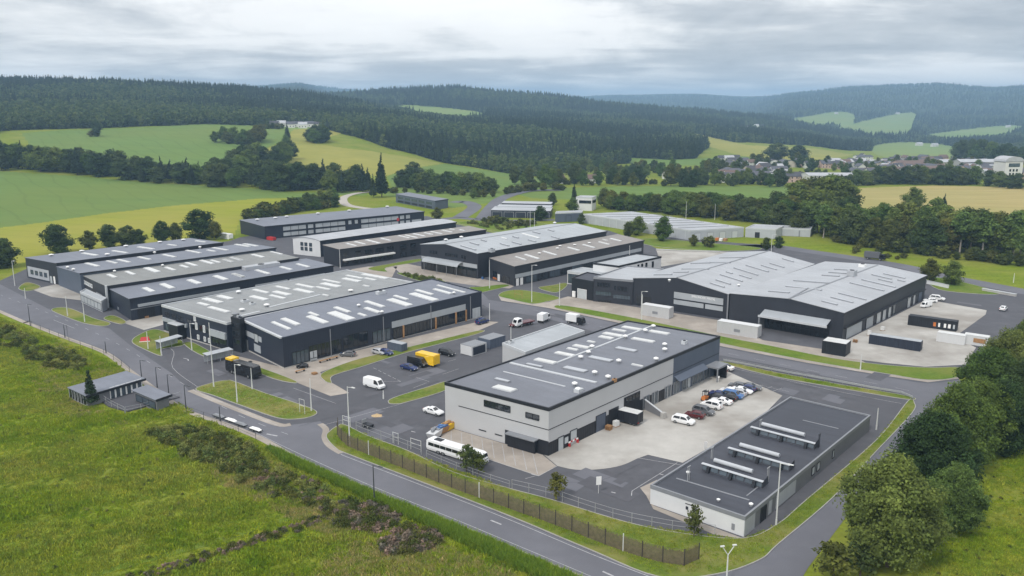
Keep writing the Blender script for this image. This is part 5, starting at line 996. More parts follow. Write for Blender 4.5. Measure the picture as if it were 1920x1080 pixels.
belt([(1130, 393), (1180, 396), (1240, 400), (1262, 402)], 16, ['olive', 'round'], (8, 12), 'light green tree behind the pale shed left end', 'light green trees behind the shed', 14, 1.2)
belt([(1250, 404), (1330, 410), (1420, 420), (1450, 424)], 30, ['round', 'olive', 'round', 'dark'], (10.5, 14), 'tree in the dense belt behind the long pale shed', 'dense tree belt behind the pale shed', 22, 1.2)
belt([(1450, 432), (1520, 446), (1570, 451), (1640, 466)], 34, ['round', 'olive', 'birch', 'round', 'dark'], (12, 17), 'leafy tree in the wood right of the pale sheds', 'mixed wood right of the pale sheds', 45, 1.2)
belt([(1490, 400), (1540, 402), (1590, 410)], 12, ['round', 'olive'], (18, 23), 'tall rounded tree rising above the wood at its left end', 'tall trees at the left of the wood', 30, 1.3)
belt([(1640, 466), (1740, 480), (1830, 490), (1960, 500)], 46, ['round', 'olive', 'birch', 'olive', 'dark', 'birch'], (13, 18.5), 'tree in the mixed wood along the back road', 'mixed wood along the back road', 50, 1.15)
belt([(1560, 455), (1680, 474), (1830, 492), (1940, 502)], 26, ['bush', 'bush', 'olive'], (3, 6), 'low bush along the foot of the mixed wood', 'bushes along the wood edge', 5, 1.3)
belt([(465, 416), (520, 405), (570, 396), (635, 390)], 22, ['bush', 'round', 'dark'], (4.5, 9), 'hedge bush beside the yellow green field and navy window hall', 'hedge behind the navy window hall', 8, 1.3)
belt([(575, 394), (635, 388)], 9, ['dark', 'birch'], (8, 11), 'tall hedge tree at the bend of the gravel path', 'tall hedge trees by the gravel path', 10, 1.2)
belt([(1590, 478), (1640, 484), (1700, 490)], 8, ['bush'], (1.6, 3), 'small bush on the grass by the back road', 'small bushes by the back road', 12, 1.2)
belt([(945, 366), (1000, 358), (1060, 358)], 10, ['bush', 'olive'], (3.5, 7), 'bush along the back road bend', 'bushes along the back road bend', 6, 1.3)
belt([(900, 420), (960, 424), (1010, 424)], 8, ['bush'], (2.5, 4.5), 'shrub on the grass strip behind the central hall', 'shrubs behind the central hall', 8, 1.3)
# thickets, weeds and grass that nobody could count
def tuft(name, mat, h, n, spread, seed, wd=.09):
    g = np.random.default_rng(seed); V, T = [], []
    for i in range(n):
        a, r = g.uniform(0, 6.28), spread*math.sqrt(g.uniform()); x, y = r*math.cos(a), r*math.sin(a); d = g.uniform(0, 6.28); hh = h*g.uniform(.5, 1.2); w = wd*g.uniform(.6, 1.4); le = g.normal(0, .35*h, 2)
        V += [(x-math.cos(d)*w, y-math.sin(d)*w, -.05), (x+math.cos(d)*w, y+math.sin(d)*w, -.05), (x+le[0], y+le[1], hh)]; T += [g.uniform(.7, 1.3)]*3
    me = bpy.data.meshes.new(name); me.from_pydata(V, [], [(3*i, 3*i+1, 3*i+2) for i in range(n)]); me.materials.append(mat); set_tint(me, np.repeat(np.array(T)[:, None], 3, 1)); return me
def low_bush(name, mat, h, r, n, seed, sz=.3, core=.55): return leafy(name, round_lobes(h, r, 6, seed, .05, .9, .8), mat, n, sz, seed, core=core)
TUF = [tuft('grass_tuft', L_GRS, .34, 34, .8, i) for i in range(4)]
DRY = [tuft('dry_tuft', L_RUSH, .50, 30, .7, 20+i, .07) for i in range(3)]
TALL = [tuft('tall_grass', L_GRT, 1.0, 44, .75, 10+i, .10) for i in range(3)]
TH = [low_bush('scrub', L_SCR, 2.0, 1.3, 360, 30+i, .22, .38) for i in range(2)]+[low_bush('scrub', L_OLV, 1.8, 1.2, 320, 33, .22, .38)]+[low_bush('scrub', L_OLV, 1.5, 1.2, 300, 35+i, .22, .36) for i in range(2)]
BR = [low_bush('dry_scrub', L_BRN, 1.0, .9, 190, 40+i, .26, 0) for i in range(3)]
def put(name, label, px, n, protos, s=(.7, 1.3), seed=1, avoid=()):
    p = in_world(wpoly(px), n, seed)
    for q in avoid: p = p[~inpoly(p[:, 0], p[:, 1], wpoly(q))]
    sc = rng.uniform(*s, len(p))
    if name == 'meadow_grass':                                       # taller and shorter swathes along the mowing lines
        q = p@np.array([.42, -.91]); w = np.sin(q*.75+np.sin(p[:, 0]*.11)*1.2+np.sin(p[:, 1]*.07)*2)*.5+np.sin(q*.31+p[:, 0]*.05+2)*.5; sc *= 1.0+.45*w
    scatter(name, label, np.stack([p[:, 0], p[:, 1], np.zeros(len(p))], 1), sc, protos)
MEAD = [(-200, 620), (-60, 600), (0, 596), (110, 640), (185, 668), (243, 700), (200, 730), (130, 725), (140, 757), (205, 768), (240, 778), (330, 757), (405, 797), (500, 838), (700, 935), (960, 1045), (1100, 1105), (900, 1200), (-300, 1200)]
put('meadow_grass', 'rough meadow grass with darker and drier tufts in the left foreground', MEAD, 30000, TUF, (.6, 1.35), 2)
put('dry_grass', 'dry straw coloured grass tufts in the foreground meadow', [(380, 800), (520, 870), (640, 950), (800, 1010), (1000, 1090), (560, 1110), (640, 1020), (520, 960), (400, 900)], 2600, DRY, (.5, 1.1), 3)
put('dry_grass', 'dry weeds around the meadow shed', [(100, 640), (240, 700), (210, 716), (120, 715), (170, 760), (250, 800), (140, 790), (60, 720)], 900, DRY, (.5, 1.0), 4)
put('tall_grass', 'band of tall bright green grass along the ditch by the road', [(505, 842), (565, 870), (700, 930), (850, 990), (960, 1037), (1095, 1096), (1040, 1096), (920, 1040), (810, 988), (700, 940), (600, 893), (530, 862)], 5000, TALL, (.55, 1.1), 5)
put('scrub_thicket', 'dark green scrub thicket in the meadow beside the road', [(280, 815), (330, 802), (405, 812), (460, 838), (505, 872), (495, 895), (430, 890), (340, 855)], 270, TH, (.3, .95), 6)
put('scrub_thicket', 'dark scrub thicket in the upper left meadow', [(70, 650), (115, 658), (160, 674), (165, 694), (120, 698), (70, 684), (30, 665)], 100, TH, (.35, 1.1), 7)
put('scrub_thicket', 'scrub thicket at the left edge below the road', [(-40, 600), (20, 617), (75, 642), (60, 655), (-40, 650)], 90, TH, (.5, 1.15), 8)
put('dry_scrub', 'brown and olive scrub trailing from the dark thicket towards the ditch', [(420, 860), (500, 880), (570, 900), (650, 935), (690, 955), (620, 965), (520, 935), (440, 905)], 230, BR+TH+DRY, (.4, .9), 9)
put('dry_scrub', 'purple brown heath patch beside the ditch lamp', [(640, 965), (700, 945), (745, 968), (745, 985), (700, 1003), (625, 985)], 210, BR+BR+TH[3:]+DRY, (.4, 1.0), 10)
put('dry_scrub', 'second purple brown heath patch further right', [(710, 1020), (760, 990), (820, 1000), (830, 1022), (780, 1040), (725, 1048)], 190, BR+BR+TH[3:]+DRY, (.4, 1.0), 12)
put('dry_scrub', 'thin line of weeds along the meadow track', [(230, 1085), (400, 1032), (560, 985), (660, 950), (665, 958), (560, 998), (400, 1047), (270, 1097)], 260, BR+TH[3:]+DRY, (.25, .6), 13)
ribbon('path', wl([(120, 1092), (400, 1016), (560, 968), (660, 940), (700, 934)]), 1.5, .05, M_LAWN)
put('meadow_grass', 'short grass of the lower right meadow', [(1720, 1100), (1730, 1010), (1830, 920), (1960, 800), (2100, 800), (2100, 1200), (1720, 1200)], 6000, TUF, (.5, .9), 14)
put('verge_tufts', 'rough grass on the perimeter verge behind the road', [(625, 815), (646, 800), (765, 848), (960, 920), (1175, 982), (1390, 1012), (1460, 985), (1645, 827), (1705, 756), (1705, 775), (1560, 930), (1420, 1048), (1345, 1070), (1235, 1075), (1110, 1026), (960, 962), (800, 900), (655, 848), (632, 836)], 5200, TUF, (.4, .85), 15)
put('verge_tufts', 'rough grass on the road island before the navy hall', [(372, 730), (425, 716), (440, 718), (495, 739), (588, 771), (585, 778), (525, 782), (450, 757)], 1300, DRY+TUF, (.35, .7), 16)
put('verge_scrub', 'scrubby plants on the grass before the central hall', [(745, 514), (768, 515), (828, 527), (826, 531), (790, 527)], 60, TH, (.4, .8), 17)
put('verge_scrub', 'low green plants along the grass behind the central hall', [(865, 418), (900, 416), (1000, 419), (985, 428), (940, 432)], 90, TH, (.5, 1.1), 18)
put('verge_scrub', 'weeds along the crash barrier strip', [(1380, 683), (1450, 699), (1560, 720), (1695, 744), (1560, 724), (1450, 704)], 120, TUF, (.6, 1.1), 19)

put('meadow_weeds', 'darker broad leaved weeds dotted through the meadow', MEAD, 550, TH[:2]+[TH[3]], (.10, .30), 24)
put('meadow_weeds', 'small pale weeds in the lower right meadow', [(1720, 1100), (1730, 1010), (1830, 920), (1960, 800), (2100, 800), (2100, 1200), (1720, 1200)], 160, TH[2:], (.1, .3), 25)

mass([(1340, 322), (1450, 326), (1560, 322), (1700, 322), (1850, 328)], 55, ['round', 'dark', 'olive'], (6, 12), '', 'trees scattered among the town houses', 160, 1.2)
mass([(1400, 340), (1480, 342), (1600, 343)], 14, ['round', 'dark'], (7, 12), '', 'trees along the near edge of the town', 30, 1.1)
# ---------------------------------------------------------------- vehicles
M_TYRE = pm('tyre', (.012, .012, .013), .8); M_RIM = pm('wheel rim', (.32, .33, .34), .35, metal=.6); M_CGLASS = pm('car glass', (.010, .012, .016), .06, spec=.8)
M_LAMP = pm('headlamp', (.75, .76, .78), .15); M_TAIL = pm('tail lamp', (.35, .01, .01), .25)
def paint(name, c): return pm(name+' car paint', c, .22, var=.02, spec=.6)
PAINT = dict(white=paint('white', (.78, .79, .80)), black=paint('black', (.012, .013, .016)), navy=paint('navy', (.02, .035, .12)), blue=paint('blue', (.05, .14, .34)), red=paint('red', (.32, .012, .02)), silver=paint('silver', (.42, .43, .45)), grey=paint('grey', (.12, .125, .135)), maroon=paint('maroon', (.10, .015, .018)), yellow=paint('yellow', (.80, .50, .015)), pale=paint('pale', (.60, .61, .62)), orange=paint('orange', (.55, .18, .04)))
# stations: (x, z of the bottom, belt height, roof height, half width at the belt, half width at the roof)
SHAPES = dict(
 suv=(4.7, [(-2.35, .45, .95, .96, .80, .70), (-2.2, .32, 1.05, 1.45, .90, .66), (-1.75, .3, 1.08, 1.74, .94, .70), (.2, .3, 1.08, 1.78, .95, .72), (.75, .3, 1.06, 1.66, .95, .70), (1.35, .3, 1.04, 1.08, .94, .86), (2.1, .34, .95, .98, .88, .78), (2.35, .45, .72, .74, .78, .7)], (-2.0, 1.2)),
 hatch=(4.2, [(-2.1, .45, .9, .92, .78, .66), (-1.9, .32, .98, 1.15, .86, .68), (-1.4, .3, .99, 1.46, .89, .64), (.0, .3, .98, 1.52, .90, .66), (.6, .3, .96, 1.32, .90, .66), (1.1, .3, .94, .97, .89, .8), (1.85, .34, .82, .85, .84, .72), (2.1, .45, .62, .64, .74, .66)], (-1.7, .98)),
 sedan=(4.8, [(-2.4, .45, .9, .92, .80, .70), (-2.2, .33, .98, 1.0, .88, .78), (-1.6, .3, .99, 1.05, .91, .74), (-.9, .3, .99, 1.42, .92, .66), (.2, .3, .97, 1.45, .92, .66), (.95, .3, .95, .99, .92, .82), (2.1, .34, .82, .85, .86, .74), (2.4, .45, .62, .64, .74, .66)], (-1.5, .8)),
 van=(5.6, [(-2.8, .45, 1.2, 2.1, .94, .80), (-2.7, .36, 1.25, 2.3, .99, .86), (-1.0, .34, 1.25, 2.38, 1.0, .88), (1.3, .34, 1.22, 2.36, 1.0, .87), (1.7, .34, 1.18, 2.1, 1.0, .82), (2.3, .36, 1.12, 1.2, .97, .86), (2.75, .42, .85, .88, .88, .78)], (.7, 2.2)))
def loft(name, st, mat):
    m = MB(); R_ = []
    for x, zb, zm, zr, w, wr in st: R_.append([(x, -w*.92, zb), (x, -w, (zb+zm)*.5), (x, -w*.98, zm), (x, -wr, zr-.05), (x, -wr*.86, zr), (x, wr*.86, zr), (x, wr, zr-.05), (x, w*.98, zm), (x, w, (zb+zm)*.5), (x, w*.92, zb)])
    n = 10; k = len(R_); fs = [(i*n+j, i*n+(j+1) % n, (i+1)*n+(j+1) % n, (i+1)*n+j) for i in range(k-1) for j in range(n)]
    m.add(sum(R_, []), [tuple(range(n))]+fs+[tuple((k-1)*n+j for j in range(n))[::-1]]); return m.mesh(name, mat)
def at_x(st, x):
    xs = [s[0] for s in st]; return [float(np.interp(x, xs, [s[i] for s in st])) for i in range(6)]
def glass_mesh(st, gx):
    m = MB(); roof = [s for s in st if s[3]-s[2] > .25]; x0, x1 = gx; n = 6
    for sd_ in (-1, 1):
        for k in range(2 if x1-x0 > 2 else 1):
            N = 2 if x1-x0 > 2 else 1; a, c = x0+(x1-x0)*k/N+.06, x0+(x1-x0)*(k+1)/N-.06; P = []
            for u in np.linspace(0, 1, n):
                x = a+(c-a)*u; _, zb, zm, zr, w, wr = at_x(st, x); lo = zm+.05; hi = max(lo+.02, zr-.13); f = lambda z: (w*.98+(wr-w*.98)*(z-zm)/max(.05, zr-.05-zm))+.012
                P.append(((x, sd_*f(lo), lo), (x, sd_*f(hi), hi)))
            for (p, q), (r, s_) in zip(P, P[1:]): m.add([p, r, s_, q], [(0, 1, 2, 3) if sd_ < 0 else (3, 2, 1, 0)])
    def screen(i, j):
        (xa, _, za, ra, wa, wra), (xb, _, zb, rb, wb, wrb) = st[i], st[j]
        d = .02; P = [(xa, -wra*.82, ra+.0), (xa, wra*.82, ra), (xb, wrb*.84, rb), (xb, -wrb*.84, rb)]; c = np.array(P).mean(0); P = [tuple(np.array(p)*.9+c*.1+np.array([d if xb > xa else -d, 0, d])) for p in P]
        m.add(P, [(0, 1, 2, 3) if xb < xa else (3, 2, 1, 0)])
    tall = [i for i, s in enumerate(st) if s[3] > max(q[3] for q in st)*.86]
    if tall[-1]+1 < len(st): screen(tall[-1], tall[-1]+1)
    if tall[0] > 0: screen(tall[0], tall[0]-1)
    return m.mesh('window', M_CGLASS)
def wheel_mesh(r=.33, w=.22):
    m = MB(); m.tube((0, -w/2, 0), (0, w/2, 0), r, n=14); m.tube((0, -w/2-.012, 0), (0, w/2+.012, 0), r*.62, n=10, mi=1); return m.mesh('wheel', [M_TYRE, M_RIM])
WH, WHB = wheel_mesh(), wheel_mesh(.48, .3); CARM = {}
for k, (ln, st, gx) in SHAPES.items():
    fr, rr = st[-1], st[0]; hl, tl = MB(), MB(); hl.box(fr[0]-.22, fr[0]+.01, -.16, .16, fr[2]-.10, fr[2]+.06); tl.box(rr[0]-.02, rr[0]+.12, -.12, .12, rr[2]-.18, rr[2]+.06)
    CARM[k] = dict(glass=glass_mesh(st, gx), hl=hl.mesh('headlight', M_LAMP), tl=tl.mesh('taillight', M_TAIL))
BODY = {}
AV = BC.ang+math.pi/2*1.0; VA = math.atan2(BC.tv[1], BC.tv[0]); UA = BC.ang          # headings along the two building directions
def car(px, py, shape, colr, rz, label, group=None, name='parked_car', cat='car', z=.05, s=1.0, world=None):
    p = G(px, py) if world is None else world; ln, st, gx = SHAPES[shape]; t = thing(name, label, cat, (p[0], p[1], z), rz, group); t.scale = (s,)*3
    if (shape, colr) not in BODY: BODY[shape, colr] = loft('body', st, PAINT[colr])
    link('body', BODY[shape, colr], t); link('window', CARM[shape]['glass'], t); w = max(q[4] for q in st)
    for sx in (-1, 1):
        for sy in (-1, 1): o = link('wheel', WH, t); o.location = (sx*ln*.305, sy*(w-.12), .33)
    for sy in (-1, 1):
        o = link('headlight', CARM[shape]['hl'], t); o.location = (0, sy*st[-1][4]*.72, 0); o = link('taillight', CARM[shape]['tl'], t); o.location = (0, sy*st[0][4]*.82, 0)
    return t
g_ = 'cars parked on the paved yard'
for x, y, sh, c, dz, l in [(1281, 794, 'suv', 'white', math.pi, 'white SUV at the near end of the row on the paved yard'), (1302, 783, 'hatch', 'maroon', 0, 'dark red and black hatchback second in the yard row'), (1319, 776, 'suv', 'grey', math.pi, 'dark grey estate with its tail out, third in the yard row'), (1334, 765, 'suv', 'white', 0, 'white estate in the yard row between a grey estate and a white saloon'), (1352, 757, 'sedan', 'white', 0, 'white saloon in the yard row next to the white estate'), (1364, 750, 'hatch', 'black', 0, 'black hatchback behind the white saloon in the yard row'), (1374, 746, 'suv', 'blue', math.pi, 'mid blue pickup shaped car in the yard row'), (1383, 741, 'hatch', 'silver', 0, 'silver hatchback beside the mid blue car'), (1391, 737, 'sedan', 'white', math.pi, 'white saloon near the far end of the yard row'), (1400, 733, 'hatch', 'navy', 0, 'dark blue hatchback near the far end of the yard row'), (1408, 730, 'sedan', 'grey', math.pi, 'grey saloon last in the yard row'), (1340, 750, 'hatch', 'black', 0, 'black car behind the white saloon nearer to the hall'), (1366, 738, 'hatch', 'white', 0, 'small white car in the rear line next to the blue ones'), (1350, 745, 'sedan', 'navy', math.pi, 'dark blue saloon in the rear line behind the white saloon'), (1382, 728, 'hatch', 'grey', 0, 'grey hatchback at the far end of the rear line')]:
    car(x, y, sh, c, VA+dz+random.uniform(-.08, .08), l, g_)
car(813, 776, 'sedan', 'white', VA+math.pi, 'white saloon beside the left wall of the pale hall'); car(702, 727, 'van', 'white', VA+math.pi, 'white van alone on the big car park', name='white_van', cat='van')
car(767, 693, 'sedan', 'navy', VA+math.pi, 'dark blue saloon next to the black van on the car park'); car(783, 686, 'van', 'black', VA+math.pi, 'black van between the blue saloon and the yellow box', name='black_van', cat='van'); car(838, 666, 'suv', 'black', VA+math.pi, 'black estate car beside the pale trailer', name='parked_car')
car(711, 664, 'hatch', 'silver', VA+math.pi, 'silver car with bonnet towards the navy skip'); car(724, 665, 'hatch', 'navy', VA+math.pi, 'dark blue small car beside the silver car by the lawn'); car(652, 668, 'hatch', 'grey', VA+.5, 'grey car parked against the navy hall'); car(567, 690, 'hatch', 'black', VA+.9, 'small dark car near the corner of the navy hall', s=.72)
car(904, 607, 'suv', 'navy', UA, 'dark car with an orange load at the end of the navy hall'); car(1358, 693, 'sedan', 'white', VA, 'white saloon at the far corner of the pale hall'); car(1346, 700, 'hatch', 'red', VA, 'red car beside the porch of the pale hall'); car(966, 612, 'hatch', 'maroon', UA+math.pi, 'dark red car behind the grey annex')
car(1757, 563, 'suv', 'white', VA+math.pi, 'white SUV behind the charcoal depot corner'); car(1744, 567, 'hatch', 'white', VA+.3, 'white hatchback nearest the depot wall'); car(1736, 576, 'van', 'white', VA+1.2, 'white van beside the depot loading doors', s=.8); car(1881, 582, 'hatch', 'white', UA, 'white car at the right edge of the far yard')
def wheels(t, xs, y, mesh=None, r=.48):
    for x in xs:
        for sy in (-1, 1): o = link('wheel', mesh or WHB, t); o.location = (x, sy*y, r)
def box_truck(px, py, rz, label, col='white', boxc='white', L_=6.5, name='box_truck', group=None, s=1.0, flat_bed=False):
    p = G(px, py); t = thing(name, label, 'truck', (p[0], p[1], .05), rz, group); t.scale = (s,)*3
    st = [(-.1, .7, 1.5, 2.6, 1.1, 1.0), (1.2, .6, 1.5, 2.65, 1.12, 1.0), (1.7, .55, 1.4, 2.3, 1.12, .98), (2.05, .6, 1.3, 1.35, 1.08, 1.0)]; st = [(q[0]+L_/2-.6,)+q[1:] for q in st]
    link('cab', loft('cab', st, PAINT[col]), t); link('window', glass_mesh(st, (st[0][0]+.25, st[2][0])), t)
    m = MB(); m.box(-L_/2, L_/2-.9, -1.2, 1.2, .95, 1.25 if flat_bed else 3.3); m.build('load_bed' if flat_bed else 'box_body', PAINT[boxc], t)
    m = MB(); m.box(-L_/2+.1, L_/2+.9, -.45, .45, .6, .94); m.build('chassis', M_TRIMD, t); wheels(t, (-L_*.28, L_*.42), .95); return t
box_truck(985, 610, UA+math.pi*.95, 'white pickup truck with flat bed behind the grey annex', L_=5.5, flat_bed=True, boxc='maroon'); box_truck(1018, 604, UA+.2, 'white box van with dark windows left of the white truck by the main road', L_=4.6, s=.85); box_truck(1076, 607, VA+math.pi, 'white truck with dark cab side standing by the main road', L_=5.0, boxc='white', col='black', s=.9)
box_truck(1637, 487, VA+math.pi, 'dark grey truck on the back road', col='black', boxc='grey', L_=7)
def coach(px, py, rz, L_, body, label, name, roofm=None, cat='bus'):
    p = G(px, py); t = thing(name, label, cat, (p[0], p[1], .05), rz); h = L_/2
    st = [(-h, .6, 1.5, 2.9, 1.2, 1.08), (-h+.25, .4, 1.55, 3.15, 1.25, 1.12), (h-1.0, .4, 1.55, 3.2, 1.25, 1.12), (h-.3, .42, 1.5, 3.0, 1.23, 1.06), (h, .55, 1.35, 1.7, 1.16, 1.0)]
    link('body', loft('body', st, PAINT[body]), t)
    n = max(4, int(L_/1.5)); w = (L_-1.6)/n
    for sy in (-1, 1):
        for i in range(n):
            m = MB(); x0 = -h+.5+w*i; P = [(x0+.05, sy*1.262, 1.70), (x0+w-.05, sy*1.262, 1.70), (x0+w-.05, sy*1.195, 2.50), (x0+.05, sy*1.195, 2.50)]; q = [(a, b_+sy*.02, c) for a, b_, c in P]; m.add(P+q, [(4, 5, 6, 7) if sy < 0 else (7, 6, 5, 4), (0, 1, 5, 4), (1, 2, 6, 5), (2, 3, 7, 6), (3, 0, 4, 7)]); m.build('side_window', M_CGLASS, t)
    m = MB(); P = [(h-.27, -1.0, 2.9), (h-.27, 1.0, 2.9), (h+.03, 1.0, 1.55), (h+.03, -1.0, 1.55)]; m.add(P, [(3, 2, 1, 0)]); m.build('windscreen', M_CGLASS, t)
    m = MB(); m.box(-h+1.5, -h+3.2, -.6, .6, 3.14, 3.32); m.build('roof_unit', M_TRIMD if body == 'white' else M_TRIMG, t); wheels(t, (-h*.55, -h*.38, h*.6), 1.08); return t
coach(857, 857, VA+math.pi, 13.4, 'white', 'long white coach parked by the striped bays', 'white_coach').scale = (1, .92, .74)
t = coach(457, 703, VA+math.pi, 11.0, 'black', 'black coach lettered on its side beside the grass island', 'black_coach'); 
m = MB(); m.box(-5.4, -3.0, -1.1, 1.1, 3.2, 3.7); m.build('luggage_pod', PAINT['yellow'], t)
m = MB()
for k, w in enumerate((.5, .35, .35, .2)): m.box(-.6+k*.55, -.6+k*.55+w, 1.262, 1.275, .75, 1.35)
m.build('side_lettering', PAINT['pale'], t)
# ---- containers, trailers, boxes
def container(px, py, rz, L_, w, h, mat, label, name, cat, topm=None, z=.05, doors=True, group=None, feet=0.0):
    p = G(px, py); t = thing(name, label, cat, (p[0], p[1], z), rz, group); m = MB(); n = max(4, int(L_/.55)); d = .05; P = []
    for i in range(n): P += [(-L_/2+L_*i/n, d*(i % 2)), (-L_/2+L_*(i+.85)/n, d*(i % 2))]
    ring = [(x, -w/2+y) for x, y in P]+[(L_/2, -w/2)]+[(L_/2, w/2)]+[(x, w/2-y) for x, y in P[::-1]]
    m.hexa([(x, y, feet+.12) for x, y in ring], [(x, y, h-.12) for x, y in ring]); m.build('body', mat, t)
    f = MB()
    for y in (-w/2-.02, w/2-.10):
        for z0 in (feet, h-.12): f.box(-L_/2, L_/2, y, y+.12, z0, z0+.13)
    for x in (-L_/2-.02, L_/2-.10):
        for y in (-w/2-.03, w/2-.09): f.box(x, x+.12, y, y+.12, feet, h+.015)
    f.build('frame', mat, t); m = MB(); m.box(-L_/2+.06, L_/2-.06, -w/2+.06, w/2-.06, h-.11, h+.03); m.build('top', topm or mat, t)
    if doors:
        for sy in (-1, 1): m = MB(); m.box(L_/2+.002, L_/2+.07, min(sy*.05, sy*(w/2-.12)), max(sy*.05, sy*(w/2-.12)), feet+.2, h-.2); m.build('door', mat, t)
    return t
V2 = VA+math.pi
t = container(802, 684, V2, 6.0, 2.4, 3.0, PAINT['yellow'], 'bright yellow box body beside the black van', 'yellow_container', 'container', feet=.5); wheels(t, (-1.8, 1.8), .9, WH, .36)
t = container(888, 662, UA, 5.6, 4.0, 2.7, PAINT['pale'], 'pale grey portable cabin with dark sheet for its open front on the car park', 'portable_cabin', 'cabin', topm=M_TRIMG)
m = MB(); m.box(-2.2, 2.4, -2.06, -2.0, .2, 2.3); m.build('opening_shade_sheet', M_WNAVY, t)  # navy sheet on the wall, shade inside the open front put into colour
container(922, 648, UA, 6.2, 4.4, 2.6, M_WBLUE, 'dark blue container right of the pale cabin', 'storage_container', 'container', topm=M_TRIMG); container(745, 656, V2, 5.2, 2.2, 2.1, M_WBLUE, 'navy skip with pale cover on the lawn strip', 'covered_skip', 'skip', topm=M_RPALE)
container(1567, 662, V2, 6.0, 4.6, 3.4, M_WBLACK, 'black container with white top at the depot corner', 'black_container', 'container', topm=M_ROOFLT)
t = container(1177, 792, V2, 5.6, 2.6, 2.7, M_WBLACK, 'black trailer with white top docked at the pale hall', 'black_trailer', 'trailer', topm=M_ROOFLT, feet=.4); wheels(t, (1.2, 2.0), 1.0, WH, .36); m = MB(); m.box(2.83, 2.9, -1.1, -.6, .6, .85); m.build('taillight', M_TAIL, t)
t = container(1678, 650, V2, 13.0, 2.6, 2.6, M_WNAVY, 'long navy trailer with pale top nearest on the depot yard', 'semi_trailer', 'trailer', topm=M_RPALE, group='trailers on the depot yard'); t = container(1748, 614, V2, 13.0, 2.6, 2.9, M_WBLACK, 'long black trailer with pale stickers further back on the depot yard', 'semi_trailer', 'trailer', group='trailers on the depot yard')
for x, w, mt in ((.4, .7, M_RUST), (1.7, .5, M_WHITE), (3.2, .6, M_WHITE), (4.3, .7, M_WHITE), (5.6, .5, M_PALEG)): m = MB(); m.box(x, x+w, 1.302, 1.33, .7, 1.9); m.build('sticker', mt, t); m = MB(); m.box(x, x+w, -1.33, -1.302, .7, 1.9); m.build('sticker', mt, t)
container(1783, 642, V2, 7.0, 2.5, 2.6, PAINT['pale'], 'pale grey trailer right of the navy trailer', 'grey_trailer', 'trailer', topm=M_ROOFLT)
t = container(1830, 646, V2, 6.0, 2.5, 2.7, PAINT['pale'], 'white kiosk trailer with brown side beside the roadside trees', 'kiosk_trailer', 'trailer', topm=M_ROOFLT); m = MB(); m.box(-.6, 2.4, 1.262, 1.3, .8, 2.0); m.build('side_panel', M_WOOD, t); m = MB(); m.box(-.6, 2.4, -1.3, -1.262, .8, 2.0); m.build('side_panel', M_WOOD, t)
for x, L_, lab in ((1232, 9.5, 'pale box store with dark mark before the charcoal gable hall'), (1385, 12.0, 'longer pale box store beside the depot entrance canopy')):
    y = 593 if x == 1232 else 627; t = container(x, y, V2, L_, 3.0, 3.4, M_WGREY, lab, 'white_store', 'container', topm=M_WWHITE, doors=False); m = MB(); m.box(-.9, .9, 1.502, 1.56, 1.0, 1.8); m.build('sign', M_TRIMG, t); m = MB(); m.box(-.9, .9, -1.56, -1.502, 1.0, 1.8); m.build('sign', M_TRIMG, t)
def skip(px, py, rz, mat, fill, label):
    p = G(px, py); t = thing('skip', label, 'skip', (p[0], p[1], .05), rz, 'skips by the grey wall'); m = MB()
    lo, hi = [(-1.2, -.8, .1), (1.2, -.8, .1), (1.2, .8, .1), (-1.2, .8, .1)], [(-1.8, -.95, 1.3), (1.8, -.95, 1.3), (1.8, .95, 1.3), (-1.8, .95, 1.3)]; m.hexa(lo, hi); m.build('tub', mat, t)
    m = MB(); g = np.random.default_rng(int(px))
    for i in range(9): x, y = g.uniform(-1.2, 1.2), g.uniform(-.6, .6); s = g.uniform(.2, .45); m.box(x-s, x+s, y-s*.7, y+s*.7, 1.2+i*.006, 1.3+g.uniform(.1, .4)+i*.01)
    m.build('rubbish', fill, t)
skip(826, 812, UA, M_WOOD, PAINT['blue'], 'tan skip heaped with blue sacks by the grey wall'); skip(815, 820, UA+.3, PAINT['pale'], M_TRIMG, 'pale skip at the corner before the white coach'); skip(838, 806, UA+.1, M_YEL, M_WOOD, 'yellow skip with timber against the grey wall')
# ---- lamps, poles, signs
def lamp(top, base, label, mat=None, arm=1.6, ad=0.0, group='white lamp posts', name='lamp_post', head=True, r=.10, two=False):
    b = G(*base); h = max(2.0, height_of(top, base)); t = thing(name, label, 'lamp post' if head else 'pole', (b[0], b[1], 0), ad, group); mt = mat or M_POLE; m = MB(); m.tube((0, 0, -.1), (0, 0, 1.0), r*1.5, r*1.4); m.tube((0, 0, 1.0), (0, 0, h), r*1.2, r*.7); m.build('post', mt, t)
    if head:
        for sx in ((-1, 1) if two else (1,)):
            m = MB(); m.tube((0, 0, h-.1), (sx*arm, 0, h+.12), .05); m.build('arm', mt, t); m = MB(); m.hexa([(sx*arm-.1, -.16, h+.06), (sx*arm+.75*sx+.0, -.16, h+.1), (sx*arm+.75*sx, .16, h+.1), (sx*arm-.1, .16, h+.06)][::sx], [(sx*arm-.1, -.12, h+.2), (sx*arm+.7*sx, -.12, h+.2), (sx*arm+.7*sx, .12, h+.2), (sx*arm-.1, .12, h+.2)][::sx]); m.build('lamp_head', mt, t)
    return t
M_POLE = pm('white pole paint', (.60, .61, .60), .5, var=.06); M_POLED = pm('dark pole paint', (.05, .055, .06), .5)
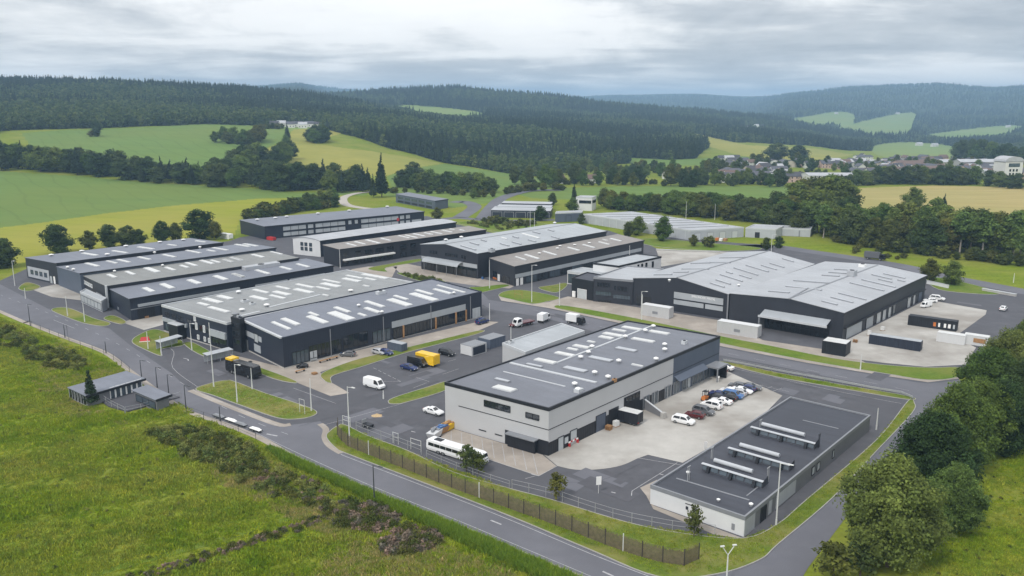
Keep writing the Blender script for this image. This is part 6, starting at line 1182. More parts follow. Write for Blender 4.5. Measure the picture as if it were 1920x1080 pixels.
for tp, bs, lab, hd in [((653, 725), (656, 838), 'tall white lamp post at the tip of the fenced verge', 1), ((441, 683), (445, 755), 'white lamp post in front of the black coach', 1), ((396, 605), (401, 726), 'tallest white lamp post at the left end of the grass island', 0), ((470, 690), (473, 730), 'short white post beside the black coach', 0), ((581, 710), (584, 771), 'white post at the right end of the grass island', 0), ((357, 606), (360, 657), 'white lamp post by the grey roof hall entrance', 1), ((300, 630), (303, 667), 'white post with pale banner by the side entrance', 0), ((275, 622), (278, 655), 'short white post on the small lawn by the road', 0), ((125, 555), (127, 593), 'white post on the left of the small road island', 0), ((156, 567), (159, 604), 'white post on the right of the small road island', 0), ((22, 489), (28, 536), 'white lamp post at the far left by the road', 1), ((46, 540), (48, 560), 'short white post on the far left asphalt', 0), ((290, 555), (292, 592), 'white post beside the dark loading wall', 0),
                        ((1455, 868), (1455, 985), 'white lamp post at the corner of the low workshop', 1), ((1643, 765), (1643, 806), 'white post on the side road verge', 0), ((1613, 664), (1613, 694), 'white post on the lawn before the depot yard', 0), ((1202, 546), (1202, 589), 'white lamp post on the lawn by the charcoal office', 1), ((997, 497), (997, 567), 'white lamp post on the round lawn before the central hall', 1), ((1049, 530), (1049, 574), 'white post left of the gatehouse', 0), ((956, 613), (958, 658), 'white post behind the grey annex', 0), ((918, 569), (918, 600), 'white post at the end of the navy hall', 0), ((918, 487), (918, 541), 'white post at the corner of the central hall', 0), ((1204, 552), (1203, 600), 'white post before the pale box store', 0), ((1002, 398), (1002, 436), 'white post behind the central hall', 0), ((994, 395), (994, 432), 'second white post behind the central hall', 0), ((1286, 378), (1286, 410), 'pale post among the trees behind the shed', 0), ((1340, 382), (1340, 412), 'pale post with yellowish top behind the shed', 0), ((1900, 512), (1900, 530), 'white post by the back road', 0), ((1180, 460), (1180, 490), 'thin pale post behind the pavilion', 0), ((1446, 440), (1446, 472), 'thin post with a lamp behind the gable hall', 1), ((866, 470), (866, 496), 'thin post before the taupe roof hall', 0), ((660, 470), (638, 503), 'thin post at the taupe hall corner', 0), ((1085, 750), (1085, 824), 'thin post against the pale hall', 0), ((1196, 769), (1196, 792), 'thin post beside the black trailer', 0), ((719, 733), (719, 748), 'thin post by the white van', 0)]:
    if bs == (638, 503): tp = (637, 468)
    lamp(tp, bs, lab, None, 1.3, VA+math.pi if hd else 0, 'white posts and lamp posts', 'lamp_post' if hd else 'white_post', bool(hd), .11)
for tp, bs, lab in [((262, 675), (266, 713), 'dark lamp post behind the meadow shed'), ((292, 688), (295, 727), 'dark lamp post right of the meadow shed'), ((314, 702), (317, 745), 'dark lamp post at the corner of the asphalt deck'), ((345, 722), (349, 768), 'dark lamp post nearest the deck railing'), ((412, 762), (413, 790), 'dark post beside the row of white trailers'), ((702, 872), (702, 941), 'dark lamp post in the ditch by the perimeter road'), ((52, 570), (57, 611), 'dark lamp post at the far left roadside'), ((120, 612), (122, 633), 'short dark post left of the road'), ((198, 640), (199, 662), 'short dark post further along the road')]:
    lamp(tp, bs, lab, M_POLED, 1.4, VA+math.pi, 'dark lamp posts along the road', 'lamp_post', 'lamp' in lab, .10)
p = G(1362, 1092); t = thing('fork_lamp', 'pale forked lamp post at the bottom of the picture', 'lamp post', (p[0], p[1], 0), .2); h = height_of((1362, 1040), (1362, 1092)); m = MB(); m.tube((0, 0, 0), (0, 0, h), .13, .09); m.build('post', M_POLE, t)
for sx in (-1, 1): m = MB(); m.tube((0, 0, h-.05), (sx*.9, 0, h+1.3), .06); m.build('arm', M_POLE, t); m = MB(); m.box(sx*.9-.3, sx*.9+.3, -.12, .12, h+1.28, h+1.42); m.build('lamp_head', M_POLE, t)
def sign(px, py, w, h, zb, mat, label, rz=0.0, name='road_sign', panel2=None):
    p = G(px, py); t = thing(name, label, 'sign', (p[0], p[1], 0), rz); m = MB(); m.tube((0, 0, 0), (0, 0, zb+h*.6), .045); m.build('post', M_POLE, t); m = MB(); m.box(-w/2, w/2, -.08, -.05, zb, zb+h); m.build('panel', mat, t); return t
sign(1122, 925, .9, 1.5, 1.6, M_WHITE, 'white sign on a post in the asphalt yard', .2); sign(1322, 851, .6, 1.6, .9, M_WHITE, 'white sign at the edge of the low workshop', .2); sign(1312, 975, .5, 1.2, 1.2, M_WHITE, 'small white sign before the low workshop end wall', .2); sign(1347, 718, .4, .5, 1.2, M_WHITE, 'small sign on the paved yard', .2)
p = G(124, 630)
def frame_gate(px, py, w, h, rz, mat, label, name, cat, group=None):
    p = G(px, py); t = thing(name, label, cat, (p[0], p[1], .1), rz, group)
    for x in (-w/2, w/2): m = MB(); m.tube((x, 0, -.1), (x, 0, h), .05); m.build('post', mat, t)
    for z in (h*.55, h-.05): m = MB(); m.tube((-w/2, 0, z), (w/2, 0, z), .04); m.build('rail', mat, t)
    return t
frame_gate(124, 629, 1.8, 3.0, VA, M_POLED, 'dark goal shaped frame beside the road', 'road_frame', 'frame'); frame_gate(780, 845, 2.6, 2.2, VA, M_POLE, 'white frame gate on the verge before the coach', 'frame_gate', 'gate', 'white frame gates'); frame_gate(742, 832, 1.4, 2.2, VA, M_POLE, 'narrow white frame left of the coach', 'frame_gate', 'gate', 'white frame gates'); frame_gate(650, 799, 2.2, 2.0, VA, M_POLE, 'white frame at the verge tip by the junction', 'frame_gate', 'gate', 'white frame gates'); frame_gate(567, 776, 1.6, 3.2, VA, M_POLE, 'pale frame with two posts on the grass island', 'frame_gate', 'gate', 'white frame gates'); frame_gate(972, 560, 3, 2.6, VA, M_WOOD, 'brown post frame on the round lawn', 'post_frame', 'frame')
# ---- fences and rails
M_MESH = pm('brown fence mesh', (.13, .105, .07), .9, var=.3, scale=2); M_FPOST = pm('fence post', (.045, .040, .036), .8, var=.2, scale=2); M_GALV = pm('galvanised rail', (.33, .34, .35), .45, var=.08)
def along(px, step):
    P = [np.array(q) for q in smooth_poly([G(*q)[:2] for q in px], False, 6)]; L = np.concatenate([[0], np.cumsum([np.linalg.norm(b-a) for a, b in zip(P, P[1:])])]); n = max(1, int(L[-1]/step))
    return [np.array([np.interp(s, L, [p[0] for p in P]), np.interp(s, L, [p[1] for p in P])]) for s in np.linspace(0, L[-1], n+1)]
def mesh_fence(px, step, h, label):
    Q = along(px, step); t = thing('mesh_fence', label, 'fence', (*Q[0], 0)); o = Q[0]; post = MB(); post.tube((0, 0, 0), (0, 0, h+.15), .075, n=6); pm_ = post.mesh('post', M_FPOST); pl = MB(); pl.tube((0, 0, 0), (0, 0, h+.35), .08, n=6); pw_ = pl.mesh('post', M_POLE)
    for i, q in enumerate(Q): c = link('post', pw_ if i % 9 == 5 else pm_, t); c.location = (*(q-o), .1)
    for a, b in zip(Q, Q[1:]):
        a, b = a-o, b-o; m = MB(); d = b-a; n = 44
        for z in (.15, h*.5, h): m.tube((*a, z+.1), (*b, z+.1), .025, n=4, caps=False)
        for k in range(n):
            u = (k+.5)/n; c = a+d*u; w = d/np.linalg.norm(d)*.028; e = np.array([-w[1], w[0]])*.6; hh = h*random.uniform(.9, 1.04); m.add([(*(c-w), .15), (*(c+w), .15), (*(c+w+e), hh), (*(c-w+e), hh)], [(0, 1, 2, 3)])
        m.build('mesh_panel', M_MESH, t)
mesh_fence([(634, 807), (633, 818), (645, 832), (662, 842), (750, 877), (850, 917), (960, 957), (1060, 993), (1160, 1032), (1240, 1056), (1285, 1062), (1310, 1050)], 3.0, 2.5, 'brown mesh fence with dark posts along the perimeter verge')
def railing(px, step, h, label, mat, name='railing', rails=2, cat='railing', group=None, zb=.1, mesh=False):
    Q = along(px, step); o = Q[0]; t = thing(name, label, cat, (*o, 0), 0, group); pb = MB(); pb.tube((0, 0, -.05), (0, 0, h), .05, n=6); pmh = pb.mesh('post', mat)
    for q in Q: c = link('post', pmh, t); c.location = (*(q-o), zb)
    for k in range(rails):
        z = zb+h*(1-.45*k)-.04; m = MB()
        for a, b in zip(Q, Q[1:]): m.tube((*(a-o), z), (*(b-o), z), .028, n=5)
        m.build('rail', mat, t)
    return t
railing([(668, 806), (690, 815), (765, 843), (790, 853)], 3.2, 1.7, 'white wire railing from the junction to the coach', M_GALV, group='railings of the front verge'); railing([(960, 917), (1035, 935), (1100, 957), (1175, 979), (1280, 999), (1340, 1004)], 3.2, 1.7, 'white railing between the asphalt yard and the verge', M_GALV, group='railings of the front verge'); railing([(800, 857), (850, 878), (900, 897), (955, 915)], 3.4, 1.3, 'low railing behind the coach and small tree', M_GALV, group='railings of the front verge')
def guard(px, label):
    Q = along(px, 4); o = Q[0]; t = thing('crash_barrier', label, 'crash barrier', (*o, 0)); pb = MB(); pb.box(-.06, .06, -.06, .06, 0, .75); pmh = pb.mesh('post', M_TRIMG)
    for q in Q: c = link('post', pmh, t); c.location = (*(q-o), .1)
    m = MB()
    for a, b in zip(Q, Q[1:]):
        a, b = a-o, b-o; n = np.array([-(b-a)[1], (b-a)[0]]); n = n/np.linalg.norm(n)*.08
        for z0, z1 in ((.45, .62), (.68, .85)): m.hexa([(*(a-n), z0), (*(b-n), z0), (*(b+n), z0), (*(a+n), z0)], [(*(a-n), z1), (*(b-n), z1), (*(b+n), z1), (*(a+n), z1)])
    m.build('beam', M_GALV, t)
guard([(1356, 679), (1400, 687), (1450, 697), (1560, 717), (1640, 732), (1700, 742), (1712, 750)], 'grey crash barrier between the paved yard and the main road')
railing([(236, 777), (262, 772), (300, 760), (338, 748)], 3, 1.4, 'white railing along the front of the asphalt deck', M_GALV, group='railings of the deck', zb=.3); railing([(182, 745), (205, 762), (234, 777)], 3, 1.4, 'white railing along the meadow side of the deck', M_GALV, group='railings of the deck', zb=.3)
def wire_fence(px, label): railing(px, 6, 1.5, label, M_POLED, 'wire_fence', 2, 'fence')
wire_fence([(60, 612), (125, 640), (200, 668), (243, 698)], 'thin dark wire fence along the left of the perimeter road'); wire_fence([(350, 774), (420, 800), (480, 826)], 'thin dark wire fence before the row of small trailers')
# ---- low things along the kerb
def boat_trailer(px, py, rz, label, white):
    p = G(px, py); t = thing('small_trailer', label, 'trailer', (p[0], p[1], .05), rz, 'small trailers along the kerb'); t.scale = (.8, .6, .6); m = MB(); m.box(-2.4, 2.0, -.8, .8, .5, .75); m.build('bed', M_TRIMD, t); m = MB(); m.tube((2.0, 0, .6), (3.0, 0, .55), .05); m.build('drawbar', M_TRIMG, t); wheels(t, (-.4,), .85, WH, .33)
    m = MB(); m.hexa([(-2.2, -.7, .752), (1.8, -.7, .752), (1.8, .7, .752), (-2.2, .7, .752)], [(-1.7, -.45, 1.15), (.9, -.45, 1.3), (.9, .45, 1.3), (-1.7, .45, 1.15)]); m.build('cover', M_WHITE if white else M_TRIMG, t)
ra = math.atan2(*(G(492, 812)-G(405, 782))[[1, 0]])
for x, y, w, l in [(411, 784, 0, 'dark covered small trailer at the left of the kerbside row'), (434, 792, 1, 'white covered small trailer second along the kerb'), (452, 799, 0, 'dark covered trailer between two white ones'), (480, 809, 1, 'white covered small trailer at the right end of the kerbside row')]: boat_trailer(x, y, ra, l, w)
p = G(1075, 834); t = thing('barrier', 'red and white barrier outside the pale hall door', 'barrier', (p[0], p[1], .05), UA)
for k in range(5): m = MB(); m.box(-1.5+k*.6, -.9+k*.6-.01, -.05, .05, .7, 1.0); m.build('stripe', M_RED if k % 2 else M_WHITE, t)
for x in (-1.3, 1.3): m = MB(); m.box(x-.05, x+.05, -.3, .3, 0, .7); m.build('leg', M_RED, t)
p = G(1124, 796); t = thing('scissor_lift', 'blue mast lift standing against the pale hall', 'lift', (p[0], p[1], .05), UA); m = MB(); m.box(-1, 1, -.6, .6, .2, .8); m.build('base', PAINT['blue'], t); wheels(t, (-.7, .7), .6, WH, .33); m = MB()
for x in (-.45, .45): m.box(x-.08, x+.08, -.08, .08, .8, 6.2)
for k in range(8): m.box(-.45, .45, -.05, .05, 1.1+k*.68, 1.2+k*.68)
m.build('mast', M_GALV, t); m = MB(); m.box(-.7, .7, -.6, .6, 4.4, 4.5); m.build('platform', M_GALV, t)
p = G(1241, 783); a = G(1187, 757); t = thing('ramp_wall', 'grey sloping retaining wall dividing the paved yard', 'wall', (a[0], a[1], 0), math.atan2(p[1]-a[1], p[0]-a[0])); Lr = float(np.hypot(*(p-a)[:2])); m = MB(); m.hexa([(0, -.15, 0), (Lr, -.15, 0), (Lr, .15, 0), (0, .15, 0)], [(0, -.15, 3.0), (Lr, -.15, 1.1), (Lr, .15, 1.1), (0, .15, 3.0)]); m.build('wall', M_WMID, t); m = MB(); m.hexa([(-.05, -.2, 3.003), (Lr+.05, -.2, 1.103), (Lr+.05, .2, 1.103), (-.05, .2, 3.003)], [(-.05, -.2, 3.12), (Lr+.05, -.2, 1.22), (Lr+.05, .2, 1.22), (-.05, .2, 3.12)]); m.build('coping', M_TRIML, t); m = MB(); m.box(Lr+.06, Lr+.9, -.5, .5, 0, 1.3); m.build('end_block', M_PLINTH, t)
p = G(1322, 751); t = thing('fork_lift', 'small orange forklift behind the parked cars', 'forklift', (p[0], p[1], .05), UA); m = MB(); m.box(-.9, .7, -.5, .5, .25, 1.0); m.build('body', PAINT['orange'], t); wheels(t, (-.6, .5), .5, WH, .3); m = MB(); [m.box(x-.04, x+.04, y-.04, y+.04, 1.0, 2.1) for x in (-.5, .4) for y in (-.42, .42)]; m.box(-.6, .5, -.5, .5, 2.1, 2.2); m.build('cage', M_TRIMD, t); m = MB(); [m.box(.75, .85, y-.05, y+.05, .1, 2.3) for y in (-.3, .3)]; [m.box(.85, 1.8, y-.06, y+.06, .12, .18) for y in (-.3, .3)]; m.build('fork', M_TRIMD, t)
def bench(px, py, rz, label):
    p = G(px, py); t = thing('bench', label, 'bench', (p[0], p[1], .05), rz, 'benches before the navy hall'); m = MB(); [m.box(-1.4, 1.4, -.3+k*.2, -.13+k*.2, .5, .56) for k in range(3)]; m.build('seat', M_WOOD, t)
    for x in (-1.1, 1.1): m = MB(); m.box(x-.05, x+.05, -.3, .3, 0, .49); m.build('leg', M_TRIMD, t)
for x, y, l in ((607, 679, 'reddish timber bench left of its twin before the navy hall'), (625, 674, 'reddish timber bench right of its twin before the navy hall'), (563, 698, 'timber bench at the near corner of the navy hall')): bench(x, y, UA, l)
p = G(272, 640); t = thing('tent', 'small red and white tent beside the side entrance lawn', 'tent', (p[0], p[1], .13), .3); t.scale = (.6,)*3; m = MB(); m.add([(-2.2, -1.5, 0), (2.2, -1.5, 0), (2.2, 1.5, 0), (-2.2, 1.5, 0), (-1.6, 0, 1.9), (1.6, 0, 1.9)], [(0, 1, 5, 4), (2, 3, 4, 5), (1, 2, 5), (3, 0, 4), (3, 2, 1, 0)]); m.build('canvas', M_RED, t); m = MB(); m.hexa([(-2.3, -1.6, 0), (2.3, -1.6, 0), (2.3, -1.52, 0), (-2.3, -1.52, 0)], [(-2.3, -1.6, .3), (2.3, -1.6, .3), (2.3, -1.52, .3), (-2.3, -1.52, .3)]); m.build('skirt', M_WHITE, t)
def bus_shelter(px, py, rz, label, L_=7):
    p = G(px, py); t = thing('glass_shelter', label, 'shelter', (p[0], p[1], .05), rz, 'glazed shelters by the halls'); n = 6
    for i in range(n): m = MB(); m.box(-L_/2+L_/n*i+.04, -L_/2+L_/n*(i+1)-.04, .9, .96, .2, 2.2); m.build('pane', M_PALEG, t)
    m = MB(); m.hexa([(-L_/2-.2, -1.1, 2.25), (L_/2+.2, -1.1, 2.25), (L_/2+.2, 1.1, 2.45), (-L_/2-.2, 1.1, 2.45)], [(-L_/2-.2, -1.1, 2.35), (L_/2+.2, -1.1, 2.35), (L_/2+.2, 1.1, 2.55), (-L_/2-.2, 1.1, 2.55)]); m.build('roof', M_RPALE, t)
    for x in (-L_/2, 0, L_/2): m = MB(); m.tube((x, -.9, 0), (x, -.9, 2.3), .06); m.build('post', M_GALV, t)
bus_shelter(318, 651, UA+.2, 'glazed shelter with pale roof by the side entrance'); bus_shelter(410, 676, UA, 'glazed shelter beside the stair tower')
for x, y, l in ((1570, 1030, 'white litter on the side road by the bush'),): pass
p = G(690, 797); t = thing('cart', 'dark cart with a pale tray by the junction', 'cart', (G(690, 801)[0], G(690, 801)[1], .05), VA); m = MB(); m.box(-1.1, 1.1, -.6, .6, .5, .7); m.build('tray', M_TRIMD, t); wheels(t, (-.6, .6), .6, WH, .33); m = MB(); m.box(1.0, 1.1, -.6, .6, .7, 1.5); m.build('rack', M_GALV, t)
p = G(707, 780); t = thing('sand_heap', 'small heap of sand on the asphalt near the junction', 'heap', (p[0], p[1], .03)); g = np.random.default_rng(3); m = MB(); n = 14; V = [(0, 0, .55)]+[(math.cos(k*6.283/n)*.6*g.uniform(.8, 1.2), math.sin(k*6.283/n)*.5*g.uniform(.7, 1.1), .28) for k in range(n)]+[(math.cos(k*6.283/n)*1.2*g.uniform(.85, 1.2), math.sin(k*6.283/n)*1.0*g.uniform(.85, 1.2), 0) for k in range(n)]; m.add(V, [(0, 1+k, 1+(k+1) % n) for k in range(n)]+[(1+k, 1+n+k, 1+n+(k+1) % n, 1+(k+1) % n) for k in range(n)]); m.build('heap', pm('sand', (.45, .33, .19), .9, var=.2, scale=2), t)

container(509, 450, V2, 4.5, 2.0, 1.4, M_RED, 'red container at the near corner of the navy window hall', 'red_container', 'container'); container(425, 447, V2, 7, 2.4, 2.4, M_WHITE, 'white container behind the rear works bay', 'white_container', 'container')
def low_wall(a, b, h, w, mat, label, name='low_wall'):
    A, B = G(*a), G(*b); t = thing(name, label, 'wall', (A[0], A[1], 0), math.atan2(B[1]-A[1], B[0]-A[0])); L_ = float(np.hypot(*(B-A)[:2])); m = MB(); m.box(0, L_, -w/2, w/2, -.1, h); m.build('wall', mat, t); m = MB(); m.box(-.05, L_+.05, -w/2-.05, w/2+.05, h+.002, h+.12); m.build('coping', M_TRIML, t)
low_wall((1738, 532), (1778, 541), 1.2, .5, M_WWHITE, 'low white wall behind the charcoal depot'); low_wall((1842, 545), (1905, 556), .8, 1.0, M_PLINTH, 'low pale ramp wall at the far right road')
low_wall((1230, 470), (1350, 474), .6, .4, M_PLINTH, 'low pale wall on the grass behind the gable hall')
for i, (x, y, l) in enumerate(((1345, 451, 'orange crate among white ones by the pale shed doors'), (1352, 452, 'white crate by the pale shed doors'), (1360, 452, 'brown crate right of the white one by the shed'))):
    p = G(x, y); t = thing('crate', l, 'crate', (p[0], p[1], 0), UA); m = MB(); m.box(-.9, .9, -.7, .7, .12, 1.3); m.build('box', (M_RUST, M_WHITE, M_WOOD)[i], t); m = MB(); [m.box(-.9, .9, y_-.08, y_+.08, 0, .118) for y_ in (-.55, 0, .55)]; m.build('pallet', M_WOOD, t)
p = march(714, 362); t = thing('excavator', 'orange excavator beside the gravel path and tall conifers', 'excavator', tuple(p), .4); m = MB(); m.box(-2, 2, -1.4, -.7, 0, .9); m.box(-2, 2, .7, 1.4, 0, .9); m.build('track', M_TRIMD, t); m = MB(); m.box(-2, 1.4, -1.2, 1.2, .95, 2.4); m.box(-.2, 1.4, -1.2, .1, 2.4, 3.4); m.build('cab', M_RUST, t); m = MB(); m.tube((1.2, .6, 1.8), (4.2, .6, 5.0), .3); m.tube((4.2, .6, 5.0), (6.4, .6, 2.0), .24); m.build('boom', M_RUST, t); m = MB(); m.box(5.9, 6.9, 0, 1.2, 1.0, 2.0); m.build('bucket', M_TRIMD, t)
def wheelie_bin(px, py, mat, label, rz=UA):
    p = G(px, py); t = thing('wheelie_bin', label, 'bin', (p[0], p[1], .05), rz, 'wheelie bins'); m = MB(); m.hexa([(-.25, -.28, .08), (.25, -.28, .08), (.25, .28, .08), (-.25, .28, .08)], [(-.32, -.38, 1.05), (.32, -.38, 1.05), (.32, .38, 1.05), (-.32, .38, 1.05)]); m.build('body', mat, t); m = MB(); m.hexa([(-.35, -.42, 1.052), (.35, -.42, 1.052), (.35, .40, 1.052), (-.35, .40, 1.052)], [(-.33, -.40, 1.12), (.33, -.40, 1.12), (.33, .38, 1.2), (-.33, .38, 1.2)]); m.build('lid', M_TRIMD, t); wheels(t, (-.2,), .25, WH, .1) if False else None
for x, y, mt, l in ((1100, 818, PAINT['blue'], 'blue wheelie bin against the pale hall'), (1104, 816, M_TRIMG, 'grey wheelie bin right of the blue one at the pale hall'), (1213, 765, M_TRIMG, 'grey wheelie bin beside the retaining wall'), (642, 668, PAINT['blue'], 'blue wheelie bin at the navy hall front'), (470, 686, M_TRIMG, 'grey wheelie bin by the stair tower side of the navy hall'), (905, 524, PAINT['blue'], 'blue wheelie bin at the central hall corner'), (1590, 652, M_TRIMG, 'grey wheelie bin at the depot corner')): wheelie_bin(x, y, mt, l)
def pallets(px, py, n, load, label):
    p = G(px, py); t = thing('pallet_stack', label, 'pallets', (p[0], p[1], .05), UA+random.uniform(-.2, .2), 'pallet stacks in the yards')
    for k in range(n): m = MB(); [m.box(-.6, .6, -.5+.25*i, -.34+.25*i, k*.15+.1, k*.15+.13) for i in range(5)]; [m.box(-.6, .6, y_-.05, y_+.05, k*.15, k*.15+.098) for y_ in (-.4, 0, .4)]; m.build('pallet', M_WOOD, t)
    if load: m = MB(); m.box(-.55, .55, -.45, .45, n*.15, n*.15+load); m.build('load', M_ROOFLT, t)
for x, y, n, ld, l in ((1142, 806, 6, 0, 'stack of bare pallets near the blue mast lift'), (1155, 800, 1, 1.1, 'wrapped pallet load left of the black trailer'), (1604, 642, 5, 0, 'pallet stack by the depot loading doors'), (1630, 629, 1, 1.2, 'wrapped pallet load further along the depot doors'), (1655, 620, 1, 1.0, 'low wrapped pallet load before the third depot door'), (590, 702, 3, 0, 'low pallet stack by the lawn corner'), (275, 596, 4, 0, 'pallet stack before the dark loading wall'), (340, 588, 1, 1.0, 'wrapped pallet load before the dark loading wall'), (1214, 762, 2, .8, 'wrapped load near the retaining wall')): pallets(x, y, n, ld, l)
# ---------------------------------------------------------------- the town in the valley and the farms
T_W = [pm('town wall %s' % n, c, .8, var=.05, scale=.3) for n, c in (('white', (.62, .62, .60)), ('cream', (.52, .47, .40)), ('grey', (.36, .36, .37)), ('pink', (.50, .36, .31)))]
T_R = [pm('town roof %s' % n, c, .7, var=.1, scale=.3) for n, c in (('slate', (.085, .088, .105)), ('dark', (.055, .055, .065)), ('brown', (.14, .095, .08)), ('pale', (.40, .41, .43)))]
def house_mesh(L_, w, h, rise, wall, roof, kind):
    m = MB(); m.add([(-L_/2, -w/2, -1.5), (L_/2, -w/2, -1.5), (L_/2, w/2, -1.5), (-L_/2, w/2, -1.5), (-L_/2, -w/2, h), (L_/2, -w/2, h), (L_/2, w/2, h), (-L_/2, w/2, h), (-L_/2, 0, h+rise), (L_/2, 0, h+rise)], [(0, 1, 5, 4), (2, 3, 7, 6), (1, 2, 6, 9, 5), (3, 0, 4, 8, 7)]); a = m.mesh('wall', wall)
    r = MB(); o = .4
    for s in (-1, 1): r.hexa([(-L_/2-o, s*(w/2+o), h-o*rise/(w/2)), (L_/2+o, s*(w/2+o), h-o*rise/(w/2)), (L_/2+o, 0, h+rise), (-L_/2-o, 0, h+rise)][::s], [(-L_/2-o, s*(w/2+o), h-o*rise/(w/2)+.2), (L_/2+o, s*(w/2+o), h-o*rise/(w/2)+.2), (L_/2+o, 0, h+rise+.2), (-L_/2-o, 0, h+rise+.2)][::s])
    b = r.mesh('roof', roof); k = MB(); n = max(2, int(L_/3.5))
    for s in (-1, 1):
        for i in range(n):
            for z in np.arange(1.0, h-1.0, 2.7): x = -L_/2+L_*(i+.5)/n; k.box(x-.6, x+.6, min(s*w/2, s*(w/2+.06)), max(s*w/2, s*(w/2+.06)), z, z+1.3)
    return a, b, k.mesh('windows', M_GLASS)
HM = {}
def house(px, py, L_, w, h, rise, wi, ri, rz, label, group, name='house', cat='house', p=None):
    p = march(px, py) if p is None else p; key = (L_, w, h, rise, wi, ri)
    if key not in HM: HM[key] = house_mesh(L_, w, h, rise, T_W[wi], T_R[ri], 0)
    t = thing(name, label, cat, tuple(p), rz, group); a, b, c = HM[key]; link('wall', a, t); link('roof', b, t); link('windows', c, t); return t
RN = ['slate roofed', 'dark roofed', 'brown roofed', 'pale roofed']; WN = ['white', 'cream', 'grey', 'pinkish']
random.seed(21)
for i in range(175):
    u = random.random(); px = 1345+u*520; py = random.uniform(297, 343) if px > 1600 else random.uniform(308, 343)
    if px > 1650: py = random.uniform(300, 334)
    if 1480 < px < 1600 and py > 318: continue
    wi, ri = random.choice([0, 0, 1, 2, 3]), random.choice([0, 0, 1, 1, 2, 3]); sz = random.choice([(10, 8, 5, 3), (10, 8, 5, 3), (12, 8.5, 5.5, 3.2), (16, 10, 5.5, 3), (24, 13, 5.5, 2.2)])
    house(px, py, *sz, wi, ri, random.choice([.1, .3, 1.6, 1.9])+random.uniform(-.15, .15), f'{WN[wi]} {RN[ri]} house in the valley town', f'{WN[wi]} {RN[ri]} town houses')
house(1555, 345, 42, 24, 8, 1.6, 0, 3, -.05, 'large white hall with pale roof at the near edge of the town', None, 'town_hall_block', 'hall'); house(1535, 309, 60, 9, 3.2, 1.2, 0, 3, -.10, 'very long low white roofed barn at the back of the town', None, 'long_barn', 'barn'); house(1625, 340, 26, 16, 6, 2.2, 2, 3, .1, 'grey hall with pale roof right of the large white hall', None, 'town_shed', 'hall')
house(1700, 318, 30, 18, 7, 3, 3, 2, .2, 'pinkish block with brown roof in the middle of the town', None, 'town_block', 'building'); house(1830, 318, 46, 16, 9, 2.5, 2, 3, .05, 'wide pale grey block left of the white tower', None, 'town_block', 'building'); house(1910, 338, 26, 18, 8, 3.0, 3, 0, .1, 'low dark roofed block right of the white tower', None, 'town_block', 'building'); house(1800, 338, 22, 14, 5, 2.5, 0, 3, .5, 'pale roofed house left of the white tower', None, 'town_shed', 'hall')
p = march(1886, 346); t = thing('white_tower', 'tall white tower block with curved grey roof at the right of the town', 'tower', tuple(p), .15); m = MB(); m.box(-8, 8, -7, 7, -2, 19); m.build('wall', T_W[0], t)
m = MB(); n = 8; rg = [(8.6*math.cos(math.pi*i/n), 19.3+4.2*math.sin(math.pi*i/n)) for i in range(n+1)]; m.hexa([(x, -7.4, z) for x, z in rg][::-1], [(x, 7.4, z) for x, z in rg][::-1]) if False else m.add([(x, -7.4, z) for x, z in rg]+[(x, 7.4, z) for x, z in rg], [tuple(range(n+1))[::-1], tuple(range(n+1, 2*n+2)), (0, n+1, 2*n+1, n)]+[(i, i+1, n+2+i, n+1+i) for i in range(n)]); m.build('roof', T_R[3], t)
m = MB(); m.box(-5, 5, -7.15, -7.0, 15, 18); m.build('window', M_GLASSB, t)
for r_ in range(4):
    for c_ in range(3): m = MB(); m.box(-4+c_*3, -2.4+c_*3, -7.12, -7.0, 2+r_*3.1, 4+r_*3.1); m.build('window', M_GLASS, t)
random.seed(5)
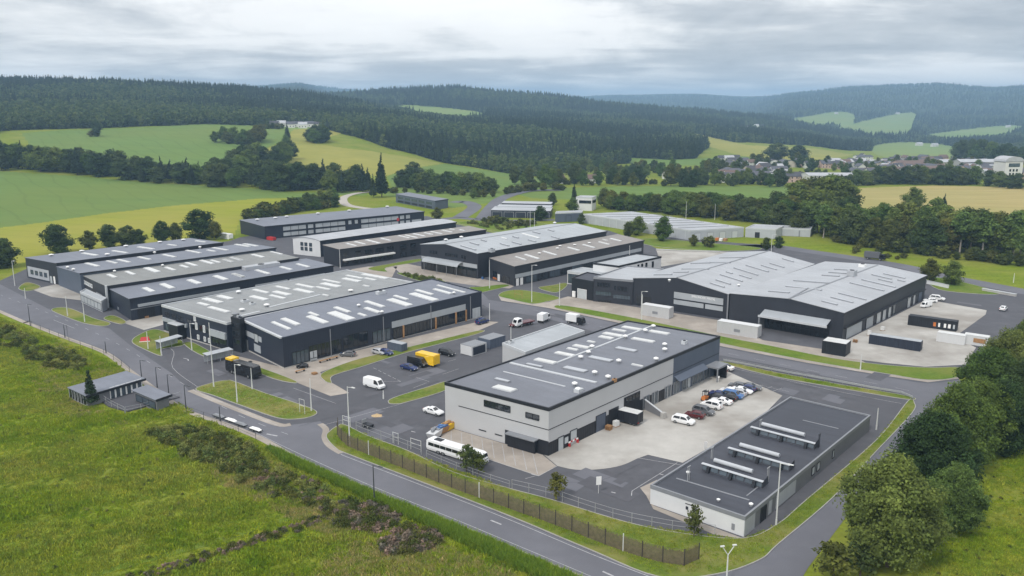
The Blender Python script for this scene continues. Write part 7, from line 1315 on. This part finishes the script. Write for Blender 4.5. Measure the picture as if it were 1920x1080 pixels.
for i, (x, y) in enumerate([(515, 238), (528, 237), (545, 239), (560, 238), (568, 240), (580, 238), (592, 239)]): house(x, y, 11, 8, 4.5, 3, 0, [1, 3, 0][i % 3], random.uniform(-.3, .3), 'white walled farm cottage below the hill forest', 'farm cottages below the hill forest', 'farmhouse', 'house')
for i, (x, y) in enumerate([(1355, 303), (1366, 303), (1377, 302), (1393, 241), (1405, 240), (1418, 238), (1428, 239)]): house(x, y, 12, 8, 4.5, 3, 0, [1, 3][i % 2], random.uniform(-.3, .3), 'white farm building at the edge of the central woods', 'white farm buildings by the woods', 'farmhouse', 'house')
for x, y, l in ((1568, 214, 'white farmhouse on the farthest field'), (1683, 214, 'white farmhouse above the far right pasture'), (1723, 273, 'white barn at the edge of the valley pasture'), (1752, 275, 'long white barn behind the valley pasture'), (1560, 276, 'white house at the edge of the valley forest'), (733, 197, 'white house on the hillside clearing'), (1890, 239, 'pale quarry building on the far right field')): house(x, y, 16, 9, 5, 3, 0, 3, .2, l, None, 'farmhouse', 'house')
for x, y, l in ((1045, 344, 'white cottage among the trees along the pale green field'), (1110, 343, 'second white cottage among the trees left of the big trees'), (1255, 335, 'pinkish roofed house among trees before the town')): house(x, y, 11, 8, 4, 3, 0, 2, .3, l, None, 'cottage', 'house')
# ---------------------------------------------------------------- the air
def haze():
    b = MB(); zs = [v for o in bpy.data.objects if o.type == 'MESH' and o.get('kind') == 'structure' and o.name.startswith(('hills', 'ground', 'field')) for v in (min(q.co.z for q in o.data.vertices), max(q.co.z for q in o.data.vertices))]
    b.box(-14800, 14800, -14800, 14800, min(zs)-1.5, max(zs)+32); print('land', min(zs), max(zs))
    m = bpy.data.materials.new('air'); m.use_nodes = True; n = m.node_tree; n.nodes.remove(n.nodes['Principled BSDF'])
    v = n.nodes.new('ShaderNodeVolumePrincipled'); v.inputs['Color'].default_value = (.46, .72, 1.0, 1); v.inputs['Density'].default_value = 1.6e-4
    v.inputs['Anisotropy'].default_value = .0
    n.links.new(v.outputs[0], n.nodes['Material Output'].inputs['Volume'])
    tag(b.build('haze', m), kind='stuff')
haze()
